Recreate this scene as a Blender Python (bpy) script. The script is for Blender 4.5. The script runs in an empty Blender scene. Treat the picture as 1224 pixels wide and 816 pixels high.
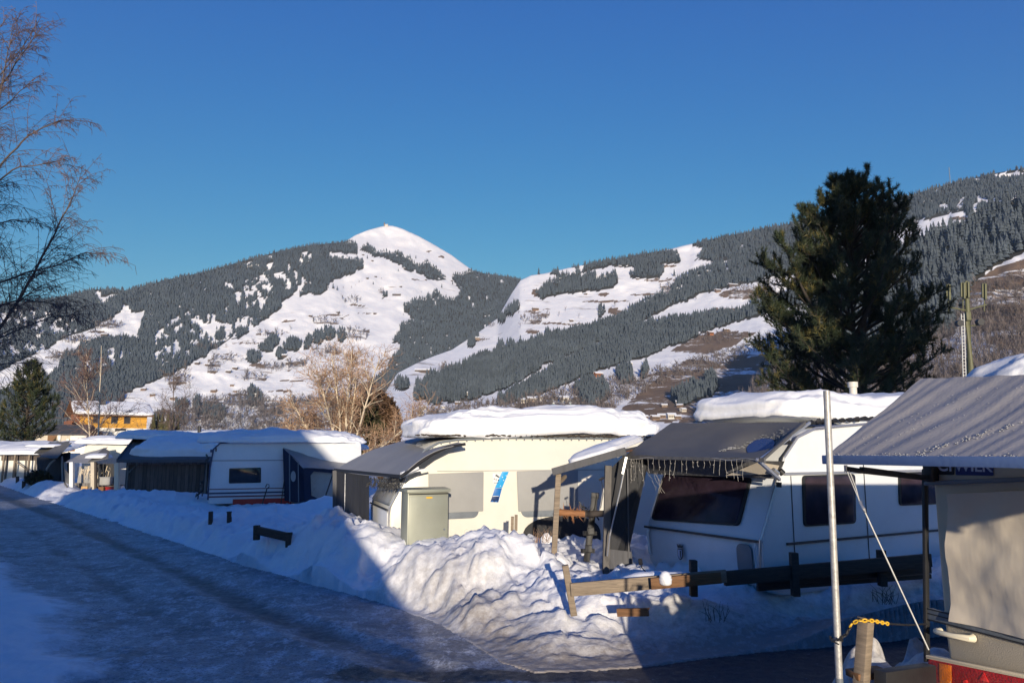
SKY_STRENGTH = 0.15
EXPOSURE = 0.10
HAZE = 6.0e-5
HAZECOL = (0.60, 0.80, 1.0, 1.0)
import bpy, math, random
import numpy as np
from mathutils import Vector, Matrix

# ------------------------------------------------------------------ basics
scene = bpy.context.scene
COL = scene.collection
RES_W, RES_H = 1224.0, 816.0      # the photograph, in which distances were measured
FPX = 900.0
EYE = Vector((0.0, 0.0, 2.25))
PITCH = math.atan(129.0 / FPX)
CP, SP = math.cos(PITCH), math.sin(PITCH)
rng = random.Random(7)
nr = np.random.RandomState(11)

def ray(px, py):
    u = (px - 612.0) / FPX; v = (408.0 - py) / FPX
    return Vector((u, CP - v * SP, SP + v * CP))
def P(px, py, Y):                  # the point seen at a pixel, Y metres ahead
    d = ray(px, py)
    return EYE + d * (Y / d.y)
def G(px, py, z=0.0):              # the point seen at a pixel, on level z
    d = ray(px, py)
    return EYE + d * ((z - EYE.z) / d.z)
def HIT(px, py, p0, n):            # the point seen at a pixel, on a plane
    d = ray(px, py)
    return EYE + d * ((Vector(p0) - EYE).dot(n) / d.dot(n))

# ------------------------------------------------------------------ numpy noise
def _h(ix, iy, seed):
    n = (ix.astype(np.int64) * 374761393 + iy.astype(np.int64) * 668265263 + seed * 1274126177) & 0xFFFFFFFF
    n = ((n ^ (n >> 13)) * 1274126177) & 0xFFFFFFFF
    n = n ^ (n >> 16)
    return (n & 0xFFFFFF) / float(0xFFFFFF)
def vn(x, y, seed=0):
    x = np.asarray(x, float); y = np.asarray(y, float)
    ix = np.floor(x); iy = np.floor(y); fx = x - ix; fy = y - iy
    fx = fx * fx * fx * (fx * (fx * 6 - 15) + 10); fy = fy * fy * fy * (fy * (fy * 6 - 15) + 10)
    a = _h(ix, iy, seed); b = _h(ix + 1, iy, seed); c = _h(ix, iy + 1, seed); d = _h(ix + 1, iy + 1, seed)
    return (a + (b - a) * fx) * (1 - fy) + (c + (d - c) * fx) * fy
def fbm(x, y, o=4, seed=0):
    s = 0; a = 0.5; t = 0
    x = np.asarray(x, float); y = np.asarray(y, float)
    for i in range(o):
        s = s + a * (vn(x, y, seed + i * 17) * 2 - 1); t += a; a *= 0.5
        x, y = x * 2.03 + 13.7, y * 2.03 - 7.1
    return s / t
def worley(x, y, seed=0):
    x = np.asarray(x, float); y = np.asarray(y, float)
    ix = np.floor(x); iy = np.floor(y); m = np.full(x.shape, 9.0)
    for dx in (-1, 0, 1):
        for dy in (-1, 0, 1):
            cx = ix + dx; cy = iy + dy
            px = cx + _h(cx, cy, seed); py = cy + _h(cx, cy, seed + 5)
            m = np.minimum(m, np.hypot(x - px, y - py))
    return m
def sstep(a, b, x):
    t = np.clip((x - a) / (b - a), 0, 1); return t * t * (3 - 2 * t)
def inpoly(px, py, poly):
    px = np.asarray(px, float); py = np.asarray(py, float)
    ins = np.zeros(px.shape, bool); n = len(poly); j = n - 1
    for i in range(n):
        xi, yi = poly[i][0], poly[i][1]; xj, yj = poly[j][0], poly[j][1]
        if yi != yj:
            c = ((yi > py) != (yj > py)) & (px < (xj - xi) * (py - yi) / (yj - yi) + xi)
            ins ^= c
        j = i
    return ins
def dist_poly(x, y, pts, closed=False):
    m = np.full(np.shape(x), 1e9)
    k = len(pts)
    for i in range(k if closed else k - 1):
        ax, ay = pts[i][0], pts[i][1]; bx, by = pts[(i + 1) % k][0], pts[(i + 1) % k][1]
        dx, dy = bx - ax, by - ay; L = dx * dx + dy * dy + 1e-9
        t = np.clip(((x - ax) * dx + (y - ay) * dy) / L, 0, 1)
        m = np.minimum(m, np.hypot(x - ax - t * dx, y - ay - t * dy))
    return m

# ------------------------------------------------------------------ materials
def _mat(name):
    m = bpy.data.materials.new(name); m.use_nodes = True
    nt = m.node_tree
    return m, nt, nt.nodes['Principled BSDF']
def lnk(nt, a, b): nt.links.new(a, b)
def mat(name, col, rough=0.6, metal=0.0, var=0.18, scale=6.0, bump=0.15, bscale=40.0, dirt=0.0, dirtcol=(0.08, 0.06, 0.045), stretch=(1, 1, 1), spec=0.5, trans=0.0, alpha=1.0, emis=None, bdist=0.01):
    """A weathered surface: mottled base colour, uneven gloss, fine bump."""
    m, nt, b = _mat(name); N = nt.nodes
    tc = N.new('ShaderNodeTexCoord'); mp = N.new('ShaderNodeMapping'); mp.inputs['Scale'].default_value = stretch
    lnk(nt, tc.outputs['Object'], mp.inputs['Vector'])
    n1 = N.new('ShaderNodeTexNoise'); n1.inputs['Scale'].default_value = scale; n1.inputs['Detail'].default_value = 6; n1.inputs['Roughness'].default_value = 0.65
    lnk(nt, mp.outputs['Vector'], n1.inputs['Vector'])
    r = N.new('ShaderNodeMapRange'); r.inputs['From Min'].default_value = 0.3; r.inputs['From Max'].default_value = 0.7
    r.inputs['To Min'].default_value = 1 - var; r.inputs['To Max'].default_value = 1 + var
    lnk(nt, n1.outputs['Fac'], r.inputs['Value'])
    mul = N.new('ShaderNodeVectorMath'); mul.operation = 'SCALE'; mul.inputs[0].default_value = col[:3]
    lnk(nt, r.outputs['Result'], mul.inputs['Scale'])
    out = mul.outputs['Vector']
    if dirt > 0:
        n2 = N.new('ShaderNodeTexNoise'); n2.inputs['Scale'].default_value = scale * 0.45; n2.inputs['Detail'].default_value = 8; n2.inputs['Roughness'].default_value = 0.75
        lnk(nt, mp.outputs['Vector'], n2.inputs['Vector'])
        r2 = N.new('ShaderNodeMapRange'); r2.inputs['From Min'].default_value = 0.5; r2.inputs['From Max'].default_value = 0.72; r2.inputs['To Max'].default_value = dirt
        lnk(nt, n2.outputs['Fac'], r2.inputs['Value'])
        mx = N.new('ShaderNodeMix'); mx.data_type = 'RGBA'; mx.inputs['B'].default_value = (*dirtcol, 1)
        lnk(nt, r2.outputs['Result'], mx.inputs['Factor']); lnk(nt, out, mx.inputs['A']); out = mx.outputs['Result']
    lnk(nt, out, b.inputs['Base Color'])
    rr = N.new('ShaderNodeMapRange'); rr.inputs['To Min'].default_value = max(0.02, rough - 0.12); rr.inputs['To Max'].default_value = min(1, rough + 0.12)
    lnk(nt, n1.outputs['Fac'], rr.inputs['Value']); lnk(nt, rr.outputs['Result'], b.inputs['Roughness'])
    b.inputs['Metallic'].default_value = metal
    b.inputs['Specular IOR Level'].default_value = spec
    if trans: b.inputs['Transmission Weight'].default_value = trans
    if alpha < 1: b.inputs['Alpha'].default_value = alpha
    if bump > 0:
        n3 = N.new('ShaderNodeTexNoise'); n3.inputs['Scale'].default_value = bscale; n3.inputs['Detail'].default_value = 4
        lnk(nt, mp.outputs['Vector'], n3.inputs['Vector'])
        bp = N.new('ShaderNodeBump'); bp.inputs['Strength'].default_value = bump; bp.inputs['Distance'].default_value = bdist
        lnk(nt, n3.outputs['Fac'], bp.inputs['Height']); lnk(nt, bp.outputs['Normal'], b.inputs['Normal'])
    return m

def wood(name, col, grain=(3, 3, 30), planks=0.0, axis=0, rough=0.8, dark=0.45):
    """Grained timber; planks > 0 draws board joints every that many metres along an axis."""
    m, nt, b = _mat(name); N = nt.nodes
    tc = N.new('ShaderNodeTexCoord'); mp = N.new('ShaderNodeMapping'); mp.inputs['Scale'].default_value = grain
    lnk(nt, tc.outputs['Object'], mp.inputs['Vector'])
    n1 = N.new('ShaderNodeTexNoise'); n1.inputs['Scale'].default_value = 1.6; n1.inputs['Detail'].default_value = 8; n1.inputs['Roughness'].default_value = 0.7; n1.inputs['Distortion'].default_value = 0.6
    lnk(nt, mp.outputs['Vector'], n1.inputs['Vector'])
    cr = N.new('ShaderNodeValToRGB'); cr.color_ramp.elements[0].position = 0.3; cr.color_ramp.elements[1].position = 0.7
    cr.color_ramp.elements[0].color = (col[0] * dark, col[1] * dark, col[2] * dark, 1); cr.color_ramp.elements[1].color = (*col, 1)
    lnk(nt, n1.outputs['Fac'], cr.inputs['Fac']); out = cr.outputs['Color']
    bp = N.new('ShaderNodeBump'); bp.inputs['Strength'].default_value = 0.4; bp.inputs['Distance'].default_value = 0.006
    h = n1.outputs['Fac']
    if planks > 0:
        sx = N.new('ShaderNodeSeparateXYZ'); lnk(nt, tc.outputs['Object'], sx.inputs[0])
        mm = N.new('ShaderNodeMath'); mm.operation = 'DIVIDE'; mm.inputs[1].default_value = planks; lnk(nt, sx.outputs[axis], mm.inputs[0])
        fr = N.new('ShaderNodeMath'); fr.operation = 'FRACT'; lnk(nt, mm.outputs[0], fr.inputs[0])
        fl = N.new('ShaderNodeMath'); fl.operation = 'FLOOR'; lnk(nt, mm.outputs[0], fl.inputs[0])
        wn = N.new('ShaderNodeTexWhiteNoise'); wn.noise_dimensions = '1D'; lnk(nt, fl.outputs[0], wn.inputs['W'])
        pr = N.new('ShaderNodeMapRange'); pr.inputs['To Min'].default_value = 0.65; pr.inputs['To Max'].default_value = 1.15; lnk(nt, wn.outputs['Value'], pr.inputs['Value'])
        gp = N.new('ShaderNodeMath'); gp.operation = 'GREATER_THAN'; gp.inputs[1].default_value = 0.09; lnk(nt, fr.outputs[0], gp.inputs[0])
        g2 = N.new('ShaderNodeMapRange'); g2.inputs['To Min'].default_value = 0.25; g2.inputs['To Max'].default_value = 1.0; lnk(nt, gp.outputs[0], g2.inputs['Value'])
        m1 = N.new('ShaderNodeMath'); m1.operation = 'MULTIPLY'; lnk(nt, pr.outputs['Result'], m1.inputs[0]); lnk(nt, g2.outputs['Result'], m1.inputs[1])
        vm = N.new('ShaderNodeVectorMath'); vm.operation = 'SCALE'; lnk(nt, out, vm.inputs[0]); lnk(nt, m1.outputs[0], vm.inputs['Scale']); out = vm.outputs['Vector']
    lnk(nt, out, b.inputs['Base Color']); b.inputs['Roughness'].default_value = rough
    lnk(nt, h, bp.inputs['Height']); lnk(nt, bp.outputs['Normal'], b.inputs['Normal'])
    return m

def snowmat(name, col=(0.84, 0.85, 0.87), bump=0.35, sc=9.0, dist=0.03):
    m, nt, b = _mat(name); N = nt.nodes
    tc = N.new('ShaderNodeTexCoord')
    n1 = N.new('ShaderNodeTexNoise'); n1.inputs['Scale'].default_value = sc; n1.inputs['Detail'].default_value = 9; n1.inputs['Roughness'].default_value = 0.6
    lnk(nt, tc.outputs['Object'], n1.inputs['Vector'])
    n2 = N.new('ShaderNodeTexNoise'); n2.inputs['Scale'].default_value = sc * 0.35; n2.inputs['Detail'].default_value = 6
    lnk(nt, tc.outputs['Object'], n2.inputs['Vector'])
    r = N.new('ShaderNodeMapRange'); r.inputs['From Min'].default_value = 0.3; r.inputs['From Max'].default_value = 0.7; r.inputs['To Min'].default_value = 0.93; r.inputs['To Max'].default_value = 1.03
    lnk(nt, n2.outputs['Fac'], r.inputs['Value'])
    vm = N.new('ShaderNodeVectorMath'); vm.operation = 'SCALE'; vm.inputs[0].default_value = col; lnk(nt, r.outputs['Result'], vm.inputs['Scale'])
    lnk(nt, vm.outputs['Vector'], b.inputs['Base Color'])
    b.inputs['Roughness'].default_value = 0.75; b.inputs['Specular IOR Level'].default_value = 0.3
    bp = N.new('ShaderNodeBump'); bp.inputs['Strength'].default_value = bump; bp.inputs['Distance'].default_value = dist
    lnk(nt, n1.outputs['Fac'], bp.inputs['Height']); lnk(nt, bp.outputs['Normal'], b.inputs['Normal'])
    return m

M = {}
M['snow'] = snowmat('snow')
M['cream'] = mat('cream_panel', (0.68, 0.655, 0.575), 0.35, var=0.04, scale=2, bump=0.05, bscale=120, dirt=0.12, dirtcol=(0.45, 0.42, 0.36))
M['white'] = mat('white_panel', (0.70, 0.72, 0.74), 0.32, var=0.04, scale=2, bump=0.05, bscale=120, dirt=0.18, dirtcol=(0.4, 0.4, 0.38))
M['beige'] = mat('hammered_beige_panel', (0.62, 0.53, 0.38), 0.42, var=0.05, scale=3, bump=0.55, bscale=170, dirt=0.15, dirtcol=(0.3, 0.26, 0.2), bdist=0.004)
M['greytrim'] = mat('grey_trim', (0.16, 0.18, 0.2), 0.45, var=0.08)
M['seam'] = mat('dark_seam', (0.03, 0.035, 0.045), 0.5, bump=0)
M['black'] = mat('black_rubber', (0.018, 0.018, 0.02), 0.55, var=0.2)
M['cover'] = mat('grey_window_cover', (0.30, 0.30, 0.29), 0.6, var=0.06, scale=2.5, bump=0.1, bscale=18, bdist=0.02)
M['silver'] = mat('silver_foil_cover', (0.60, 0.53, 0.43), 0.5, metal=0.0, var=0.1, scale=1.6, bump=0.5, bscale=3.2, bdist=0.03, stretch=(1, 1, 0.35))
M['glass'] = mat('tinted_window', (0.034, 0.022, 0.032), 0.16, var=0.35, scale=4, bump=0.08, bscale=3, spec=0.3)
M['glass2'] = mat('dark_pane', (0.03, 0.03, 0.035), 0.12, var=0.3, scale=4, bump=0.05, bscale=6)
M['fabric'] = mat('grey_awning_fabric', (0.11, 0.108, 0.108), 0.75, var=0.1, scale=2.2, bump=0.25, bscale=60)
M['fabric_pale'] = mat('pale_grey_awning_fabric', (0.28, 0.28, 0.285), 0.7, var=0.09, scale=2.2, bump=0.25, bscale=60)
M['navy'] = mat('navy_fabric', (0.014, 0.02, 0.05), 0.8, var=0.2, scale=3, bump=0.3, bscale=20, bdist=0.02)
M['tentdark'] = mat('charcoal_tent_wall', (0.035, 0.036, 0.04), 0.85, var=0.25, scale=2.5, bump=0.5, bscale=4, bdist=0.04, stretch=(3, 3, 0.5))
M['tentgrey'] = mat('grey_tent_wall', (0.1, 0.1, 0.105), 0.85, var=0.15, scale=2.5, bump=0.4, bscale=5, bdist=0.03, stretch=(3, 3, 0.5))
M['foil'] = mat('clear_foil_window', (0.32, 0.31, 0.29), 0.3, var=0.15, scale=3, bump=0.4, bscale=6, bdist=0.02)
M['fabric_near'] = mat('worn_grey_awning_fabric', (0.36, 0.34, 0.325), 0.7, var=0.09, scale=2.2, bump=0.25, bscale=60)
M['fascia'] = mat('blue_grey_eave_strip', (0.16, 0.24, 0.42), 0.55, var=0.06, scale=8)
M['galv'] = mat('galvanised_steel', (0.42, 0.42, 0.41), 0.42, metal=0.65, var=0.16, scale=14, bump=0.1)
M['zinc'] = mat('zinc_pole', (0.45, 0.44, 0.42), 0.5, metal=0.4, var=0.25, scale=30, bump=0.15, bscale=90)
M['cabinet'] = mat('grey_green_sheet_steel', (0.30, 0.31, 0.25), 0.42, metal=0.2, var=0.08, scale=1.5, bump=0.08, bscale=4, dirt=0.25, dirtcol=(0.3, 0.3, 0.26))
M['alu'] = mat('aluminium', (0.55, 0.55, 0.55), 0.35, metal=0.7, var=0.08)
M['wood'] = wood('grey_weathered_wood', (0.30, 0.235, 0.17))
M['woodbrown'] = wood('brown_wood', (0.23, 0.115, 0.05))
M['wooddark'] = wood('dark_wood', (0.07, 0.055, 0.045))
M['orange_wood'] = wood('fresh_orange_wood', (0.38, 0.17, 0.07))
M['boards'] = wood('vertical_dark_boards', (0.15, 0.115, 0.095), grain=(6, 6, 1), planks=0.16, axis=0)
M['boardspale'] = wood('grey_boards', (0.24, 0.22, 0.2), grain=(6, 6, 1), planks=0.17, axis=0)
M['yellowwood'] = wood('yellow_boards', (0.8, 0.4, 0.05), grain=(1, 1, 14), planks=0.19, axis=2, dark=0.75)
M['orangewall'] = wood('orange_boards', (0.45, 0.16, 0.06), grain=(1, 1, 14), planks=0.2, axis=2, dark=0.7)
M['plaster'] = mat('white_plaster', (0.72, 0.69, 0.62), 0.9, var=0.05, bump=0.1)
M['plasterbeige'] = mat('beige_plaster', (0.5, 0.44, 0.35), 0.9, var=0.08, bump=0.1)
M['roofdark'] = mat('dark_roofing', (0.06, 0.06, 0.065), 0.8, var=0.2)
M['red'] = mat('red_skirt', (0.42, 0.02, 0.015), 0.45, var=0.1)
M['maroon'] = mat('maroon_stripe', (0.16, 0.04, 0.06), 0.5, bump=0)
M['navystripe'] = mat('navy_stripe', (0.05, 0.06, 0.12), 0.5, bump=0)
M['blue_a'] = mat('bright_blue_foil', (0.02, 0.33, 0.66), 0.4, bump=0, var=0.03)
M['blue_b'] = mat('mid_blue_foil', (0.012, 0.14, 0.42), 0.4, bump=0, var=0.03)
M['blue_c'] = mat('deep_blue_foil', (0.008, 0.03, 0.11), 0.4, bump=0, var=0.03)
M['paper'] = mat('white_sticker', (0.7, 0.7, 0.68), 0.5, bump=0, var=0.03)
M['signblue'] = mat('sign_blue', (0.02, 0.03, 0.16), 0.4, bump=0, var=0.03)
M['signwhite'] = mat('sign_white', (0.5, 0.55, 0.7), 0.4, bump=0, var=0.03)
M['mast'] = mat('lichen_green_paint', (0.105, 0.105, 0.05), 0.6, var=0.15, scale=3)
M['pvc'] = mat('pale_vent_pipe', (0.62, 0.58, 0.5), 0.5, var=0.06)
M['yellow'] = mat('yellow_plastic', (0.7, 0.42, 0.03), 0.4, var=0.05, bump=0)
M['lamp_red'] = mat('red_lens', (0.32, 0.012, 0.012), 0.15, var=0.25, scale=30, bump=0.7, bscale=90, spec=0.8)
M['lamp_orange'] = mat('orange_lens', (0.62, 0.15, 0.01), 0.15, var=0.2, scale=30, bump=0.7, bscale=90, spec=0.8)
M['lamp_bright'] = mat('bright_red_lens', (0.75, 0.03, 0.03), 0.15, var=0.2, bump=0.4, bscale=90, spec=0.8)
M['ivory'] = mat('ivory_plastic', (0.74, 0.68, 0.52), 0.35, var=0.03, bump=0.02)
M['cable'] = mat('pale_cable', (0.36, 0.34, 0.31), 0.5, bump=0)
M['frost'] = snowmat('frost', (0.45, 0.46, 0.49), 0.8, 40, 0.02)
M['bark_birch'] = mat('birch_bark', (0.62, 0.52, 0.38), 0.8, var=0.3, scale=14, bump=0.4, dirt=0.5, dirtcol=(0.07, 0.05, 0.04), stretch=(1, 1, 3))
M['bark_dark'] = mat('grey_bark', (0.115, 0.09, 0.078), 0.9, var=0.3, scale=9, bump=0.5)
M['bark_pine'] = mat('dark_pine_bark', (0.045, 0.034, 0.026), 0.9, var=0.3, scale=9, bump=0.5)
M['twig_red'] = mat('reddish_twigs', (0.13, 0.08, 0.066), 0.8, var=0.25, scale=3, bump=0)
M['twig_dark'] = mat('dark_twigs', (0.13, 0.085, 0.075), 0.8, var=0.3, scale=1.2, bump=0)
M['twig_brown'] = mat('brown_twigs', (0.12, 0.082, 0.062), 0.8, var=0.3, scale=3, bump=0)
M['twig_tan'] = mat('tan_twigs', (0.33, 0.205, 0.125), 0.8, var=0.3, scale=3, bump=0)
M['needle'] = mat('pine_needles', (0.025, 0.037, 0.014), 0.65, var=0.45, scale=1.1, bump=0)
M['needle_lit'] = mat('sunlit_pine_needles', (0.12, 0.10, 0.025), 0.65, var=0.35, scale=1.4, bump=0)  # yellow-green sunlight put into the colour of scattered tufts
M['hedge_brown'] = mat('winter_brown_foliage', (0.115, 0.062, 0.03), 0.8, var=0.4, scale=1.5, bump=0)
M['hedge_green'] = mat('dull_green_foliage', (0.06, 0.055, 0.02), 0.8, var=0.4, scale=1.5, bump=0)
M['forest'] = mat('hazed_spruce_forest', (0.072, 0.088, 0.104), 0.9, var=0.25, scale=0.02, bump=0, spec=0.2)  # distant haze put into the colour: bluer and lighter than spruce
M['forest_pale'] = mat('larch_forest', (0.1, 0.08, 0.06), 0.9, var=0.3, scale=0.02, bump=0, spec=0.2)
M['greywood'] = mat('bare_woodland', (0.16, 0.135, 0.13), 0.95, var=0.3, scale=0.03, bump=0, spec=0.2)
M['green_cabin'] = mat('green_cabin_paint', (0.03, 0.2, 0.13), 0.4, var=0.1)
M['housewall'] = mat('hillside_house_wall', (0.2, 0.13, 0.09), 0.9, var=0.2, scale=0.5, bump=0)
M['housewhite'] = mat('hillside_house_plaster', (0.6, 0.55, 0.48), 0.9, var=0.1, scale=0.5, bump=0)
M['barn'] = mat('hay_barn_boards', (0.085, 0.06, 0.05), 0.9, var=0.2, scale=0.5, bump=0)
M['rope'] = mat('white_rope', (0.55, 0.55, 0.53), 0.7, bump=0.2, bscale=200)
M['orange_cloth'] = mat('tan_cloth', (0.45, 0.28, 0.12), 0.8, var=0.3, scale=8)
M['ply'] = wood('plywood_underside', (0.32, 0.13, 0.06), grain=(2, 8, 2), dark=0.6)

# ------------------------------------------------------------------ objects
def tag(o, label=None, cat=None, group=None, kind=None):
    if label: o['label'] = label
    if cat: o['category'] = cat
    if group: o['group'] = group
    if kind: o['kind'] = kind
    return o
def thing(name, label, cat, loc=(0, 0, 0), rz=0.0, group=None):
    o = bpy.data.objects.new(name, None); COL.objects.link(o)
    o.location = loc; o.rotation_euler = (0, 0, rz); o.empty_display_size = 0.2
    o.matrix_basis = Matrix.Translation(Vector(loc)) @ Matrix.Rotation(rz, 4, 'Z')
    return tag(o, label, cat, group)
def wm(o):                          # world matrix without waiting for the depsgraph
    m = o.matrix_basis.copy()
    while o.parent: o = o.parent; m = o.matrix_basis @ m
    return m

def raw_mesh(name, V, F, mats, mi=None, smooth=True, parent=None, attrs=None, sharp=None):
    """V (n,3) world coords; F list/array of faces; ONE mesh object."""
    V = np.asarray(V, np.float32).reshape(-1, 3)
    if parent is not None:
        im = np.array(wm(parent).inverted()); V = V @ im[:3, :3].T.astype(np.float32) + im[:3, 3].astype(np.float32)
    me = bpy.data.meshes.new(name)
    if isinstance(F, np.ndarray):
        k = F.shape[1]; nf = F.shape[0]
        me.vertices.add(len(V)); me.vertices.foreach_set('co', V.ravel())
        me.loops.add(nf * k); me.loops.foreach_set('vertex_index', F.astype(np.int32).ravel())
        me.polygons.add(nf); me.polygons.foreach_set('loop_start', np.arange(0, nf * k, k, dtype=np.int32))
        me.polygons.foreach_set('loop_total', np.full(nf, k, np.int32)) if False else None
        me.update(calc_edges=True)
    else:
        me.from_pydata([tuple(map(float, v)) for v in V], [], F)
    me.validate(clean_customdata=False)
    if not isinstance(mats, (list, tuple)): mats = [mats]
    for m in mats: me.materials.append(m)
    if mi is not None and len(mi) == len(me.polygons): me.polygons.foreach_set('material_index', np.asarray(mi, np.int32))
    me.polygons.foreach_set('use_smooth', np.full(len(me.polygons), bool(smooth)))
    if attrs:
        for an, arr in attrs.items():
            a = me.attributes.new(an, 'FLOAT', 'POINT'); a.data.foreach_set('value', np.asarray(arr, np.float32).ravel())
    if sharp: me.set_sharp_from_angle(angle=math.radians(sharp))
    me.update()
    o = bpy.data.objects.new(name, me); COL.objects.link(o)
    if parent is not None: o.parent = parent
    return o

class MB:
    """Collects simple solids, then links them as ONE mesh object."""
    RS = 1.0                       # thickness factor of rods, beams and boxes
    def __init__(s, X=None): s.v = []; s.f = []; s.m = []; s.X = X or Matrix.Identity(4)
    def add(s, vs, fs, mi=0):
        o = len(s.v); s.v += [s.X @ Vector(v) for v in vs]
        s.f += [tuple(i + o for i in f) for f in fs]; s.m += [mi] * len(fs); return s
    def box(s, c, d, mi=0, rz=0.0, R=None):
        x, y, z = d[0] / 2 * MB.RS, d[1] / 2 * MB.RS, d[2] / 2 * MB.RS
        R = R or Matrix.Rotation(rz, 3, 'Z'); c = Vector(c)
        vs = [c + R @ Vector((a * x, b * y, e * z)) for e in (-1, 1) for b in (-1, 1) for a in (-1, 1)]
        return s.add(vs, [(0, 2, 3, 1), (4, 5, 7, 6), (0, 1, 5, 4), (2, 6, 7, 3), (0, 4, 6, 2), (1, 3, 7, 5)], mi)
    def beam(s, a, b, w, h, mi=0, up=(0, 0, 1)):
        a = Vector(a); b = Vector(b); d = (b - a); L = d.length; d.normalize(); w *= MB.RS; h *= MB.RS
        u = Vector(up); sd = d.cross(u)
        if sd.length < 1e-4: sd = d.cross(Vector((0, 1, 0)))
        sd.normalize(); uu = sd.cross(d)
        vs = [p + sd * (i * w / 2) + uu * (j * h / 2) for p in (a, b) for j in (-1, 1) for i in (-1, 1)]
        return s.add(vs, [(0, 1, 3, 2), (4, 6, 7, 5), (0, 4, 5, 1), (2, 3, 7, 6), (0, 2, 6, 4), (1, 5, 7, 3)], mi)
    def tube(s, pts, r, n=8, mi=0, cap=True):
        pts = [Vector(p) for p in pts]; k = len(pts)
        rs = [q * MB.RS for q in r] if isinstance(r, (list, tuple)) else [r * MB.RS] * k
        vs = []; fs = []
        for i, p in enumerate(pts):
            d = (pts[min(i + 1, k - 1)] - pts[max(i - 1, 0)])
            d = d.normalized() if d.length > 1e-9 else Vector((0, 0, 1))
            a = d.cross(Vector((0, 0, 1)));
            if a.length < 0.05: a = d.cross(Vector((0, 1, 0)))
            a.normalize(); b = d.cross(a)
            vs += [p + (a * math.cos(t) + b * math.sin(t)) * rs[i] for t in [2 * math.pi * j / n for j in range(n)]]
        for i in range(k - 1):
            for j in range(n):
                fs.append((i * n + j, i * n + (j + 1) % n, (i + 1) * n + (j + 1) % n, (i + 1) * n + j))
        if cap: fs += [tuple(range(n))[::-1], tuple((k - 1) * n + j for j in range(n))]
        return s.add(vs, fs, mi)
    def slab(s, pts, nrm, t, mi=0):
        """Polygon pts extruded by t along nrm."""
        pts = [Vector(p) for p in pts]; n = len(pts); d = Vector(nrm).normalized() * t
        vs = pts + [p + d for p in pts]
        fs = [tuple(range(n))[::-1], tuple(range(n, 2 * n))] + [(i, (i + 1) % n, n + (i + 1) % n, n + i) for i in range(n)]
        return s.add(vs, fs, mi)
    def build(s, name, mats, parent=None, smooth=False, sharp=None, bevel=0.0):
        o = raw_mesh(name, np.array([tuple(v) for v in s.v]), s.f, mats, s.m, smooth, parent, None, sharp)
        import bmesh
        bm = bmesh.new(); bm.from_mesh(o.data); bmesh.ops.recalc_face_normals(bm, faces=bm.faces)
        if bevel > 0: bmesh.ops.bevel(bm, geom=[e for e in bm.edges if len(e.link_faces) == 2 and e.calc_face_angle(0) > 0.5], offset=bevel, segments=2, affect='EDGES', clamp_overlap=True, profile=0.5)
        bm.to_mesh(o.data); bm.free()
        if bevel > 0:
            o.data.polygons.foreach_set('use_smooth', np.ones(len(o.data.polygons), bool)); o.data.set_sharp_from_angle(angle=math.radians(40))
        return o

def round_poly(pts, r, seg=5):
    """Rounds the corners of a planar polygon of Vectors."""
    out = []; n = len(pts)
    for i in range(n):
        p = Vector(pts[i]); a = Vector(pts[i - 1]); b = Vector(pts[(i + 1) % n])
        da = (a - p); db = (b - p); ra = min(r, da.length * .45, db.length * .45)
        A = p + da.normalized() * ra; B = p + db.normalized() * ra
        for k in range(seg + 1):
            t = k / seg; out.append(A * (1 - t) ** 2 + p * 2 * t * (1 - t) + B * t * t)
    return out

def fabric_sheet(name, c00, c10, c11, c01, material, parent, nx=24, ny=14, sag=0.04, wrinkle=0.01, thick=0.012, fold=None, label=None, mask=None, seed=3):
    """A taut cloth between four world corners with sag and small folds, with real thickness."""
    c = [Vector(q) for q in (c00, c10, c11, c01)]
    nrm = ((c[1] - c[0]).cross(c[3] - c[0])).normalized()
    if nrm.z < 0: nrm = -nrm
    U, Vv = np.meshgrid(np.linspace(0, 1, nx), np.linspace(0, 1, ny))
    C = [np.array(q) for q in c]
    pos = ((1 - U) * (1 - Vv))[..., None] * C[0] + (U * (1 - Vv))[..., None] * C[1] + (U * Vv)[..., None] * C[2] + ((1 - U) * Vv)[..., None] * C[3]
    d = -sag * 16 * U * (1 - U) * Vv * (1 - Vv) + wrinkle * fbm(U * 5, Vv * 5, 4, seed)
    if fold is not None: d = d + fold(U, Vv)
    pos = pos + d[..., None] * np.array(nrm)
    top = pos.reshape(-1, 3); bot = top - np.array(nrm) * thick
    n = nx * ny; F = []
    for j in range(ny - 1):
        for i in range(nx - 1):
            a = j * nx + i; q = (a, a + 1, a + nx + 1, a + nx); F.append(q); F.append(tuple(k + n for k in q[::-1]))
    for i in range(nx - 1):
        F.append((i, i + n, i + 1 + n, i + 1)); a = (ny - 1) * nx + i; F.append((a, a + 1, a + 1 + n, a + n))
    for j in range(ny - 1):
        a = j * nx; F.append((a, a + nx, a + nx + n, a + n)); a = j * nx + nx - 1; F.append((a, a + n, a + nx + n, a + nx))
    return raw_mesh(name, np.vstack([top, bot]), F, material, None, True, parent, None, 50)

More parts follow.
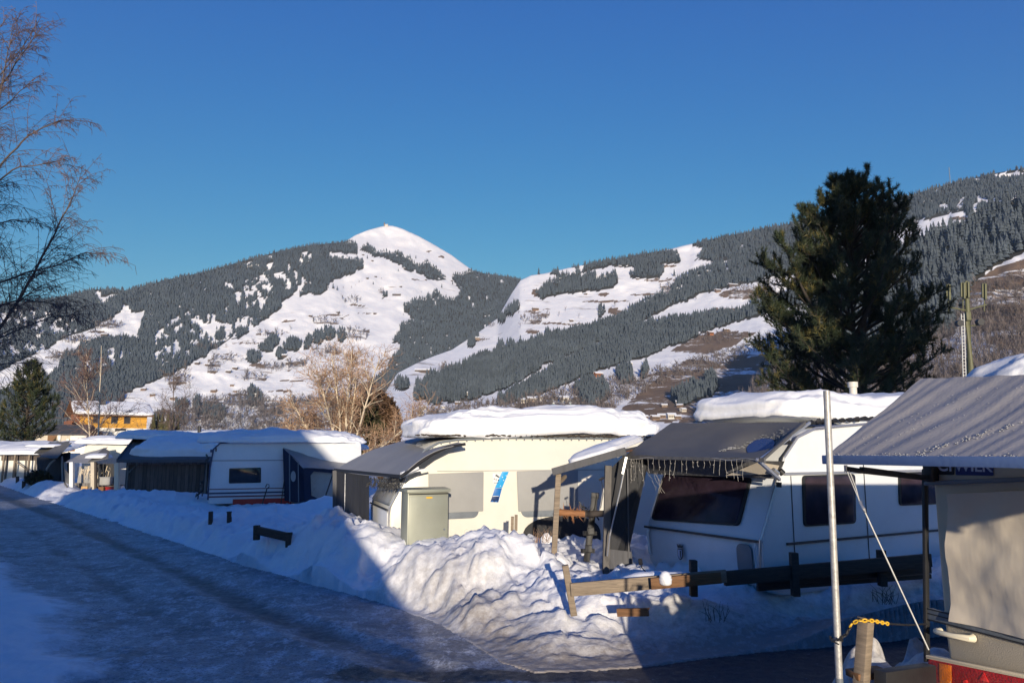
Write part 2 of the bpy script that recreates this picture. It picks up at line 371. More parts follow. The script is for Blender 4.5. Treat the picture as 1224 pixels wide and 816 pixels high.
def snow_cap(name, X, a, b, h, parent, flat=0.0, e1=0.45, e2=0.3, lump=0.08, seed=1, nu=96, nv=26, sag=None, tag_=None):
    """A cushion of snow (superellipsoid, flat underneath) in the frame X."""
    W, E = np.meshgrid(np.linspace(-math.pi, math.pi, nu, endpoint=False), np.linspace(-0.55, math.pi / 2, nv))
    sp = lambda t, e: np.sign(t) * np.abs(t) ** e
    ce = sp(np.cos(E), e1); x = ce * sp(np.cos(W), e2) * a; y = ce * sp(np.sin(W), e2) * b; z = sp(np.sin(E), e1) * h
    z = np.maximum(z, -flat)
    k = 0.5 + 0.5 * np.clip(np.sin(E), 0, 1)
    n1 = fbm(x * 0.7 + seed, y * 0.7 + z * .8, 3, seed); n2 = fbm(x * 2.6, y * 2.6 + z * 3, 4, seed + 3)
    n3 = fbm(x * 6 + 5, y * 6 + z * 7, 3, seed + 8)
    g = lump * (n1 * 1.3 + n2 * 0.55 + n3 * 0.2)
    r = np.hypot(x / a, y / b) + 1e-6
    zz = z / h; g = g + min(0.022, 0.05 * h) * np.sin(zz * 16 + 3 * fbm(x * .8, y * .8, 2, seed + 4)) * (1 - np.clip(np.sin(E), 0, 1) ** 3) + lump * .35 * np.clip(fbm(x * 1.6 + 9, y * 1.6, 3, seed + 6), 0, 1) * (zz < .35)
    x = x + g * np.cos(W) * np.clip(r, 0, 1); y = y + g * np.sin(W) * np.clip(r, 0, 1); z = z + g * k * 0.9
    if sag is not None: z = z + sag(x, y)
    V = np.stack([x, y, z], -1).reshape(-1, 3)
    Xm = np.array(X); V = V @ Xm[:3, :3].T + Xm[:3, 3]
    F = []
    for j in range(nv - 1):
        for i in range(nu):
            F.append((j * nu + i, j * nu + (i + 1) % nu, (j + 1) * nu + (i + 1) % nu, (j + 1) * nu + i))
    F.append(tuple(range(nu))[::-1])
    return raw_mesh(name, V, F, M['snow'], None, True, parent)

def text_on(name, body, size, origin, xdir, updir, material, parent, depth=0.004, bold=0.0):
    cu = bpy.data.curves.new(name, 'FONT'); cu.body = body; cu.size = size; cu.extrude = depth / 2; cu.offset = bold
    cu.align_x = 'CENTER'; cu.align_y = 'CENTER'
    tmp = bpy.data.objects.new('tmp', cu); me = tmp.to_mesh(); 
    V = np.array([tuple(v.co) for v in me.vertices]); F = [tuple(p.vertices) for p in me.polygons]
    tmp.to_mesh_clear(); bpy.data.objects.remove(tmp); bpy.data.curves.remove(cu)
    xd = Vector(xdir).normalized(); ud = Vector(updir).normalized(); nd = xd.cross(ud)
    R = np.array([tuple(xd), tuple(ud), tuple(nd)]); V = V @ R + np.array(tuple(origin))
    return raw_mesh(name, V, F, material, None, False, parent)
# ================================================================== camera, light, air
cam = bpy.data.cameras.new('camera'); camo = bpy.data.objects.new('camera', cam); COL.objects.link(camo)
cam.sensor_width = 36.0; cam.lens = 36.0 * FPX / RES_W; cam.clip_start = 0.1; cam.clip_end = 30000
camo.location = EYE; camo.rotation_euler = (math.radians(90) + PITCH, 0, 0)
scene.camera = camo
SUN_AZ = math.radians(4.0)       # the sun stands behind the camera, a little to the right
SUN_EL = math.radians(7.8)
to_sun = Vector((math.sin(SUN_AZ) * math.cos(SUN_EL), -math.cos(SUN_AZ) * math.cos(SUN_EL), math.sin(SUN_EL)))
sl = bpy.data.lights.new('sun', 'SUN'); sl.energy = 5.0; sl.angle = math.radians(0.5); sl.color = (1.0, 0.87, 0.69)
so = bpy.data.objects.new('sun', sl); COL.objects.link(so); so.rotation_euler = to_sun.to_track_quat('Z', 'Y').to_euler()
so.location = (0, -20, 30)
w = bpy.data.worlds.new('World'); scene.world = w; w.use_nodes = True
nt = w.node_tree; bg = nt.nodes['Background']
sky = nt.nodes.new('ShaderNodeTexSky'); sky.sky_type = 'NISHITA'; sky.sun_disc = False
sky.sun_elevation = SUN_EL; sky.sun_rotation = math.pi - SUN_AZ
sky.altitude = 800; sky.air_density = 1.0; sky.dust_density = 0.2; sky.ozone_density = 6.0
sep = nt.nodes.new('ShaderNodeSeparateColor'); com = nt.nodes.new('ShaderNodeCombineColor'); nt.links.new(sky.outputs['Color'], sep.inputs[0])
# the film's response to a very clear alpine sky: each channel gets its own contrast
for i_, (a_, g_, cap_) in enumerate([(7.6, 3.2, 3.2), (1.06, 1.40, 1.6), (1.90, 0.50, 1.5)]):
    pw = nt.nodes.new('ShaderNodeMath'); pw.operation = 'POWER'; pw.inputs[1].default_value = g_; nt.links.new(sep.outputs[i_], pw.inputs[0])
    ml = nt.nodes.new('ShaderNodeMath'); ml.operation = 'MULTIPLY'; ml.inputs[1].default_value = a_; nt.links.new(pw.outputs[0], ml.inputs[0])
    cp = nt.nodes.new('ShaderNodeMath'); cp.operation = 'MULTIPLY'; cp.inputs[1].default_value = cap_; nt.links.new(sep.outputs[i_], cp.inputs[0])
    mn = nt.nodes.new('ShaderNodeMath'); mn.operation = 'MINIMUM'; nt.links.new(ml.outputs[0], mn.inputs[0]); nt.links.new(cp.outputs[0], mn.inputs[1]); nt.links.new(mn.outputs[0], com.inputs[i_])
nt.links.new(com.outputs[0], bg.inputs['Color']); bg.inputs['Strength'].default_value = SKY_STRENGTH
scene.view_settings.view_transform = 'Standard'; scene.view_settings.look = 'None'
scene.view_settings.exposure = EXPOSURE; scene.view_settings.gamma = 1.0; scene.view_settings.use_curve_mapping = False
scene.render.engine = 'CYCLES'
scene.cycles.use_denoising = True
scene.cycles.max_bounces = 6; scene.cycles.diffuse_bounces = 3; scene.cycles.glossy_bounces = 3; scene.cycles.transparent_max_bounces = 8
scene.cycles.volume_bounces = 0
scene.cycles.sample_clamp_indirect = 6

# ================================================================== the mountains
def interp(tab, x): return np.interp(x, [a for a, b in tab], [b for a, b in tab])

class Sheet:
    """A mountainside: for each bearing, ground rising from its foot to its crest."""
    def __init__(s, sky, base, r0, r1, g, seed, relief):
        s.sky, s.base, s.r0, s.r1, s.g, s.seed, s.relief = sky, base, r0, r1, g, seed, relief
    def pos(s, px, t):
        px = np.asarray(px, float); t = np.asarray(t, float)
        ys = interp(s.sky, px) - 1.2 * (1 - 0) * 0; yb = interp(s.base, px)
        tt = np.clip(t, 0, 1); py = yb + (ys - yb) * tt
        r = interp(s.r0, px) + (interp(s.r1, px) - interp(s.r0, px)) * tt ** s.g
        n = fbm(px / 90.0 + s.seed, py / 55.0, 5, s.seed) * 1.0 + 0.35 * fbm(px / 22.0, py / 13.0, 3, s.seed + 9)
        r = r * (1 + s.relief * n * np.clip(tt * 6, 0, 1))
        u = (px - 612.0) / FPX; v = (408.0 - py) / FPX
        dx, dy, dz = u, CP - v * SP, SP + v * CP; hh = np.hypot(dx, dy)
        x = dx / hh * r; y = dy / hh * r; z = EYE.z + dz / hh * r
        # the far side of the crest falls away
        o = np.clip(t - 1, 0, None); x = x * (1 + o * 1.5); y = y * (1 + o * 1.5); z = z * (1 - o * 1.3) - o * 40
        b = np.clip(-t, 0, None); x = x * (1 - 0.25 * b); y = y * (1 - 0.25 * b); z = z * (1 - b) - 9.0 * b
        return np.stack([x, y, z], -1)
    def t_of(s, px, py):
        ys = interp(s.sky, px); yb = interp(s.base, px); return (yb - py) / (yb - ys)
    def at(s, px, py): return s.pos(px, s.t_of(np.asarray(px, float), np.asarray(py, float)))

A = Sheet([(-500, 390), (-250, 380), (-60, 372), (0, 364), (60, 358), (100, 349), (112, 346), (130, 346), (150, 347), (175, 341), (200, 334), (240, 326), (270, 318), (300, 309), (340, 299), (370, 293), (400, 290.5), (412, 289), (425, 281), (440, 275), (455, 271), (462, 269.5), (470, 270), (480, 273), (500, 282), (520, 293), (540, 305), (552, 314), (565, 323), (580, 327), (610, 331), (625, 335), (640, 345), (700, 375), (800, 400), (1000, 400)],
          [(-500, 528), (600, 526), (1000, 500)], [(-500, 1500), (1000, 1400)], [(-500, 2150), (0, 2250), (200, 2350), (400, 2700), (462, 2950), (560, 2900), (600, 2650), (1000, 2650)], 1.12, 3, 0.022)
B = Sheet([(440, 500), (460, 470), (475, 446), (500, 433), (520, 425), (540, 418), (560, 405), (575, 395), (595, 380), (605, 362), (612, 350), (622, 335), (635, 329), (650, 327), (680, 320), (700, 316), (740, 309), (760, 305), (800, 298), (815, 294), (828, 291), (850, 286), (880, 280), (930, 270), (965, 264), (1000, 256), (1050, 245), (1080, 236), (1120, 224), (1150, 216), (1190, 207), (1224, 201), (1300, 190), (1600, 160)],
          [(440, 528), (1600, 528)], [(440, 620), (1600, 600)], [(440, 1000), (500, 1200), (600, 1650), (700, 1850), (1000, 2200), (1600, 2200)], 1.2, 21, 0.03)
Cc = Sheet([(870, 520), (900, 470), (940, 425), (980, 380), (1020, 330), (1060, 303), (1085, 293), (1100, 284), (1130, 273), (1160, 263), (1190, 247), (1224, 233), (1400, 180), (1700, 150)],
          [(870, 528), (1700, 528)], [(870, 260), (1700, 260)], [(870, 380), (940, 650), (1085, 950), (1224, 1050), (1700, 1200)], 1.15, 33, 0.04)

def rk(sheet, px, py):
    """How much larger a thing must be than at the first, provisional distance of its slope."""
    t = float(sheet.t_of(px, py)); t = min(1, max(0, t))
    a, c, g = {'A': ([(-500, 1400), (120, 1200), (200, 950), (1000, 800)], [(-500, 2500), (0, 2700), (200, 2900), (400, 3300), (462, 3900), (560, 3700), (1000, 3300)], 1.25), 'B': ([(440, 330), (1600, 300)], [(440, 900), (500, 1200), (600, 1900), (700, 2300), (1000, 2700), (1600, 2700)], 1.3)}['A' if sheet is A else 'B']
    r_ = interp(a, px) + (interp(c, px) - interp(a, px)) * t ** g
    q = interp(sheet.r0, px) + (interp(sheet.r1, px) - interp(sheet.r0, px)) * t ** sheet.g
    return q / r_
# ---- where the woods stand (outlines in photograph pixels, laid onto the slopes)
FA = [
 [(-600, 100), (400, 100), (413, 288), (425, 290), (427, 301), (395, 300), (393, 307), (432, 310), (435, 318), (424, 325), (400, 332), (392, 345), (380, 350), (363, 351), (345, 361), (322, 377), (296, 396), (270, 408), (235, 430), (205, 446), (180, 456), (150, 470), (130, 500), (100, 535), (-600, 535)],
 [(433, 293), (440, 292), (455, 300), (475, 302), (490, 310), (500, 318), (510, 312), (520, 318), (527, 325), (530, 332), (520, 334), (505, 326), (490, 322), (470, 312), (455, 305), (438, 302), (431, 297)],
 [(538, 327), (552, 326), (568, 322), (575, 200), (900, 200), (900, 480), (440, 480), (428, 464), (450, 450), (464, 436), (476, 420), (480, 410), (470, 408), (474, 402), (482, 396), (481, 386), (497, 384), (488, 376), (482, 370), (484, 363), (497, 357), (508, 358), (513, 351), (520, 358), (528, 352), (540, 356), (552, 352), (546, 338)],
]
def ell(cx, cy, rx, ry, n=9): return [(cx + rx * math.cos(2 * math.pi * i / n), cy + ry * math.sin(2 * math.pi * i / n)) for i in range(n)]
for e in [(304, 427, 8, 7), (326, 408, 8, 8), (318, 416, 9, 4), (352, 411, 10, 7), (368, 408, 5, 9), (380, 402, 8, 8), (336, 422, 6, 5), (394, 398, 7, 9), (408, 400, 6, 8),
          (302, 474, 8, 11), (310, 478, 5, 7), (217, 484, 8, 6), (235, 484, 5, 11), (247, 492, 6, 7), (262, 494, 10, 7), (190, 497, 8, 4), (212, 501, 12, 4), (400, 345, 3, 3), (345, 413, 6, 4), (460, 352, 2, 3), (520, 350, 4, 4)]:
    FA.append(ell(*e))
HA = [
 [(-100, 442), (0, 444), (20, 432), (60, 413), (80, 402), (110, 391), (130, 381), (143, 370), (147, 363), (152, 364), (158, 371), (172, 370), (171, 378), (170, 392), (164, 406), (150, 402), (130, 405), (110, 407), (95, 412), (90, 420), (75, 425), (70, 440), (60, 452), (40, 450), (20, 462), (0, 470), (-100, 482)],
 [(112, 347), (118, 346), (122, 352), (140, 349), (141, 353), (128, 358), (122, 363), (117, 358)],
 [(364, 327), (366, 333), (360, 350), (356, 360), (340, 368), (334, 364), (350, 352), (357, 340)],
 [(393, 339), (400, 332), (404, 330), (404, 350), (391, 348)], [(392, 300), (404, 300), (404, 309), (394, 308)],
 [(308, 340), (316, 330), (326, 315), (324, 312), (312, 330), (304, 340)],
]
for e in [(296, 314, 6, 3), (324, 305, 5, 2.5), (322, 318, 5, 6), (314, 330, 5, 4), (284, 353, 4, 7), (293, 345, 2, 7), (340, 332, 3, 6), (352, 326, 4, 5), (312, 362, 4, 9), (347, 318, 2.5, 4), (365, 303, 4, 4), (358, 311, 3, 3), (372, 306, 2, 5), (272, 369, 2, 6),
          (225, 375, 3, 4), (213, 380, 4, 5), (86, 380, 6, 3), (70, 393, 8, 5), (12, 380, 12, 3), (40, 392, 5, 3), (283, 388, 3, 6), (293, 385, 4, 8), (245, 390, 10, 6), (260, 388, 8, 5), (240, 402, 4, 5)]:
    HA.append(ell(*e))
FB = [
 [(640, 322), (650, 200), (760, 200), (760, 318), (740, 316), (705, 320), (690, 326), (668, 328), (655, 325)],
 [(641, 352), (650, 338), (668, 332), (680, 325), (700, 326), (712, 325), (715, 332), (735, 325), (740, 335), (735, 341), (715, 346), (690, 348), (665, 350), (645, 356)],
 [(740, 200), (796, 200), (797, 296), (804, 300), (812, 300), (812, 314), (793, 314), (790, 330), (770, 332), (755, 330), (757, 318), (740, 317)],
 [(495, 476), (497, 458), (505, 460), (512, 448), (529, 446), (550, 436), (569, 426), (590, 422), (612, 416), (655, 402), (690, 394), (711, 389), (738, 379), (757, 366), (780, 354), (803, 348), (806, 334), (830, 324), (852, 316), (850, 309), (826, 310), (826, 200), (1120, 200), (1120, 258), (1096, 262), (1070, 275), (1040, 300), (1000, 318), (970, 320), (940, 326), (900, 335), (870, 342), (830, 353), (790, 371), (755, 387), (738, 400), (721, 409), (711, 409), (661, 432), (651, 434), (640, 444), (612, 459), (580, 472), (560, 480)],
 [(724, 408), (755, 391), (790, 383), (820, 378), (850, 374), (880, 371), (905, 360), (940, 350), (1000, 332), (1000, 350), (960, 362), (913, 375), (890, 380), (867, 388), (835, 399), (826, 405), (800, 412), (774, 424), (741, 434), (720, 440), (708, 444), (690, 452), (668, 460), (640, 472), (600, 484), (590, 482), (632, 458), (651, 448), (661, 437), (688, 427), (711, 413)],
 [(1070, 150), (1700, 100), (1700, 300), (1224, 300), (1180, 300), (1150, 250), (1120, 258), (1096, 262), (1070, 270)],
 ell(609, 371, 7, 6), ell(600, 380, 5, 5), ell(655, 400, 4, 5), ell(566, 402, 8, 5), ell(562, 410, 4, 4), ell(599, 417, 5, 6), ell(610, 415, 4, 7), ell(617, 367, 3, 5), ell(719, 372, 4, 7), ell(545, 470, 30, 10), ell(520, 472, 16, 12), ell(480, 460, 8, 5), ell(706, 470, 20, 16), ell(747, 448, 9, 10), ell(830, 470, 16, 8), ell(815, 476, 14, 7), ell(850, 462, 8, 12), ell(771, 445, 3, 8),
]
HB = [
 [(828, 292), (842, 296), (838, 306), (828, 310), (812, 311), (812, 300), (797, 298), (797, 290), (826, 286)], [(835, 302), (840, 300), (838, 307), (833, 308)],
 [(1188, 207), (1224, 203), (1260, 198), (1260, 207), (1224, 209), (1205, 213), (1190, 212)], ell(935, 290, 3, 2), ell(926, 308, 3, 3), ell(834, 330, 3, 3), ell(815, 343, 3, 4), ell(868, 311, 5, 2),
 [(500, 489), (512, 484), (569, 476), (600, 466), (640, 452), (651, 441), (661, 434), (690, 422), (711, 411), (724, 405), (735, 402), (721, 411), (688, 427), (661, 438), (651, 450), (632, 460), (600, 478), (575, 486), (560, 492), (510, 496)],
]
FC = [[(930, 100), (1800, 50), (1800, 300), (1224, 300), (1190, 316), (1165, 335), (1150, 360), (1140, 400), (1100, 410), (1000, 440), (920, 450)]]
HC = []
GC = [[(1100, 390), (1140, 370), (1165, 345), (1200, 340), (1224, 332), (1500, 330), (1500, 528), (870, 528), (890, 470), (930, 440), (1000, 440)], ]       # bare woodland
GB = [[(500, 495), (560, 484), (590, 482), (640, 474), (680, 466), (720, 455), (760, 452), (800, 440), (840, 425), (880, 415), (905, 420), (870, 440), (800, 455), (770, 470), (745, 480), (720, 505), (500, 512)], ell(640, 382, 10, 6), ell(625, 383, 6, 4), ell(585, 388, 9, 4), ell(650, 378, 6, 4), ell(535, 440, 10, 5), ell(800, 346, 12, 8), ell(900, 350, 30, 8), ell(860, 405, 30, 6)]
GA = [[(180, 500), (250, 478), (290, 470), (340, 480), (400, 470), (420, 480), (480, 480), (500, 530), (180, 530)], ell(270, 430, 24, 4), ell(255, 440, 9, 8), ell(330, 440, 25, 4), ell(300, 452, 20, 4), ell(355, 436, 16, 4), ell(250, 418, 16, 3), ell(210, 455, 14, 6), ell(390, 420, 20, 6), ell(128, 390, 20, 4), ell(95, 408, 22, 4), ell(80, 428, 30, 5), ell(420, 360, 12, 4), ell(390, 385, 16, 3), ell(424, 400, 20, 8), ell(455, 350, 4, 5), ell(320, 400, 18, 2.5)]
BB = [[(745, 485), (780, 457), (800, 441), (820, 430), (838, 428), (862, 437), (900, 425), (960, 415), (975, 490), (870, 474), (850, 490), (840, 505), (735, 505)], [(800, 420), (830, 402), (870, 395), (905, 398), (880, 412), (840, 424)], ell(868, 372, 26, 5), ell(888, 352, 30, 6), ell(640, 350, 5, 5), ell(722, 351, 8, 2.5), ell(725, 360, 30, 1.6), ell(672, 387, 30, 1.4), ell(636, 395, 8, 3.5), ell(632, 373, 14, 2), ell(575, 406, 9, 2.5), ell(655, 370, 10, 1.6), ell(735, 372, 8, 5), ell(560, 445, 12, 1.5), ell(865, 310, 6, 2), ell(800, 318, 12, 1.5), ell(790, 335, 22, 2), ell(770, 352, 14, 1.4), ell(690, 450, 25, 3), ell(1150, 262, 20, 3)]
BC = [[(1140, 360), (1165, 336), (1190, 320), (1224, 309), (1600, 260), (1600, 420), (1224, 420), (1180, 410)]]
BA = [ell(425, 365, 14, 1.2), ell(400, 377, 18, 1.4), ell(440, 374, 14, 1.2), ell(410, 381, 12, 1.2), ell(372, 378, 10, 1), ell(345, 384, 10, 1), ell(336, 397, 18, 1.2), ell(295, 410, 26, 1.3), ell(270, 424, 16, 1.2), ell(310, 436, 12, 1.5), ell(282, 472, 14, 1.2), ell(330, 467, 20, 1.2), ell(350, 455, 16, 1.0), ell(120, 397, 18, 1.5), ell(60, 422, 20, 1.5), ell(497, 335, 5, 1.2), ell(515, 300, 3, 1.5), ell(528, 306, 2.5, 1.5)]

def mask(px, py, polys, holes=(), warp=3.0, seed=5):
    wx = px + warp * fbm(px / 9.0, py / 7.0, 3, seed) * 1.6; wy = py + warp * 0.8 * fbm(px / 7.0 + 31, py / 7.0, 3, seed + 4)
    m = np.zeros(np.shape(px), bool)
    for p in polys:
        a = np.array(p); x0, y0 = a.min(0) - 8; x1, y1 = a.max(0) + 8
        sel = (px > x0) & (px < x1) & (py > y0) & (py < y1)
        if sel.any():
            mm = np.zeros(np.shape(px), bool); mm[sel] = inpoly(wx[sel], wy[sel], p); m |= mm
    for p in holes:
        a = np.array(p); x0, y0 = a.min(0) - 8; x1, y1 = a.max(0) + 8
        sel = (px > x0) & (px < x1) & (py > y0) & (py < y1)
        if sel.any(): m[sel] &= ~inpoly(wx[sel], wy[sel], p)
    return m

def mottle(px, py, key):
    """Small snowy gaps that the photograph shows inside the woods."""
    g = np.zeros(np.shape(px), bool); n = fbm(px / 5.0, py / 6.5, 3, 77)
    if key == 'A':
        for p in ([(185, 385), (250, 375), (320, 380), (320, 392), (260, 410), (215, 430), (185, 440)], [(0, 368), (90, 376), (80, 412), (0, 430)], [(60, 440), (150, 410), (165, 420), (90, 462)], [(270, 340), (360, 320), (350, 345), (290, 372)]):
            g |= inpoly(px, py, p) & (n > 0.10)
        g |= (n > 0.60)
    elif key == 'B':
        g |= inpoly(px, py, [(640, 310), (700, 310), (700, 330), (640, 336)]) & (n > 0.05)
        g |= inpoly(px, py, [(1120, 240), (1240, 225), (1240, 290), (1120, 275)]) & (n > 0.1)
        g |= (n > 0.62)
    return g

def snow_slope_mat():
    m, nt, b = _mat('mountain_snow_and_ground'); N = nt.nodes
    def at(n):
        a = N.new('ShaderNodeAttribute'); a.attribute_name = n; return a.outputs['Fac']
    geo = N.new('ShaderNodeNewGeometry')
    def noise(s, d=6, r=0.65, sc=(1, 1, 1)):
        mp = N.new('ShaderNodeMapping'); mp.inputs['Scale'].default_value = sc; lnk(nt, geo.outputs['Position'], mp.inputs['Vector'])
        n = N.new('ShaderNodeTexNoise'); n.inputs['Scale'].default_value = s; n.inputs['Detail'].default_value = d; n.inputs['Roughness'].default_value = r
        lnk(nt, mp.outputs['Vector'], n.inputs['Vector']); return n.outputs['Fac']
    def mr(v, a, c, lo=0, hi=1):
        n = N.new('ShaderNodeMapRange'); n.inputs['From Min'].default_value = a; n.inputs['From Max'].default_value = c; n.inputs['To Min'].default_value = lo; n.inputs['To Max'].default_value = hi
        lnk(nt, v, n.inputs['Value']); return n.outputs['Result']
    def mix(f, a, c):
        n = N.new('ShaderNodeMix'); n.data_type = 'RGBA'; lnk(nt, f, n.inputs['Factor'])
        for s_, v in (('A', a), ('B', c)):
            if isinstance(v, tuple): n.inputs[s_].default_value = (*v, 1)
            else: lnk(nt, v, n.inputs[s_])
        return n.outputs['Result']
    def math_(op, a, c):
        n = N.new('ShaderNodeMath'); n.operation = op
        for i, v in enumerate((a, c)):
            if isinstance(v, (int, float)): n.inputs[i].default_value = v
            else: lnk(nt, v, n.inputs[i])
        return n.outputs[0]
    snow = mix(mr(noise(0.02), 0.3, 0.7), (0.85, 0.85, 0.86), (0.92, 0.91, 0.90))
    # terrace edges, fences and thawed strips: thin, along the contour
    streak = mr(noise(0.011, 5, 0.6, (1, 0.35, 7.0)), 0.635, 0.69)
    speck = mr(noise(0.06, 4, 0.7, (1, 1, 2.0)), 0.69, 0.73)
    soil = mix(noise(0.03), (0.13, 0.085, 0.055), (0.25, 0.175, 0.12))
    thaw = math_('MULTIPLY', math_('MAXIMUM', streak, speck), math_('MULTIPLY', at('open_'), 0.6))
    c = mix(thaw, snow, soil)
    bf = mr(math_('ADD', at('brown'), math_('MULTIPLY', math_('SUBTRACT', noise(0.016, 8, 0.75, (1, 1, 3)), 0.5), 3.0)), 0.42, 0.56)
    c = mix(math_('MULTIPLY', bf, mr(at('brown'), 0.05, 0.3)), c, soil)
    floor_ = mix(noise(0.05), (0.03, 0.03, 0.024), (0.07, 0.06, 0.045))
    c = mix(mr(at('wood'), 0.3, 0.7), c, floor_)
    lnk(nt, c, b.inputs['Base Color']); b.inputs['Roughness'].default_value = 0.9; b.inputs['Specular IOR Level'].default_value = 0.2
    bp = N.new('ShaderNodeBump'); bp.inputs['Strength'].default_value = 0.5; bp.inputs['Distance'].default_value = 6.0
    lnk(nt, noise(0.03, 6, 0.6), bp.inputs['Height']); lnk(nt, bp.outputs['Normal'], b.inputs['Normal'])
    return m
M['slope'] = snow_slope_mat()

def build_sheet(s, name, x0, x1, forests, holes, greys, browns, key, step=2.4, nrow=150):
    xs = np.arange(x0, x1 + step, step)
    ts = np.concatenate([[-1.0, -0.05], np.linspace(0, 1, nrow), [1.06, 1.25, 1.6]])
    PX, T = np.meshgrid(xs, ts)
    V = s.pos(PX, T)
    ys = interp(s.sky, PX); yb = interp(s.base, PX); PY = yb + (ys - yb) * np.clip(T, 0, 1)
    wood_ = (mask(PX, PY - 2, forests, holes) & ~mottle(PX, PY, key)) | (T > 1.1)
    grey = mask(PX, PY, greys); br = mask(PX, PY, browns, (), 2.0, 9)
    open_ = np.where(PY < 330, 0.0, 1.0)
    if key == 'A': open_ = open_ * np.where((PX > 455) & (PX < 480) & (PY > 380), 0.2, 1.0)
    n = len(xs); k = len(ts)
    ii, jj = np.meshgrid(np.arange(n - 1), np.arange(k - 1)); a = (jj * n + ii).ravel()
    F = np.stack([a, a + 1, a + n + 1, a + n], -1)
    o = raw_mesh(name, V.reshape(-1, 3), F, M['slope'], None, True, None, {'wood': wood_.ravel().astype(float), 'brown': np.maximum(br * 0.67, grey * 0.42).ravel(), 'open_': open_.ravel()})
    return tag(o, kind='structure')
build_sheet(A, 'mountain', -500, 900, FA, HA, GA, BA, 'A')
build_sheet(B, 'hillside', 440, 1560, FB, HB, GB, BB, 'B')
build_sheet(Cc, 'wooded_slope', 870, 1660, FC, HC, GC, BC, 'C', step=3)

def scatter(sheet, polys, holes, key, box, n, seed, size, tmpl, sizevar=0.35, tmax=1.0, front=None):
    r = np.random.RandomState(seed)
    px = r.uniform(box[0], box[1], n); py = r.uniform(box[2], box[3], n)
    t = sheet.t_of(px, py); ok = (t >= 0.0) & (t <= tmax)
    px, py, t = px[ok], py[ok], t[ok]
    ok = mask(px, py, polys, holes) & ~mottle(px, py, key)
    px, py, t = px[ok], py[ok], t[ok]
    if front is not None:
        # leave out what a nearer slope hides
        ok = ~((px > front[1]) & (front[0].t_of(px, py) < 0.93)); px, py, t = px[ok], py[ok], t[ok]
    Pp = sheet.pos(px, t)
    return instance(Pp, r, size, tmpl, sizevar)

def instance(Pp, r, size, tmpl, sizevar=0.35):
    tv, tf = tmpl; k = len(Pp)
    sc = size * (1 + sizevar * r.uniform(-1, 1, k)) ; ws = sc * r.uniform(0.8, 1.25, k); an = r.uniform(0, 6.283, k)
    c, s_ = np.cos(an), np.sin(an)
    X = (tv[None, :, 0] * c[:, None] - tv[None, :, 1] * s_[:, None]) * ws[:, None] + Pp[:, 0:1]
    Y = (tv[None, :, 0] * s_[:, None] + tv[None, :, 1] * c[:, None]) * ws[:, None] + Pp[:, 1:2]
    Z = tv[None, :, 2] * sc[:, None] + Pp[:, 2:3] - 0.5
    V = np.stack([X, Y, Z], -1).reshape(-1, 3)
    F = (tf[None] + (np.arange(k) * len(tv))[:, None, None]).reshape(-1, tf.shape[1])
    return V, F
def merge(parts):
    Vs, Fs = [], []; o = 0
    for V, F in parts: Vs.append(V); Fs.append(F + o); o += len(V)
    return np.vstack(Vs), np.vstack(Fs)

def cone_tmpl(tiers, sides, rad, jag=0.0, seed=1):      # unit height
    r = random.Random(seed); V = []; F = []
    for i in range(tiers):
        z0 = 0.08 + 0.86 * i / tiers; z1 = min(1.0, z0 + 1.55 / tiers * (1 - 0.25 * i / tiers)) if i < tiers - 1 else 1.0
        rr = rad * (1 - i / tiers) ** 0.85 + 0.012; b = len(V)
        for j in range(sides):
            q = rr * (1 + r.uniform(-jag, jag)); t = 6.283 * (j + 0.5 * (i % 2)) / sides
            V.append((q * math.cos(t), q * math.sin(t), z0 + r.uniform(-jag, jag) * 0.06))
        V.append((0, 0, z1))
        for j in range(sides): F.append((b + j, b + (j + 1) % sides, b + sides))
    return np.array(V), np.array(F)
def fan_tmpl(n, w, seed=2, spread=0.35):                 # a leafless tree far off, unit height
    r = random.Random(seed); V = [(w, 0, 0), (-w, 0, 0), (0, 0, 0.8)]; F = [(0, 1, 2)]
    for i in range(n):
        t = r.uniform(0, 6.283); el = r.uniform(0.2, 1.0); z = r.uniform(0.2, 0.6); L = r.uniform(0.3, 0.5)
        d = Vector((math.cos(t) * spread, math.sin(t) * spread, 0)) * (1.2 - 0.5 * el)
        e = Vector((d.x, d.y, min(0.98, z + L * el))); a = Vector((0, 0, z)); q = Vector((-math.sin(t), math.cos(t), 0)) * w
        b = len(V); V += [tuple(a + q), tuple(a - q), tuple(e)]; F.append((b, b + 1, b + 2))
        for k in range(2):
            m_ = a.lerp(e, r.uniform(0.3, 0.8)); e2 = m_ + Vector((r.uniform(-.14, .14), r.uniform(-.14, .14), r.uniform(0.05, 0.2))); b = len(V)
            V += [tuple(m_ + q * 0.7), tuple(m_ - q * 0.7), tuple(e2)]; F.append((b, b + 1, b + 2))
    return np.array(V), np.array(F)
spruce_far = cone_tmpl(2, 5, 0.17, 0.15)
spruce_mid = cone_tmpl(5, 7, 0.17, 0.3)
bare_far = fan_tmpl(7, 0.028)
bare_mid = fan_tmpl(16, 0.012, spread=0.3)

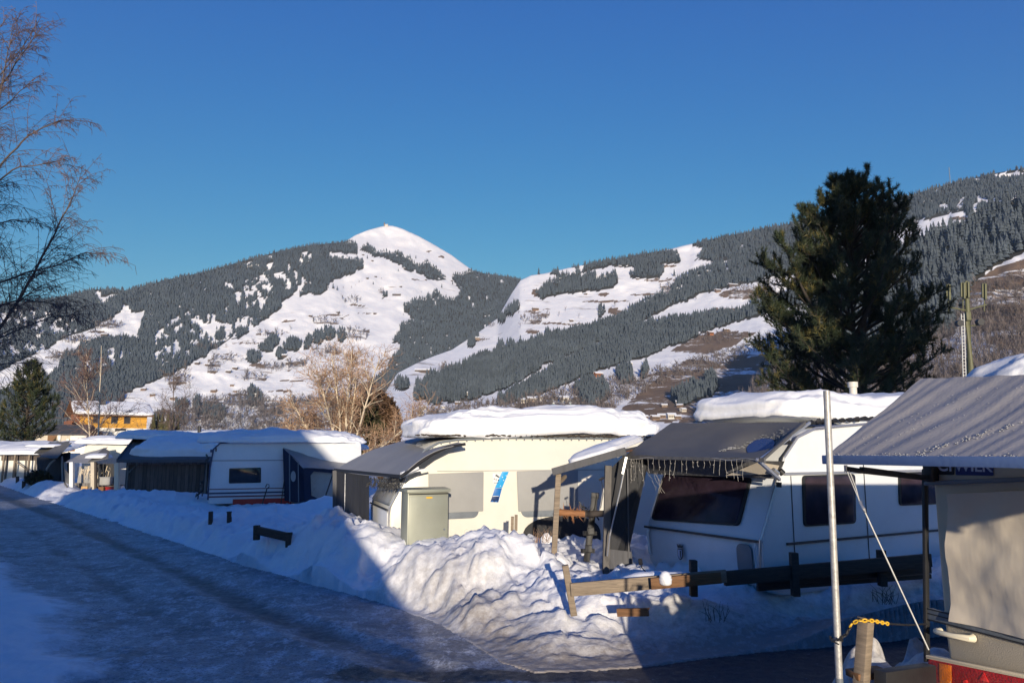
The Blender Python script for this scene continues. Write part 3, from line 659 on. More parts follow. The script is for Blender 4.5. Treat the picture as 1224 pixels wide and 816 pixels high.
V, F = merge([scatter(A, FA, HA, 'A', (-320, 680, 262, 530), 170000, 1, 10.5, spruce_far),])
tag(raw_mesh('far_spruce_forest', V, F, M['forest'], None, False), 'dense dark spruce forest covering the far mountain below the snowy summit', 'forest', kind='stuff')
V, F = merge([scatter(B, FB, HB, 'B', (560, 1450, 190, 500), 140000, 2, 10.5, spruce_far, front=(Cc, 900)), scatter(B, FB, HB, 'B', (470, 1000, 380, 505), 22000, 5, 11.5, spruce_mid)])
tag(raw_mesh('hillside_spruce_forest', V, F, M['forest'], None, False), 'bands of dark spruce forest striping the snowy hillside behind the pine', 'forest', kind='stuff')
V, F = merge([scatter(Cc, FC, HC, 'C', (920, 1560, 150, 460), 9000, 3, 17, spruce_mid)])
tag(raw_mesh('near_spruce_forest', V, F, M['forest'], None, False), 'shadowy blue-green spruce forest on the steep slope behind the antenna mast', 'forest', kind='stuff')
V, F = merge([scatter(Cc, GC, [], 'C', (870, 1560, 320, 528), 6500, 6, 12, bare_mid), scatter(B, GB, [], 'B', (500, 1000, 340, 512), 14000, 7, 10, bare_far), scatter(A, GA, [], 'A', (60, 500, 340, 528), 13000, 8, 16, bare_far)])
tag(raw_mesh('bare_woodland', V, F, M['greywood'], None, False), 'leafless grey-brown bushes and woodland along the lower slopes', 'woodland', kind='stuff')

# ---- trees one can tell apart, standing alone on the snow
def lone(name, tmpl, material, sheet, px, py, size, label, cat, group):
    p = sheet.at(px, py); p = np.array(p).reshape(3)
    if (name, 'm') not in lone.__dict__.setdefault('c', {}):
        o = raw_mesh(name, tmpl[0], tmpl[1], material, None, False); lone.c[(name, 'm')] = o
    else:
        o = lone.c[(name, 'm')].copy(); COL.objects.link(o)
    size *= rk(sheet, px, py); o.location = tuple(p - np.array([0, 0, 0.4])); o.scale = (size, size, size); o.rotation_euler = (0, 0, rng.uniform(0, 6))
    return tag(o, label, cat, group)
for px, py, sz in [(398, 345, 22), (403, 347, 18), (439, 309, 18), (490, 308, 20), (497, 309, 18), (476, 324, 13), (541, 340, 18), (528, 344, 20), (456, 453, 16), (446, 340, 14), (472, 408, 22), (330, 404, 22), (388, 396, 24)]:
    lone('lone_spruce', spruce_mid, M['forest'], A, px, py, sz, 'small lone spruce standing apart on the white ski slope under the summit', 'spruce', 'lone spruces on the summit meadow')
for px, py, sz in [(617, 372, 17), (644, 328, 22), (636, 326, 24), (610, 418, 20), (622, 416, 22), (716, 372, 20), (584, 460, 18), (562, 408, 20), (630, 425, 22), (601, 434, 22), (596, 414, 20), (770, 452, 20), (806, 330, 22), (812, 312, 24)]:
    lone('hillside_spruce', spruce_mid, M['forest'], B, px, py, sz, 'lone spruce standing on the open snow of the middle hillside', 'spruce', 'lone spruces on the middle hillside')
for px, py, sz in [(717, 370, 20), (735, 368, 22), (692, 380, 16), (676, 372, 16), (668, 378, 14), (640, 386, 20), (622, 392, 17), (805, 365, 14), (832, 360, 17), (700, 352, 12)]:
    lone('hillside_bare_tree', bare_mid, M['greywood'], B, px, py, sz, 'rounded leafless tree among the snowy hillside meadows', 'bare tree', 'leafless trees on the hillside meadows')
for px, py, sz in [(410, 345, 12), (420, 345, 13), (425, 342, 12), (429, 338, 13), (409, 358, 20), (318, 400, 17), (331, 396, 18), (347, 395, 20), (302, 412, 24), (296, 412, 18), (270, 416, 15), (456, 334, 12), (482, 378, 14), (504, 350, 10)]:
    lone('meadow_bare_tree', bare_mid, M['greywood'], A, px, py, sz, 'rounded leafless tree on the far snowy meadow under the mountain', 'bare tree', 'leafless trees on the far meadow')

# ---- houses and barns on the slopes
def house_mesh(name, L, W, H, rise, wallm, roofm, over=0.9, balcony=True):
    b = MB()
    b.box((0, 0, H / 2 - 3), (L, W, H + 6), 0)
    hw = W / 2 + over; hl = L / 2 + over; e = H - over * rise / (W / 2)
    b.add([(-L / 2, -W / 2, H), (L / 2, -W / 2, H), (L / 2, W / 2, H), (-L / 2, W / 2, H), (-L / 2, 0, H + rise), (L / 2, 0, H + rise)], [(0, 4, 3), (1, 2, 5)], 0)
    for sgn in (-1, 1):
        n = Vector((0, sgn * rise, W / 2)).normalized()
        b.slab([(-hl, sgn * hw, e), (hl, sgn * hw, e), (hl, 0, H + rise), (-hl, 0, H + rise)], n, 0.45, 1)
    if balcony:
        for k in range(int(L // 3)):
            for zz in (1.2, 3.8):
                if zz + 1.2 < H: b.box((-L / 2 + 1.8 + k * 3, -W / 2 - 0.02, zz + 0.6), (1.1, 0.12, 1.2), 2)
        for zz in (1.2, 3.8):
            if zz + 1.2 < H:
                for yy in (-W / 4, W / 4): b.box((-L / 2 - 0.02, yy, zz + 0.6), (0.12, 1.1, 1.2), 2)
        if H > 5: b.box((0, -W / 2 - 0.6, 3.0), (L * 0.9, 1.2, 0.9), 3)
    o = b.build(name, [wallm, M['snow'], M['glass2'], M['wooddark']])
    return o
HM = {}
def place_house(kind, sheet, px, py, rz, label, scale=1.0, group=None):
    spec = {'barn': (8, 6, 3, 2, M['barn'], False), 'farm': (16, 11, 6, 3, M['housewall'], True), 'white': (14, 11, 6.5, 3, M['housewhite'], True), 'orange': (14, 10, 6, 3, M['orangewall'], True), 'longfarm': (30, 10, 5, 3, M['barn'], True)}[kind]
    nm = {'barn': 'hay_barn', 'farm': 'farmhouse', 'white': 'village_house', 'orange': 'orange_chalet', 'longfarm': 'long_farmhouse'}[kind]
    if kind not in HM: o = HM[kind] = house_mesh(nm, *spec[:4], spec[4], None, balcony=spec[5])
    else: o = HM[kind].copy(); COL.objects.link(o)
    p = np.array(sheet.at(px, py)).reshape(3); o.location = tuple(p); scale *= rk(sheet, px, py); o.rotation_euler = (0, 0, rz); o.scale = (scale,) * 3
    cat = {'barn': 'barn', 'farm': 'farmhouse', 'white': 'house', 'orange': 'chalet', 'longfarm': 'farmhouse'}[kind]
    return tag(o, label, cat, group)
for i, (px, py) in enumerate([(439, 332), (479, 342), (449, 330), (483, 320), (445, 311), (404, 373), (371, 377), (540, 335), (340, 425), (344, 434), (236, 434), (248, 436), (273, 444), (281, 440), (365, 338), (448, 374), (509, 334), (434, 304)]):
    place_house('barn', A, px, py + 1, rng.uniform(-0.4, 0.4), 'tiny dark hay barn with snowy roof on the far mountain meadow', 1.15, 'hay barns on the far mountain meadows')
place_house('longfarm', A, 474, 353, 0.05, 'long dark farmhouse alone in the middle of the summit ski slope', 1.0)
place_house('farm', A, 125, 402, 0.1, 'brown farmhouse on the bright triangular meadow at far left', 1.0)
for i, (px, py) in enumerate([(717, 372), (700, 351), (683, 383), (762, 333), (741, 318), (604, 416), (560, 372), (845, 324)]):
    place_house('barn', B, px, py + 1, rng.uniform(-0.4, 0.4), 'tiny dark barn with snowy roof on the middle hillside', 0.95, 'barns on the middle hillside')
place_house('longfarm', B, 505, 445, 0.0, 'long low farmhouse with snowy roof at the bottom edge of the forest', 0.7)
place_house('farm', B, 640, 371, 0.2, 'brown farmhouse among trees at the left edge of the middle meadow', 0.85)
place_house('farm', B, 570, 406, 0.1, 'brown farmhouse beside the lower forest edge on the left spur', 0.75)
place_house('longfarm', B, 876, 342, 0.3, 'long snow-roofed farmhouse high on the terrace left of the pine', 0.8)
place_house('farm', B, 858, 349, 0.3, 'small farmhouse just below the long terrace farm', 0.8)
place_house('orange', B, 715, 450, 0.35, 'orange wooden chalet standing alone above the bare trees, upper centre', 0.62)
place_house('orange', B, 849, 400, 0.4, 'wide orange chalet on the brown hillside left of the pine', 0.7)
place_house('farm', B, 868, 396, 0.2, 'dark farmhouse directly right of the wide orange hillside chalet', 0.6)
place_house('white', B, 753, 436, 0.1, 'small white house with blue-shadowed roof beside the forest edge', 0.4)
place_house('farm', B, 630, 459, 0.2, 'farmhouse on the narrow snow strip below the forest', 0.5)
place_house('farm', B, 627, 462, 0.2, 'lower brown farmhouse on the narrow snow strip', 0.4)
place_house('farm', B, 549, 473, 0.1, 'tan farmhouse above the valley village with two gables', 0.42)
place_house('white', B, 562, 472, -0.2, 'pale house beside the tan farmhouse above the village', 0.4)
place_house('farm', B, 547, 483, 0.3, 'brown roofed house beneath the tan farmhouse', 0.3)
vill = [('white', 626, 481, .2, 'white gabled house in front of the bare wood', .36), ('farm', 636, 480, .0, 'wide snow-roofed house right of the white gabled one', .46), ('white', 645, 478, -.1, 'pale house with bright snowy roof by the bare wood', .36),
        ('white', 674, 480, .1, 'large pale lift station building between the green cabins', .5), ('farm', 690, 476, .3, 'small cabin under the tall spruces beside the lift', .22), ('white', 711, 482, 0, 'low pale house under the dark spruce clump', .3)]
for k, px, py, rz, lb, sc in vill: place_house(k, B, px, py, rz, lb, sc)
vr = random.Random(4)
for i in range(26):
    px = vr.uniform(500, 625); py = vr.uniform(486, 503)
    place_house(vr.choice(['farm', 'white', 'farm']), B, px, py, vr.uniform(-.5, .5), 'small snow-roofed house in the crowded valley village', vr.uniform(0.22, 0.34), 'houses of the valley village left of the long snow roof')
for i in range(12):
    px = vr.uniform(770, 870); py = vr.uniform(482, 502)
    place_house(vr.choice(['farm', 'white']), B, px, py, vr.uniform(-.5, .5), 'snow-roofed village house at the foot of the brown hill', vr.uniform(0.22, 0.34), 'village houses at the foot of the brown hill')
for i in range(12):
    px = vr.uniform(150, 430); py = vr.uniform(500, 520)
    place_house(vr.choice(['farm', 'white']), A, px, py, vr.uniform(-.5, .5), 'pale snow-roofed house on the valley floor below the far mountain', vr.uniform(0.3, 0.5), 'valley houses below the far mountain')
for i in range(7):
    px = vr.uniform(100, 330); py = vr.uniform(450, 480)
    place_house('farm', A, px, py, vr.uniform(-.5, .5), 'small brown farm among the lower snowy meadows', vr.uniform(0.35, 0.6), 'farms among the lower meadows')
# green cable cars beside the lift station
for i, (px, lb) in enumerate([(661, 'left of two green cable cars hanging beside the lift station'), (682, 'right of two green cable cars hanging beside the lift station')]):
    p = Vector(np.array(B.at(px, 486)).reshape(3)); t = thing('cable_car', lb, 'cable car', p, 0.2, 'green cable cars at the lift station')
    s_ = 1.45 * rk(B, px, 486)
    b = MB(Matrix.Translation(p) @ Matrix.Scale(s_, 4)); b.tube([(0, 0, 0), (0, 0, .3), (0, 0, 1.3)], [0.8, 1.3, 1.35], 12); b.build('cabin', M['green_cabin'], t, True, 40)
    b = MB(Matrix.Translation(p) @ Matrix.Scale(s_, 4)); b.tube([(0, 0, 1.31), (0, 0, 2.2)], [1.3, 1.05], 12); b.build('window_band', M['paper'], t, True, 40)
    b = MB(Matrix.Translation(p) @ Matrix.Scale(s_, 4)); b.tube([(0, 0, 2.21), (0, 0, 2.5)], [1.1, .7], 12); b.beam((0, 0, 2.4), (0, 0, 4.4), .12, .12); b.build('hanger', M['greytrim'], t)
# summit chapel and mast
p = Vector(np.array(A.at(462, 271)).reshape(3)); t = thing('summit_chapel', 'tiny chapel building on the very top of the snowy summit', 'chapel', p, 0.3)
b = MB(Matrix.Translation(p)); b.box((0, 0, 1), (13, 8, 12)); b.add([(-6.5, -4, 7), (6.5, -4, 7), (6.5, 4, 7), (-6.5, 4, 7), (-6.5, 0, 11), (6.5, 0, 11)], [(0, 1, 5, 4), (2, 3, 4, 5), (0, 4, 3), (1, 2, 5)]); b.build('wall', M['housewhite'], t)
b = MB(Matrix.Translation(p)); b.box((-8.6, 0, 4), (4, 4, 20)); b.add([(-10.6, -2, 14), (-6.6, -2, 14), (-6.6, 2, 14), (-10.6, 2, 14), (-8.6, 0, 20)], [(0, 1, 4), (1, 2, 4), (2, 3, 4), (3, 0, 4)]); b.build('tower', M['housewall'], t)
p = Vector(np.array(B.at(1136, 219)).reshape(3)); b = MB(); b.beam(p, p + Vector((0, 0, 50)), 1.3, 1.3)
tag(b.build('radio_mast', M['greytrim']), 'thin radio mast rising above the wooded ridge at upper right', 'radio mast')

# ================================================================== ground and road
foot = [G(*q) for q in [(-60, 568), (0, 580), (49, 597), (122, 620), (196, 644), (294, 676), (392, 703), (450, 718), (520, 744), (565, 770), (600, 792), (640, 803), (700, 801), (760, 797), (800, 791), (900, 779), (1000, 771), (1105, 760)]]
foot2 = [(p.x, p.y) for p in foot]
fx, fy = foot2[0]; f1x, f1y = foot2[1]
far = (foot2[0][0] - 60, foot2[0][1] + 45)
left_e = [(-4.9, 2.0), (-5.0, 7.7), (-6.6, 10.0), (-10.5, 14.5), (-16.0, 20.0), (-30, 36), (-60, 66), (-130, 125)]
ROAD = [far] + foot2 + [(12, 10.6), (14, 8.0), (9, 6.9), (5.0, 6.3), (3.2, 5.8), (2.2, 5.35), (1.5, 5.0), (1.2, 4.4), (1.25, 3.2), (1.7, 1.2), (2.2, -4.0), (-4.9, -4.0)] + left_e
def blocks(x, y, seed):
    """Broken slabs of ploughed snow: each cell its own height and tilt, edges softened."""
    ix = np.floor(x); iy = np.floor(y); f1 = np.full(np.shape(x), 9.0); f2 = f1.copy(); h = np.zeros(np.shape(x))
    for dx in (-1, 0, 1):
        for dy in (-1, 0, 1):
            cx = ix + dx; cy = iy + dy; px = cx + _h(cx, cy, seed); py = cy + _h(cx, cy, seed + 5); d = np.hypot(x - px, y - py)
            hv = _h(cx, cy, seed + 9) + (x - px) * (_h(cx, cy, seed + 11) - .5) * 1.3 + (y - py) * (_h(cx, cy, seed + 13) - .5) * 1.3
            near = d < f1; f2 = np.where(near, f1, np.minimum(f2, d)); h = np.where(near, hv, h); f1 = np.minimum(f1, d)
    e = sstep(0.0, 0.28, f2 - f1); return (h - 0.25) * e
def noise_amp(d): return np.clip(1.0 - d / 90.0, 0.35, 1)
BUMPS = [(-0.1, 11.9, 0.22, 0.8, 0.7), (-1.75, 12.0, 0.22, 0.5, 0.5), (0.9, 10.6, 0.06, 0.6, 0.5), (-0.9, 12.6, -0.12, 0.5, 0.6),
         (-3.6, 13.0, 0.25, 0.7, 0.6), (-2.9, 12.8, 0.15, 0.7, 0.8), (-5.2, 15.3, 0.2, 0.8, 0.7), (-3.4, 15.6, 0.42, 0.7, 0.9), (-6.6, 20, 0.25, 1.2, 1.0), (-7.6, 24.5, 0.22, 1.2, 1.0), (-8.6, 26.0, -0.22, 1.3, 1.2), (-5.9, 25.3, 0.4, 0.9, .9), (-13.5, 30, 0.3, 2.2, 1.5),
         (3.0, 9.6, 0.12, 0.7, 0.5), (4.3, 9.2, 0.3, 0.8, 0.5), (5.4, 9.5, 0.42, 0.8, 0.6), (2.4, 9.6, 0.14, 0.6, 0.4),
         (-20.5, 34.0, -0.35, 1.2, 3.0), (1.88, 4.55, 0.60, 0.36, 0.45), (1.75, 4.5, 0.10, 0.15, 0.2), (2.10, 4.6, 0.08, 0.12, 0.2), (2.50, 4.7, 0.36, 0.2, 0.3)]
def ground_z(x, y):
    x = np.asarray(x, float); y = np.asarray(y, float)
    ins = inpoly(x, y, ROAD); d = dist_poly(x, y, ROAD, True); sd = np.where(ins, -d, d)
    dist = np.hypot(x, y); na = noise_amp(dist)
    wob = 0.35 * fbm(x * 0.7, y * 0.7, 3, 41)
    s1 = sd + wob * np.clip(sd + 0.5, 0, 1) + 0.16 * fbm(x * 1.6, y * 1.6, 3, 57) + 0.05 * fbm(x * 7, y * 7, 2, 58) - 0.06
    w_ = 0.6 + 1.1 * sstep(-0.8, 0.2, x) * sstep(12, 9.5, y) * sstep(5.8, 6.8, y)
    rise = sstep(-0.05, w_, s1)
    lot = 0.42 - 0.13 * sstep(13.5, 18, y) + 0.12 * fbm(x * 0.35, y * 0.35, 3, 8)
    crest = 0.30 * np.exp(-((s1 - 1.15) / 0.75) ** 2) * (0.7 + 0.9 * vn(x * 0.55, y * 0.55, 12))
    crest = crest * (1 - 0.45 * sstep(13, 17, y))
    low = sstep(-0.6, 0.6, x) * sstep(11.6, 10.2, y) * sstep(5.8, 6.8, y)                     # the low bank in front of the fence
    crest = crest * (1 - 0.9 * low); lot = lot - (0.10 - 0.10 * sstep(2.5, 4.5, x)) * low
    z = rise * (lot + crest)
    for bx, by, a, rx, ry in BUMPS:
        z = z + a * np.exp(-(((x - bx) / rx) ** 2 + ((y - by) / ry) ** 2) ** 1.2) * np.where(a > 0, 1, rise)
    lump = sstep(0.0, 0.5, sd)
    wx = x + 0.12 * fbm(x * 3, y * 3, 3, 3); wy = y + 0.12 * fbm(x * 3 + 9, y * 3, 3, 23)
    clod = blocks(wx * 2.1, wy * 2.1, 4); clod2 = blocks(wx * 4.6, wy * 4.6, 6)
    patch = 0.9 * sstep(-0.35, 0.3, fbm(x * 0.4, y * 0.4, 2, 19) + np.exp(-((x + 0.2) / 2.5) ** 2 - ((y - 10.5) / 2.0) ** 2))
    apron = sstep(-0.9, 0.1, x) * sstep(1.7, 0.5, sd) * (y < 10.5) * (y > 6)
    z = z + apron * lump * 0.05 * fbm(x * 1.3, y * 8.0, 4, 63)
    z = z + lump * na * (1 - 0.72 * apron) * (0.16 * fbm(x * 1.1, y * 1.1, 4, 2) + (0.35 + np.maximum(patch, 0.6 * np.exp(-(sd / 3.0) ** 2))) * (0.17 * clod + 0.085 * clod2) + 0.045 * fbm(x * 4, y * 4, 5, 5))
    # unseen snow ridge added behind the camera to shade the near road
    z = z + 1.58 * np.exp(-(np.abs((x - 0.9) / 2.2) ** 4)) * np.exp(-((y + 2.6) / 0.75) ** 2) * (1 + 0.06 * fbm(x * 2, y * 2, 3, 8))
    z = np.where(sd < 0, np.where(y < 0.5, z - 0.1, -0.10), z)
    z = z + sstep(55, 300, dist) * 0.0
    return z
def drop(px, py):
    """First ground point on the ray through a pixel."""
    Ys = np.linspace(6, 60, 3000); d = ray(px, py); X_ = Ys * d.x / d.y; Z_ = EYE.z + Ys * d.z / d.y
    g_ = ground_z(X_, Ys); k_ = np.argmax(Z_ <= g_); return Vector((X_[k_], Ys[k_], g_[k_]))
azs = np.concatenate([np.radians(np.arange(-180, -44, 4.0)), np.radians(np.linspace(-44, 44, 640)), np.radians(np.arange(47, 180.1, 4.0))])
rs = np.concatenate([np.linspace(0.4, 3.4, 14), np.exp(np.linspace(math.log(3.5), math.log(16), 330)), np.exp(np.linspace(math.log(16.1), math.log(60), 170)), np.exp(np.linspace(math.log(62), math.log(5500), 34))])
AZ, RR = np.meshgrid(azs, rs)
gx = RR * np.sin(AZ); gy = RR * np.cos(AZ); gz = ground_z(gx, gy)
n = len(azs); k = len(rs)
ii, jj = np.meshgrid(np.arange(n - 1), np.arange(k - 1)); a = (jj * n + ii).ravel()
Fg = np.stack([a, a + 1, a + n + 1, a + n], -1)
# close the round at the camera's feet
Vg = np.stack([gx, gy, gz], -1).reshape(-1, 3)
def groundmat():
    m, nt, b = _mat('trampled_snow'); N = nt.nodes
    geo = N.new('ShaderNodeNewGeometry')
    def noise(s, d=6, r=0.6, t='ShaderNodeTexNoise'):
        n = N.new(t); n.inputs['Scale'].default_value = s; n.inputs['Detail'].default_value = d; n.inputs['Roughness'].default_value = r
        lnk(nt, geo.outputs['Position'], n.inputs['Vector']); return n.outputs['Fac']
    at = N.new('ShaderNodeAttribute'); at.attribute_name = 'grime'
    r = N.new('ShaderNodeMapRange'); r.inputs['From Min'].default_value = 0.35; r.inputs['From Max'].default_value = 0.65; lnk(nt, noise(3.0, 8, 0.7), r.inputs['Value'])
    c1 = N.new('ShaderNodeMix'); c1.data_type = 'RGBA'; c1.inputs['A'].default_value = (0.78, 0.79, 0.81, 1); c1.inputs['B'].default_value = (0.88, 0.88, 0.89, 1); lnk(nt, r.outputs['Result'], c1.inputs['Factor'])
    n2 = noise(9, 8, 0.75); ad = N.new('ShaderNodeMath'); ad.operation = 'ADD'; lnk(nt, at.outputs['Fac'], ad.inputs[0]); lnk(nt, n2, ad.inputs[1])
    r2 = N.new('ShaderNodeMapRange'); r2.inputs['From Min'].default_value = 0.68; r2.inputs['From Max'].default_value = 1.35; r2.inputs['To Max'].default_value = 0.85; lnk(nt, ad.outputs[0], r2.inputs['Value'])
    c2 = N.new('ShaderNodeMix'); c2.data_type = 'RGBA'; c2.inputs['B'].default_value = (0.19, 0.155, 0.125, 1); lnk(nt, r2.outputs['Result'], c2.inputs['Factor']); lnk(nt, c1.outputs['Result'], c2.inputs['A'])
    lnk(nt, c2.outputs['Result'], b.inputs['Base Color']); b.inputs['Roughness'].default_value = 0.7; b.inputs['Specular IOR Level'].default_value = 0.35
    b1 = N.new('ShaderNodeBump'); b1.inputs['Strength'].default_value = 0.55; b1.inputs['Distance'].default_value = 0.05; lnk(nt, noise(7, 10, 0.62), b1.inputs['Height'])
    b2 = N.new('ShaderNodeBump'); b2.inputs['Strength'].default_value = 0.35; b2.inputs['Distance'].default_value = 0.008; lnk(nt, noise(60, 4, 0.6), b2.inputs['Height']); lnk(nt, b1.outputs['Normal'], b2.inputs['Normal'])
    lnk(nt, b2.outputs['Normal'], b.inputs['Normal'])
    return m
M['groundsnow'] = groundmat()
gd = dist_poly(gx, gy, ROAD, True)
grime = np.clip(1.25 - gd / 1.25, 0, 1) * sstep(-3.5, 0.5, gx) * (np.hypot(gx, gy) < 20) * 0.85
tag(raw_mesh('ground', Vg, Fg, M['groundsnow'], None, True, None, {'grime': grime.ravel()}), kind='structure')

# road sheet with its own relief of ruts and ice
track1 = [(p.x, p.y) for p in [G(*q) for q in [(-40, 583), (0, 592), (74, 620), (172, 664), (255, 703), (343, 742), (420, 772), (520, 805), (700, 870)]]]
track2 = [(p.x, p.y) for p in [G(*q) for q in [(-40, 605), (0, 614), (40, 636), (80, 665), (150, 712), (230, 760)]]]
track3 = [(p.x, p.y) for p in [G(*q) for q in [(420, 805), (560, 806), (700, 807), (860, 800), (980, 788), (1110, 775)]]]
raz = np.radians(np.linspace(-75, 75, 900)); rrs = np.concatenate([np.linspace(0.5, 5.5, 30), np.exp(np.linspace(math.log(5.6), math.log(22), 300)), np.exp(np.linspace(math.log(22.2), math.log(170), 110))])
AZ, RR = np.meshgrid(raz, rrs); x = RR * np.sin(AZ); y = RR * np.cos(AZ)
keep = inpoly(x, y, ROAD) | (dist_poly(x, y, ROAD, True) < 0.45)
d1 = dist_poly(x, y, track1); d2 = dist_poly(x, y, track2); d3 = dist_poly(x, y, track3)
wn_ = 0.05 * fbm(x * 1.7, y * 1.7, 3, 4) ; farw = np.clip(np.hypot(x, y) / 25, 1, 3)
tr = np.maximum(np.exp(-((d1 + wn_ * 2) / (0.25 * farw)) ** 2) * (0.8 + 0.5 * fbm(x * 1.1, y * 1.1, 3, 8)), 0.6 * np.exp(-((d2 + wn_ * 2) / (0.2 * farw)) ** 2) * (0.8 + 0.6 * fbm(x, y, 3, 9)))
fd = dist_poly(x, y, [(a_, b_) for a_, b_ in foot2[10:]] + [(12, 10.6)])
asph = sstep(0.3, 1.6, x + 0.7 * fbm(x * 1.2, y * 1.2, 3, 5) - 0.3 * (y - 7.5)) * sstep(-0.35, 0.05, fd + 0.25 * fbm(x * 2, y * 2, 3, 15)) 
asph = np.maximum(asph, 0.75 * sstep(7.9, 7.0, y + 0.5 * fbm(x * 1.5, y * 1.5, 3, 6)) * sstep(-4.5, -0.5, x))
asph = np.maximum(asph, 0.8 * np.exp(-(d3 / 0.3) ** 2))
pale = sstep(1.6, 0.1, dist_poly(x, y, left_e) + 0.5 * fbm(x * .8, y * .8, 3, 44))
z = 0.010 * fbm(x * 0.8, y * 0.8, 3, 3) + 0.16 * pale * (1 + .3 * fbm(x, y, 3, 45)) + 0.005 * fbm(x * 4, y * 7, 4, 6) - 0.035 * tr + 0.02 * np.exp(-((d1 - 0.4) / 0.15) ** 2) - 0.015 * asph + 0.008 * fbm(x * 14, y * 14, 3, 16)
n = len(raz); k = len(rrs); ii, jj = np.meshgrid(np.arange(n - 1), np.arange(k - 1)); a = (jj * n + ii).ravel(); F = np.stack([a, a + 1, a + n + 1, a + n], -1)
kf = keep.ravel(); F = F[kf[F].all(1)]; used = np.unique(F); remap = np.full(n * k, -1); remap[used] = np.arange(len(used)); F = remap[F]
def roadmat():
    m, nt, b = _mat('icy_road'); N = nt.nodes; geo = N.new('ShaderNodeNewGeometry')
    def noise(s, d=6, r=0.6, sc=(1, 1, 1)):
        mp = N.new('ShaderNodeMapping'); mp.inputs['Scale'].default_value = sc; lnk(nt, geo.outputs['Position'], mp.inputs['Vector'])
        n = N.new('ShaderNodeTexNoise'); n.inputs['Scale'].default_value = s; n.inputs['Detail'].default_value = d; n.inputs['Roughness'].default_value = r
        lnk(nt, mp.outputs['Vector'], n.inputs['Vector']); return n.outputs['Fac']
    def at(nm): a = N.new('ShaderNodeAttribute'); a.attribute_name = nm; return a.outputs['Fac']
    def mr(v, a, c, lo=0, hi=1):
        n = N.new('ShaderNodeMapRange'); n.inputs['From Min'].default_value = a; n.inputs['From Max'].default_value = c; n.inputs['To Min'].default_value = lo; n.inputs['To Max'].default_value = hi
        lnk(nt, v, n.inputs['Value']); return n.outputs['Result']
    def mix(f, a, c):
        n = N.new('ShaderNodeMix'); n.data_type = 'RGBA'; lnk(nt, f, n.inputs['Factor'])
        for s_, v in (('A', a), ('B', c)):
            if isinstance(v, tuple): n.inputs[s_].default_value = (*v, 1)
            else: lnk(nt, v, n.inputs[s_])
        return n.outputs['Result']
    def add(a, c, op='ADD'):
        n = N.new('ShaderNodeMath'); n.operation = op
        for i, v in enumerate((a, c)):
            if isinstance(v, (int, float)): n.inputs[i].default_value = v
            else: lnk(nt, v, n.inputs[i])
        return n.outputs[0]
    packed = mix(mr(noise(0.9, 7, 0.6), 0.35, 0.65), (0.17, 0.175, 0.19), (0.40, 0.41, 0.43))
    loose = mix(mr(noise(4, 9, 0.8, (1, 0.6, 1)), 0.50, 0.58), packed, (0.58, 0.60, 0.64))
    gritty = mix(mr(noise(22, 7, 0.85), 0.47, 0.62), loose, (0.13, 0.125, 0.125))
    ice = mix(noise(12, 5, 0.7), (0.035, 0.035, 0.04), (0.15, 0.155, 0.17))
    c = mix(mr(add(at('track'), add(noise(7, 7, 0.75), 0.55, 'SUBTRACT')), 0.15, 0.7), gritty, ice)
    asp = mix(mr(noise(60, 4, 0.8), 0.35, 0.65), (0.018, 0.018, 0.02), (0.085, 0.08, 0.08))
    asp = mix(mr(noise(11, 9, 0.8), 0.60, 0.68), asp, (0.35, 0.36, 0.38))
    f = mr(add(at('asphalt'), add(add(noise(5, 9, 0.78), 0.5, 'SUBTRACT'), 1.3, 'MULTIPLY')), 0.35, 0.6)
    c = mix(f, c, asp)
    c = mix(mr(add(at('pale'), add(noise(3, 8, 0.7), 0.5, 'SUBTRACT')), 0.3, 0.75), c, (0.76, 0.77, 0.8))
    lnk(nt, c, b.inputs['Base Color'])
    lnk(nt, mr(noise(8, 5, 0.7), 0.3, 0.7, 0.38, 0.8), b.inputs['Roughness']); b.inputs['Specular IOR Level'].default_value = 0.4
    b1 = N.new('ShaderNodeBump'); b1.inputs['Strength'].default_value = 0.5; b1.inputs['Distance'].default_value = 0.022; lnk(nt, noise(12, 10, 0.72, (1, 0.6, 1)), b1.inputs['Height'])
    b2 = N.new('ShaderNodeBump'); b2.inputs['Strength'].default_value = 0.5; b2.inputs['Distance'].default_value = 0.006; lnk(nt, noise(110, 3, 0.6), b2.inputs['Height']); lnk(nt, b1.outputs['Normal'], b2.inputs['Normal'])
    lnk(nt, b2.outputs['Normal'], b.inputs['Normal'])
    return m
M['road'] = roadmat()
tag(raw_mesh('road', np.stack([x, y, z], -1).reshape(-1, 3)[used], F, M['road'], None, True, None, {'track': tr.ravel()[used], 'asphalt': asph.ravel()[used], 'pale': pale.ravel()[used]}), kind='structure')

# the mountain air
if HAZE > 0:
    b = MB(); x0, x1, y0, y1, z0, z1 = -5600, 5600, -90, 5700, -14, 1330
    b.box(((x0 + x1) / 2, (y0 + y1) / 2, (z0 + z1) / 2), (x1 - x0, y1 - y0, z1 - z0))
    hm = bpy.data.materials.new('mountain_air'); hm.use_nodes = True; nt = hm.node_tree; nt.nodes.remove(nt.nodes['Principled BSDF'])
    pv = nt.nodes.new('ShaderNodeVolumePrincipled'); pv.inputs['Color'].default_value = HAZECOL; pv.inputs['Density'].default_value = HAZE
    nt.links.new(pv.outputs[0], nt.nodes['Material Output'].inputs['Volume'])
    tag(b.build('haze', hm), 'thin pale blue air between the camera and the mountains', 'haze', kind='stuff')
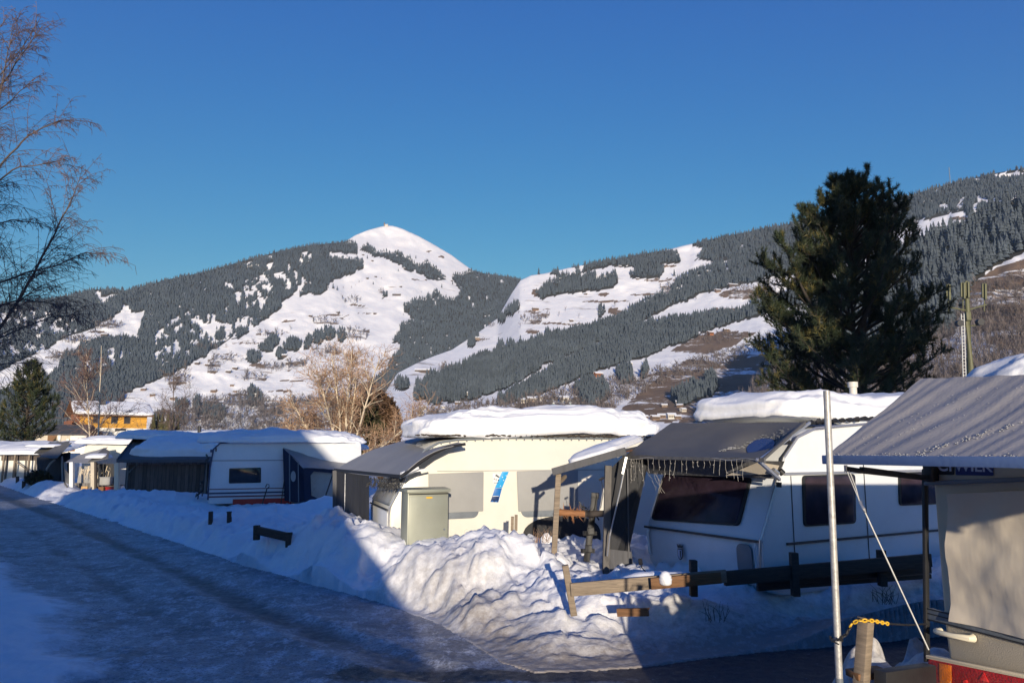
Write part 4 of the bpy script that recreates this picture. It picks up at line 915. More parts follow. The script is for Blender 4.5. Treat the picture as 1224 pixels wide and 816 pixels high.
# ================================================================== caravans
def frame(origin, deg):
    """World matrix of a caravan: x runs along its long side, y away from the road, z up."""
    return Matrix.Translation(Vector(origin)) @ Matrix.Rotation(math.radians(deg), 4, 'Z')
class Van:
    def __init__(s, X, root): s.X = X; s.root = root; s.I = X.inverted()
    def plane(s, p, n): return (s.X @ Vector(p), (s.X.to_3x3() @ Vector(n)).normalized())
    def pix(s, px, py, pl): return s.I @ HIT(px, py, *pl)
def body(van, prof, width, name, material, bevel=0.05):
    b = MB(van.X); b.slab([(x, 0, z) for x, z in prof], (0, 1, 0), width)
    return b.build(name, material, van.root, bevel=bevel)
def smooth_prof(pts, r=0.25): return [(p.x, p.z) for p in round_poly([Vector((x, 0, z)) for x, z in pts], r, 6)]
def on_side(van, name, x0, x1, z0, z1, material, t=0.02, r=0.06, y=0.0, bevel=0.006, parent=None):
    b = MB(van.X); pts = round_poly([Vector((x0, y, z0)), Vector((x1, y, z0)), Vector((x1, y, z1)), Vector((x0, y, z1))], r)
    b.slab(pts, (0, -1, 0), t); return b.build(name, material, parent or van.root, bevel=bevel)
def window(van, make, label=None):
    """A framed pane: frame is the part, the pane its sub-part. make(grow, depth0, depth1, name, material, parent)."""
    f = make(0.0, 0.0, 0.022, 'window', M['black'], van.root)
    make(-0.035, 0.023, 0.028, 'pane', M['glass'], f)
    if label: f['label'] = label
    return f
def quad_panel(van, name, q, nrm, d0, d1, material, parent, r=0.05, grow=0.0, bevel=0.004):
    """Rounded panel from local corners q, shifted d0..d1 along nrm, grown in its plane."""
    q = [Vector(p) for p in q]; c = sum(q, Vector()) / len(q); n = Vector(nrm).normalized()
    q = [c + (p - c) * (1 + grow / max(0.05, (p - c).length)) for p in q]
    b = MB(van.X); b.slab([p + n * d0 for p in round_poly(q, r)], n, d1 - d0)
    return b.build(name, material, parent, bevel=bevel)

# ---------------------------------------------------------------- caravan with the big front window
o3 = G(906, 745, 0.0); Y3 = 10.0; o3 = Vector(((906 - 612) / FPX * Y3, Y3, 0)); T3 = 30.0
X3 = frame(o3, T3)
r3 = thing('caravan', 'white caravan with large tinted front window under a grey awning roof', 'caravan', o3, math.radians(T3))
v3 = Van(X3, r3)
FB3 = 1.10; W3 = 2.3
prof = smooth_prof([(0.28, 0.36), (0.0, 0.5), (-0.06, FB3 - 0.05), (0.42, 2.12), (0.86, 2.50), (2.2, 2.62), (6.3, 2.58), (6.5, 2.2), (6.5, 0.36)], 0.22)
body(v3, prof, W3, 'body', M['white'])
side3 = v3.plane((0, 0, 0), (0, -1, 0))
fn = Vector((-(2.12 - FB3), 0, 0.48)).normalized(); front3 = v3.plane((-0.06, 0, FB3), fn)
def put_window(van, pl, corners, nl, label=None, r=0.07, mat_='glass'):
    q = [van.pix(px, py, pl) for px, py in corners]
    f = quad_panel(van, 'window', q, nl, -0.01, 0.022, M['black'], van.root, r)
    quad_panel(van, 'pane', q, nl, 0.0225, 0.027, M[mat_], f, r * 0.8, grow=-0.045)
    if label: f['label'] = label
    return f
put_window(v3, front3, [(779, 621), (884, 628), (899, 570), (795, 565)], fn, 'large tinted front window with blinds behind it')
put_window(v3, side3, [(958, 568), (1021, 566), (1022, 625), (960, 629)], (0, -1, 0))
put_window(v3, side3, [(1073, 565), (1122, 563), (1122, 602), (1074, 604)], (0, -1, 0))
put_window(v3, side3, [(1180, 562), (1260, 560), (1260, 606), (1180, 608)], (0, -1, 0))
# seams and rails
b = MB(X3)
b.box((3.4, -0.012, 1.02), (6.0, 0.024, 0.03)); b.box((-0.064, W3 / 2, FB3 - 0.03), (0.03, W3 + 0.01, 0.03))
for zx in (0.55, 2.1, 3.9, 5.2): b.box((zx, -0.004, 1.4), (0.008, 0.012, 1.75 if zx > 1 else 1.0))
b.build('seam', M['seam'], r3)
b = MB(X3); b.box((3.4, -0.02, 1.93), (6.0, 0.04, 0.035)); b.tube([(-0.10, 0.02, 0.55), (-0.09, -0.012, FB3), (0.16, -0.014, 1.62), (0.42, -0.014, 2.14), (0.72, -0.014, 2.42), (1.1, -0.014, 2.545), (2.2, -0.014, 2.62), (6.3, -0.014, 2.59)], 0.02, 6)
b.build('awning_rail', M['alu'], r3)
b = MB(X3); b.slab(round_poly([Vector((-0.045, 0.16, 0.62)), Vector((-0.045, 0.42, 0.62)), Vector((-0.065, 0.42, 1.02)), Vector((-0.065, 0.16, 1.02))], 0.1), (-1, 0, 0), 0.02)
b.build('locker_recess', M['greytrim'], r3, bevel=0.004)
b = MB(X3)
for y0 in (0.09, W3 - 0.1):
    b = MB(X3); b.tube([(-0.035, y0, 0.66), (-0.075, y0, 0.7), (-0.1, y0, 1.0), (-0.075, y0, 1.04)], 0.018, 6); b.build('grab_handle', M['white'], r3, True, 40)
# corner marker lamps
for y0 in (0.12, 0.8):
    b = MB(X3); p = Vector((0.36, y0, 2.02)); b.tube([p + fn * 0.0, p + fn * 0.05], [0.055, 0.035], 10); b.build('marker_lamp', M['black'], r3, True, 40)
# crest: a shield under a crown
cp = v3.pix(815, 661, v3.plane((-0.05, 0, 0.8), (-1, 0, 0)))
b = MB(X3); x0 = -0.062; cy, cz = cp.y, cp.z
sh = [(-.05, .07), (.05, .07), (.05, -.04), (.03, -.075), (0, -.09), (-.03, -.075), (-.05, -.04)]
b.slab([(x0 - 0.015, cy + a_, cz + c_) for a_, c_ in sh], (-1, 0, 0), 0.008, 0)
b.slab([(x0 - 0.024, cy + a_ * .72, cz + c_ * .8) for a_, c_ in sh], (-1, 0, 0), 0.004, 1)
b.slab([(x0 - 0.0285, cy + a_, cz + c_) for a_, c_ in [(-.028, .045), (-.002, .045), (-.002, -.06), (-.02, -.05)]], (-1, 0, 0), 0.003, 0)
b.slab([(x0 - 0.015, cy + a_, cz + c_) for a_, c_ in [(-.05, .08), (.05, .08), (.065, .135), (.035, .1), (.02, .14), (0, .1), (-.02, .14), (-.035, .1), (-.065, .135)]], (-1, 0, 0), 0.007, 0)
b.build('crest_badge', [M['seam'], M['signwhite']], r3)
# awning roof over the end of the caravan
a00 = P(746, 545, 12.1); a10 = P(912, 549, 9.25); a11 = P(962, 504.5, 10.15); a01 = P(803, 505, 12.9)
def fold3(U, V): return 0.02 * np.sin(U * 9 + V * 3) * (1 - V) - 0.22 * np.exp(-(((U - 0.80) / 0.12) ** 2 + ((V - 0.55) / 0.22) ** 2))
aw = fabric_sheet('awning_roof', a00, a10, a11, a01, M['fabric'], r3, 40, 24, 0.07, 0.012, fold=fold3)
ctr = lambda U, V: None
# frosted ring and edge of the sag
b = MB(); N_ = 26; c = [Vector(q) for q in (a00, a10, a11, a01)]; nrm3 = ((c[1] - c[0]).cross(c[3] - c[0])).normalized()
if nrm3.z < 0: nrm3 = -nrm3
def bil(U, V): return c[0] * (1 - U) * (1 - V) + c[1] * U * (1 - V) + c[2] * U * V + c[3] * (1 - U) * V + nrm3 * float(-0.07 * 16 * U * (1 - U) * V * (1 - V) + 0.012 * fbm(U * 5, V * 5, 4, 3) + fold3(U, V))
for k_ in range(150):
    t = rng.uniform(-2.6, 0.5); rr_ = rng.uniform(0.95, 1.15 + 0.5 * abs(math.sin(t * 1.0)) * rng.random()); U = 0.80 + 0.13 * rr_ * math.cos(t + 3.0); V = 0.47 + 0.26 * rr_ * math.sin(t + 3.4) * 1.0
    if 0.02 < U < 0.97 and 0.03 < V < 0.97:
        p = bil(U, V) + nrm3 * 0.004; s_ = rng.uniform(0.006, 0.022)
        b.slab([p + Vector((s_ * math.cos(q) * rng.uniform(.7, 1.4), s_ * math.sin(q) * rng.uniform(.7, 1.4), 0)) for q in [1.047 * i for i in range(6)]], nrm3, 0.003)
b.build('frost', M['frost'], aw)
b = MB(); q = [bil(0.80 + 0.085 * math.cos(t), 0.60 + 0.15 * math.sin(t)) for t in [6.283 * i / 24 for i in range(24)]]
# ice patch in the sag; its shade and sky reflection are painted blue
cz = max(p.z for p in q) * .35 + min(p.z for p in q) * .65
M['sagshade'] = mat('sag_shade_ice', (0.035, 0.06, 0.16), 0.3, var=0.15, scale=4, bump=0.2, bscale=9)
for i in range(3): b.build
b.slab([Vector((p.x, p.y, p.z + 0.012)) for p in q], nrm3, 0.004); b.build('sag_shade_ice', M['sagshade'], aw)
b = MB(); e0 = a00 + Vector((0, 0, -0.01)); e1 = a10 + Vector((0, 0, -0.01))
b.beam(e0 - (e1 - e0) * 0.01, e1 + (e1 - e0) * 0.01, 0.03, 0.045); b.beam(a10, a11, 0.03, 0.03); b.build('awning_pole', M['tentgrey'], r3)
b = MB(); q0 = v3.X @ Vector((0.33, -0.03, 1.86)); b.beam(P(905, 549, 9.3), P(932, 573, 9.75), 0.035, 0.035); b.beam(P(910, 548, 9.3), P(968, 505, 10.2), 0.03, 0.03); b.tube([P(924, 561, 9.7), P(930, 566, 9.75)], 0.03, 8)
b.build('awning_arm', M['alu'], r3)
b = MB(); b.tube([P(931, 576, 9.75), P(931, 582, 9.75)], 0.035, 10); b.tube([P(932, 562, 9.8), P(936, 566, 9.8)], 0.04, 10); b.build('arm_bracket', M['black'], r3, True, 40)
# grey skirt hanging between the awning roof and the caravan front
q = [P(757, 548, 12.25), P(938, 551, 9.75), P(928, 572, 9.9), P(776, 566, 12.25)]
b = MB(); b.slab(q, (0, 1, 0), 0.01); b.build('awning_skirt', M['tentgrey'], r3)
q = [P(866, 568, 10.5), P(905, 552, 9.95), P(930, 556, 9.8), P(925, 566, 9.85)]
b = MB(); b.slab([p + Vector((0, -0.05, 0)) for p in q], (0, 1, 0), 0.01); b.build('awning_flap', M['plasterbeige'], r3)
# gasket of the curved roof corner with stones and ice under the old snow line
b = MB(X3)
for i in range(34):
    xx = 0.55 + i * 0.17; zz = np.interp(xx, [0.42, 0.72, 1.1, 2.2, 6.3], [2.16, 2.44, 2.56, 2.635, 2.6]) + 0.06
    s_ = rng.uniform(0.05, 0.10); b.tube([(xx - s_, 0.03 + rng.uniform(-.03, .03), zz), (xx, 0.03, zz + rng.uniform(0.0, 0.03)), (xx + s_, 0.03, zz)], [0.02, rng.uniform(0.03, 0.05), 0.02], 6)
b.build('roof_edge_cover', M['black'], r3, True, 50)
snow_cap('roof_snow', X3 @ Matrix.Translation((3.75, 1.28, 2.68)), 2.85, 1.22, 0.50, r3, 0.0, 0.55, 0.35, 0.075, 5, 170, 44, sag=lambda x, y: 0.06 * np.sin(x * 1.4) + 0.035 * fbm(x * 5, y * 5, 3, 2))
vp = P(1020, 470, 12.6); b = MB(); b.tube([vp - Vector((0, 0, .6)), vp + Vector((0, 0, .10)), vp + Vector((0, 0, .101)), vp + Vector((0, 0, .19))], [.06, .06, .08, .08], 14); b.build('vent_pipe', M['pvc'], r3, True, 40)

# ---------------------------------------------------------------- lean-to porch with posts and the tent wall
r = thing('porch', 'small timber lean-to porch with plywood underside and snow on top', 'porch', P(664, 665, 12.0))
pa = P(662, 566, 11.9); pb = P(746, 541, 11.4); pc = P(775, 534, 14.2); pd = P(690, 552, 14.6)
b = MB(); b.slab([pa, pb, pc, pd], (0, 0, 1), 0.02); b.build('ceiling_board', M['ply'], r)
b = MB(); b.slab([p + Vector((0, 0, 0.023)) for p in (pa, pb, pc, pd)], (0, 0, 1), 0.035); b.beam(pa + Vector((-.02, -.03, .03)), pb + Vector((.02, -.03, .03)), 0.04, 0.11); b.build('roof', M['tentgrey'], r)
pz = G(668, 690, 0.2); base = P(664, 672, 11.95)
b = MB(); b.beam(P(667.5, 566, 11.95), P(661.5, 676, 11.95), 0.085, 0.085); b.build('post', M['wood'], r, bevel=0.006)
b = MB(); b.beam(P(727, 556, 11.7), P(724, 690, 11.7), 0.10, 0.10); b.build('post', M['boardspale'], r, bevel=0.006)['label'] = 'right porch post with its shade put into grey wood, beside the tent wall'  # greyer wood than the left post: shade put into its colour
b = MB(); b.beam(P(668, 577, 11.97), P(676, 569, 12.2), 0.04, 0.05); b.build('brace', M['wood'], r)
X = frame((0, 0, 0), 0)
cen = (pa + pb + pc + pd) / 4 + Vector((0, 0, 0.05)); ex = (pb - pa).normalized(); ey = (pd - pa).normalized(); ez = ex.cross(ey).normalized(); ey = ez.cross(ex)
Xp = Matrix((ex, ey, ez)).transposed().to_4x4(); Xp.translation = cen + ex * 0.12 + ez * 0.0
snow_cap('roof_snow', Xp, (pb - pa).length * 0.36, 1.1, 0.17, r, 0.0, 0.6, 0.45, 0.04, 8)
# log across the porch with bark hanging off
b = MB(); b.tube([P(667, 612, 12.0), P(685, 613, 11.95), P(700, 614, 11.9)], [0.055, 0.05, 0.055], 10, 0); b.tube([P(699.5, 614, 11.9), P(724, 613.5, 11.78)], [0.05, 0.05], 10, 1)
for i in range(46):
    t = rng.uniform(0.05, 0.62) if i < 30 else rng.uniform(.45, .8); a_ = P(667 + 57 * t, 612 + 2 * t, 12.0 - .2 * t); L = rng.uniform(0.05, 0.17); an = rng.uniform(-2.6, -.6) if i % 2 else rng.uniform(.6, 2.6)
    b.tube([a_, a_ + Vector((math.cos(an) * L, rng.uniform(-.06, .06), math.sin(an) * L))], [0.012, 0.002], 4, 0 if t < 0.5 else 1)
tag(b.build('log', [M['orange_wood'], M['wooddark']], None, True, 40), 'splintered orange log fixed crosswise between the two porch posts', 'log')
# pair of old skis and the strap leaning inside
r = thing('skis', 'dark old ski with bindings standing upright in the porch', 'ski', P(703, 668, 12.2))
b = MB(); b.beam(P(711.5, 589, 12.2), P(701, 671, 12.1), 0.10, 0.035, up=(0, 1, 0)); b.beam(P(711.5, 588.5, 12.2), P(711, 596, 12.2), 0.12, 0.05, up=(0, 1, 0)); b.build('ski', M['black'], r, bevel=0.008)
for pxx, pyy in ((705, 637), (702.5, 658)): b = MB(); b.box(P(pxx, pyy, 12.05), (0.2, 0.09, 0.06), 0, 0.3); b.box(P(pxx + 1, pyy - 3, 12.03), (0.1, 0.08, 0.09)); b.build('binding', M['black'], r)
b = MB()
for pxx, pyy, dx in ((701, 607, -9), (703, 611, -10), (707, 618, 9)): b.tube([P(pxx, pyy, 12.1), P(pxx + dx * .6, pyy - 2, 12.05), P(pxx + dx, pyy - 8 * (1 if dx < 0 else -.4), 12.05)], 0.013, 5)
b.build('strap', M['black'], r)
b = MB(); b.tube([P(719, 573, 11.6), P(721, 590, 11.6), P(718, 607, 11.6)], 0.006, 5); b.tube([P(716, 573.5, 11.6), P(722, 570.5, 11.6)], 0.02, 6)
tag(b.build('hanging_cord', M['black']), 'thin black cord hanging from the porch roof beside the ski', 'cord')
# charcoal tent wall beside the caravan front
q = [P(744, 546, 11.9), P(776, 548, 12.0), P(757, 632, 12.3), P(753, 652, 12.25), P(757, 681, 11.9), P(729, 684, 11.7), P(730, 560, 11.8)]
b = MB(); b.slab(q, (0, 1, 0), 0.015); tw = b.build('tent_wall', M['tentdark'], r3)
b = MB(); b.slab([P(729, 656, 11.66), P(755, 659, 11.86), P(757, 681, 11.84), P(729, 684, 11.64)], (0, 1, 0), 0.01); b.beam(P(750, 560, 11.8), P(752, 680, 11.8), 0.012, 0.02); b.build('tent_flap', M['tentgrey'], r3)
b = MB(); b.tube([P(749, 546, 11.3), P(742, 583, 11.3), P(729, 640, 11.4), P(726, 664, 11.5)], 0.011, 6); b.beam(P(748.5, 546, 11.28), P(744, 566, 11.28), 0.03, 0.03)
b.build('tent_guy', M['alu'], r3)
# string of fairy lights drooping from the eave
b = MB(); pts = []
for i in range(31):
    t = i / 30; pts.append(P(746 + 158 * t, 547.5 + 1.5 * t + 1.2 * math.sin(t * 26), 12.0 - 2.8 * t) + Vector((0, -0.05, 0)))
b.tube(pts, 0.006, 4)
for i in range(26):
    t = 0.05 + i / 24 if i < 21 else rng.uniform(0, 0.16); p = P(746 + 158 * t, 548 + 1.5 * t, 12.0 - 2.8 * t) + Vector((0, -0.06, 0))
    if t < 0.16: L = rng.uniform(0.15, 0.55)
    else: L = rng.choice([0.1, 0.16, 0.22, 0.26]) * rng.uniform(.8, 1.2)
    q = [p]; m_ = max(3, int(L / 0.05)); off = 0
    for j in range(1, m_ + 1):
        off += rng.uniform(-.014, .014); q.append(p + Vector((off, off * .5, -L * j / m_)))
    b.tube(q, 0.0024, 4)
    for j in range(1, m_ + 1):
        if rng.random() < 0.35: u_ = q[j]; b.tube([u_, u_ + Vector((rng.uniform(-.02, .02), -.004, -0.016))], [0.0045, 0.004], 4)
p = P(775, 562, 12.0) + Vector((0, -.12, 0))
for i in range(5):
    q = [p + Vector((rng.uniform(-.05, .25), 0, -.03))];
    for j in range(6): q.append(q[-1] + Vector((rng.uniform(-.03, .045), rng.uniform(-.01, .01), -rng.uniform(.03, .07))))
    b.tube(q, 0.0026, 4)
tag(b.build('fairy_lights', M['cable']), 'string of unlit icicle fairy lights drooping along the grey awning edge', 'fairy lights')
b = MB(); b.tube([P(765, 671, 11.2), P(767, 678, 11.0), P(772, 683, 10.9), P(774, 690, 10.8)], 0.008, 5); b.tube([P(765, 668, 11.2), P(766, 674, 11.15)], 0.03, 8)
tag(b.build('power_lead', M['black']), 'black plug and lead dangling at the foot of the tinted-window caravan', 'cable')

# ---------------------------------------------------------------- cream caravan in full sun
Y2 = 14.4; T2 = 19.0
o2 = Vector(((487 - 612) / FPX * Y2, Y2, 0)); X2 = frame(o2, T2)
r2 = thing('caravan', 'cream caravan in full sun with thick snow cushion on its roof', 'caravan', o2, math.radians(T2)); v2 = Van(X2, r2)
prof = smooth_prof([(0.3, 0.36), (-0.28, 0.42), (-0.30, 1.18), (0.12, 1.95), (0.62, 2.42), (2.0, 2.52), (7.3, 2.5), (7.5, 2.2), (7.5, 0.36)], 0.2)
body(v2, prof, 2.3, 'body', M['cream'])
side2 = v2.plane((0, 0, 0), (0, -1, 0))
def side_q(van, pl, cs): return [van.pix(px, py, pl) for px, py in cs]
def flatcover(van, pl, cs, name, material, d0, d1, r=0.02, label=None, parent=None):
    o = quad_panel(van, name, side_q(van, pl, cs), (0, -1, 0), d0, d1, material, parent or van.root, r)
    if label: o['label'] = label
    return o
for cs, cs2, lb in (([(512, 613), (577, 610.5), (577.5, 563.5), (511.5, 566)], [(516, 621), (571, 618.5), (573, 600), (515, 602)], 'grey window cover left of the blue ribbon'),
                    ([(619, 611), (690, 608), (690, 561), (617, 563)], [(624, 618), (690, 616), (690, 600), (621, 602)], 'grey window cover crossed by the porch shadow')):
    quad_panel(v2, 'window', side_q(v2, side2, cs2), (0, -1, 0), -0.01, 0.025, M['greytrim'], r2, 0.14)
    flatcover(v2, side2, cs, 'window_cover', M['cover'], 0.028, 0.04, 0.02, lb)
b = MB(X2); 
b.tube([(0.14, -0.014, 1.98), (0.36, -0.014, 2.24), (0.62, -0.014, 2.38), (1.0, -0.014, 2.44), (2.0, -0.014, 2.48), (7.3, -0.014, 2.475)], 0.024, 6)
for i in range(42): b.box((0.5 + 0.17 * i, -0.02, np.interp(0.5 + .17 * i, [.36, .62, 1, 2, 7.3], [2.23, 2.36, 2.42, 2.455, 2.45])), (0.02, 0.03, 0.05))
b.build('awning_rail', M['greytrim'], r2)
b = MB(X2); b.box((3.4, -0.006, 1.84), (5.6, 0.016, 0.012)); b.build('seam', M['cover'], r2)
# blue ribbon and the printed tag
flatcover(v2, side2, [(586, 599.5), (595.5, 600), (600, 583), (591.5, 583)], 'ribbon', M['blue_b'], 0.004, 0.007, 0.001, 'blue ribbon-shaped sticker slanting across the panel')
rb = r2.children[-1] if r2.children else None
rib = [o for o in bpy.data.objects if o.name.startswith('ribbon')][0]
flatcover(v2, side2, [(591.5, 582.7), (600.1, 582.7), (608, 563.5), (600, 563.5)], 'ribbon_top', M['blue_a'], 0.004, 0.007, 0.001, parent=rib)
q = [(586, 599.5), (588.5, 597.5), (590.5, 600), (593, 598), (595, 600), (596.6, 593), (588.4, 593)]
flatcover(v2, side2, q, 'ribbon_end', M['blue_c'], 0.0075, 0.009, 0.0005, parent=rib)
flatcover(v2, side2, [(588.6, 592.9), (596.0, 592.9), (596.1, 592.3), (588.7, 592.3)], 'ribbon_line', M['paper'], 0.0075, 0.009, 0.0005, parent=rib)
for sx, sy in ((600.5, 570), (605, 568.2), (601.8, 573.6), (598, 580.5)):
    pr = [(sx + 0.9 * math.cos(6.283 * k_ / 10 + .3) * (1 if k_ % 2 else .45), sy + 0.9 * math.sin(6.283 * k_ / 10 + .3) * (1 if k_ % 2 else .45)) for k_ in range(10)]
    flatcover(v2, side2, pr, 'star', M['paper'], 0.0075, 0.009, 0.0001, parent=rib)
stt = flatcover(v2, side2, [(589, 578.5), (598, 578.5), (598, 565.5), (589, 565.5)], 'sticker', M['paper'], 0.0045, 0.006, 0.004, 'white square sticker with small dark eagle-like marks')
for cs in ([(591.5, 568.5), (593, 566.5), (595, 568), (597.3, 570), (595.5, 570.6), (593.5, 569)], [(590, 571.5), (591, 571), (591, 573), (590.2, 573.2)], [(595, 573), (596.5, 572.5), (596.3, 574.5), (595, 574.6)], [(592, 572.5), (593.5, 572), (593, 574.5)], [(590, 577), (596, 577), (596, 576.4), (590, 576.4)]):
    flatcover(v2, side2, cs, 'mark', M['seam'], 0.0065, 0.008, 0.0005, parent=stt)
# wheel arch and round vent
wc = v2.pix(672, 640, side2)
b = MB(X2); pts = [(wc.x + 0.62 * math.cos(t) * (1.35), -0.0, 0.52 + 0.42 * math.sin(t) ** .7) for t in [math.pi * i / 18 for i in range(19)]] + [(wc.x - .84, 0, .3), (wc.x + .84, 0, .3)]
b.slab(pts, (0, -1, 0), 0.02); b.build('wheel_arch', M['black'], r2)
vc = v2.pix(557.5, 635, side2); b = MB(X2); b.tube([(vc.x, -0.0, vc.z), (vc.x, -0.02, vc.z)], [0.045, 0.04], 16); b.build('round_vent', M['cream'], r2, True, 40)
# front face: window with a curtain of foil, lower locker flap, seams
fn2 = Vector((-(1.95 - 1.18), 0, 0.42)).normalized(); fr2 = v2.plane((-0.30, 0, 1.18), fn2)
q = [Vector((-0.30, y_, 1.18)) + Vector((0.42, 0, 0.77)) * s_ for y_, s_ in ((0.10, 0.03), (2.15, 0.03), (2.05, 0.93), (0.12, 0.93))]
f = quad_panel(v2, 'window', q, fn2, -0.01, 0.02, M['greytrim'], r2, 0.09); quad_panel(v2, 'pane', q, fn2, 0.021, 0.026, M['foil'], f, 0.08, grow=-0.05); f['label'] = 'front window shut with creased insulating foil'
b = MB(X2); b.slab(round_poly([Vector((-0.294, 0.14, 0.55)), Vector((-0.294, 2.16, 0.55)), Vector((-0.302, 2.16, 1.1)), Vector((-0.302, 0.14, 1.1))], 0.06), (-1, 0, 0), 0.012); b.build('gas_locker_lid', M['white'], r2, bevel=0.004)
b = MB(X2); b.box((-0.318, 1.15, 1.13), (0.03, 2.1, 0.025)); b.box((-0.322, 0.9, 0.68), (0.02, 0.34, 0.04)); b.build('seam', M['seam'], r2)
b = MB(X2); b.tube([(-0.285, 0.0, .45), (-0.30, -0.01, 1.18), (0.12, -0.012, 1.93)], 0.02, 6); b.build('corner_trim', M['alu'], r2)
b = MB(X2); p = Vector((0.05, 0.35, 1.86)); b.tube([p, p + fn2 * .05], [0.07, 0.05], 10); b.build('marker_lamp', M['greytrim'], r2, True, 40)
# snow cushion on its roof
snow_cap('roof_snow', X2 @ Matrix.Translation((3.10, 1.2, 2.52)), 2.75, 1.30, 0.56, r2, 0.0, 0.60, 0.42, 0.15, 2, 190, 56, sag=lambda x, y: 0.05 * np.sin(x * 0.9 + .5) - 0.05 * np.clip(x, 0, 9) * 0.35)
b = MB(X2)
for i in range(46):
    xx = 0.2 + i * 0.115; s_ = rng.uniform(0.04, 0.09); b.tube([(xx - s_, -.05, 2.52 + .02 * math.sin(i)), (xx, -.08 + rng.uniform(-.02, .02), 2.515 + rng.uniform(-.01, .02)), (xx + s_, -.05, 2.52)], [0.012, rng.uniform(0.016, 0.032), 0.012], 6)
b.build('frozen_tarpaulin_edge', M['wooddark'], r2, True, 50)
# awning over its end
a00 = P(400, 561, 17.7); a10 = P(479, 569, 13.4); a11 = P(556, 530.5, 14.1); a01 = P(511, 521, 17.6)
aw = fabric_sheet('awning_roof', a00, a10, a11, a01, M['fabric_pale'], r2, 36, 22, 0.05, 0.01, fold=lambda U, V: 0.05 * (1 - V) ** 2 * -np.sin(U * math.pi) + 0.13 * np.sin(V * math.pi))
b = MB(); b.tube([a10 + Vector((.0, 0, -.01)), P(497, 556, 13.6), P(517, 542.5, 13.8), P(535, 534, 13.95), a11], 0.03, 6); b.beam(a00, a10, .03, .05); b.build('awning_pole', M['black'], r2)
b = MB(); b.tube([P(478, 571, 13.6), P(495, 563, 13.7), P(510, 560.5, 13.9)], 0.02, 6); b.tube([P(480, 567, 13.5), P(500, 559, 13.7)], [0.05, 0.03], 6); b.build('eave_snow_strip', M['snow'], r2, True, 60)
q = [P(401, 562, 17.6), P(441, 567, 15.4), P(441, 640, 15.4), P(400, 633, 17.6)]
b = MB(); b.slab(q, (0, 1, 0), 0.02); b.build('tent_wall', M['tentdark'], r2)
b = MB(); b.beam(P(400.5, 562, 17.55), P(400.5, 628, 17.55), .09, .09); b.build('awning_post', M['tentgrey'], r2)
b = MB(); b.tube([P(413, 566, 16.9), P(412, 620, 16.9)], .015, 6); b.build('tent_zip', M['alu'], r2)
# dark garland under the eave
b = MB()
for i in range(150):
    t = rng.random(); p = P(441 + 36 * t, 569.5 + 2 * t, 15.35 - 1.7 * t) + Vector((0, -.05, -rng.uniform(0, .16))); d = Vector((rng.uniform(-.07, .07), rng.uniform(-.04, .04), -rng.uniform(.02, .11))); b.tube([p, p + d], [0.012, 0.003], 3)
tag(b.build('garland', M['tentdark']), 'dark dried garland under the eave of the cream caravan awning', 'garland')
# two bits of wood stuck in the snow heap in front of it
b = MB(); b.beam(P(612.2, 634, 12.9), P(612.6, 617, 12.9), .05, .05); b.beam(P(616.6, 634, 12.8), P(617, 615, 12.8), .06, .05)
tag(b.build('stake_pair', M['wood'], bevel=.004), 'two short wooden stakes poking out of the sunlit snow heap', 'stake')
# snow and twigs at the wheel
# ---------------------------------------------------------------- electrical cabinet
Yc = 13.2; ocb = Vector(((490 - 612) / FPX * Yc, Yc, 0.1)); Xc = frame(ocb, 25)
r = thing('electrical_cabinet', 'grey-green sheet metal electrical cabinet standing in the snow', 'cabinet', ocb, math.radians(25)); vc_ = Van(Xc, r)
cw = 0.74; cd = 0.40; chh = G(0, 0).z * 0
topz = P(510, 589, Yc).z - 0.1
b = MB(Xc); b.box((cw / 2, cd / 2, topz / 2), (cw, cd, topz)); b.build('housing', M['cabinet'], r, bevel=0.012)
b = MB(Xc); b.box((cw / 2, cd / 2 - 0.01, topz + 0.03), (cw + 0.05, cd + 0.07, 0.055)); b.add([(-.025, -.045, topz + .058), (cw + .025, -.045, topz + .058), (cw + .025, cd + .025, topz + .058), (-.025, cd + .025, topz + .058), (.0, cd / 2, topz + .085), (cw, cd / 2, topz + .085)], [(0, 1, 5, 4), (2, 3, 4, 5), (0, 4, 3), (1, 2, 5), (0, 3, 2, 1)]); b.build('cap', M['cabinet'], r, bevel=0.006)
b = MB(Xc); b.box((cw / 2, -0.008, topz / 2 - 0.02), (cw - 0.05, 0.016, topz - 0.09)); d_ = b.build('door', M['cabinet'], r, bevel=0.004)
b = MB(Xc); b.box((cw / 2, -0.017, topz - 0.022), (cw - .02, 0.012, 0.02)); b.build('drip_seam', M['black'], r)
b = MB(Xc); b.box((cw / 2 + .01, -0.02, topz - 0.085), (0.11, 0.008, 0.028)); b.build('warning_label', M['yellow'], d_)
b = MB(Xc); b.tube([(cw - .08, -.017, topz * .55), (cw - .08, -.035, topz * .55)], .018, 10); b.build('lock', M['greytrim'], d_, True, 40)

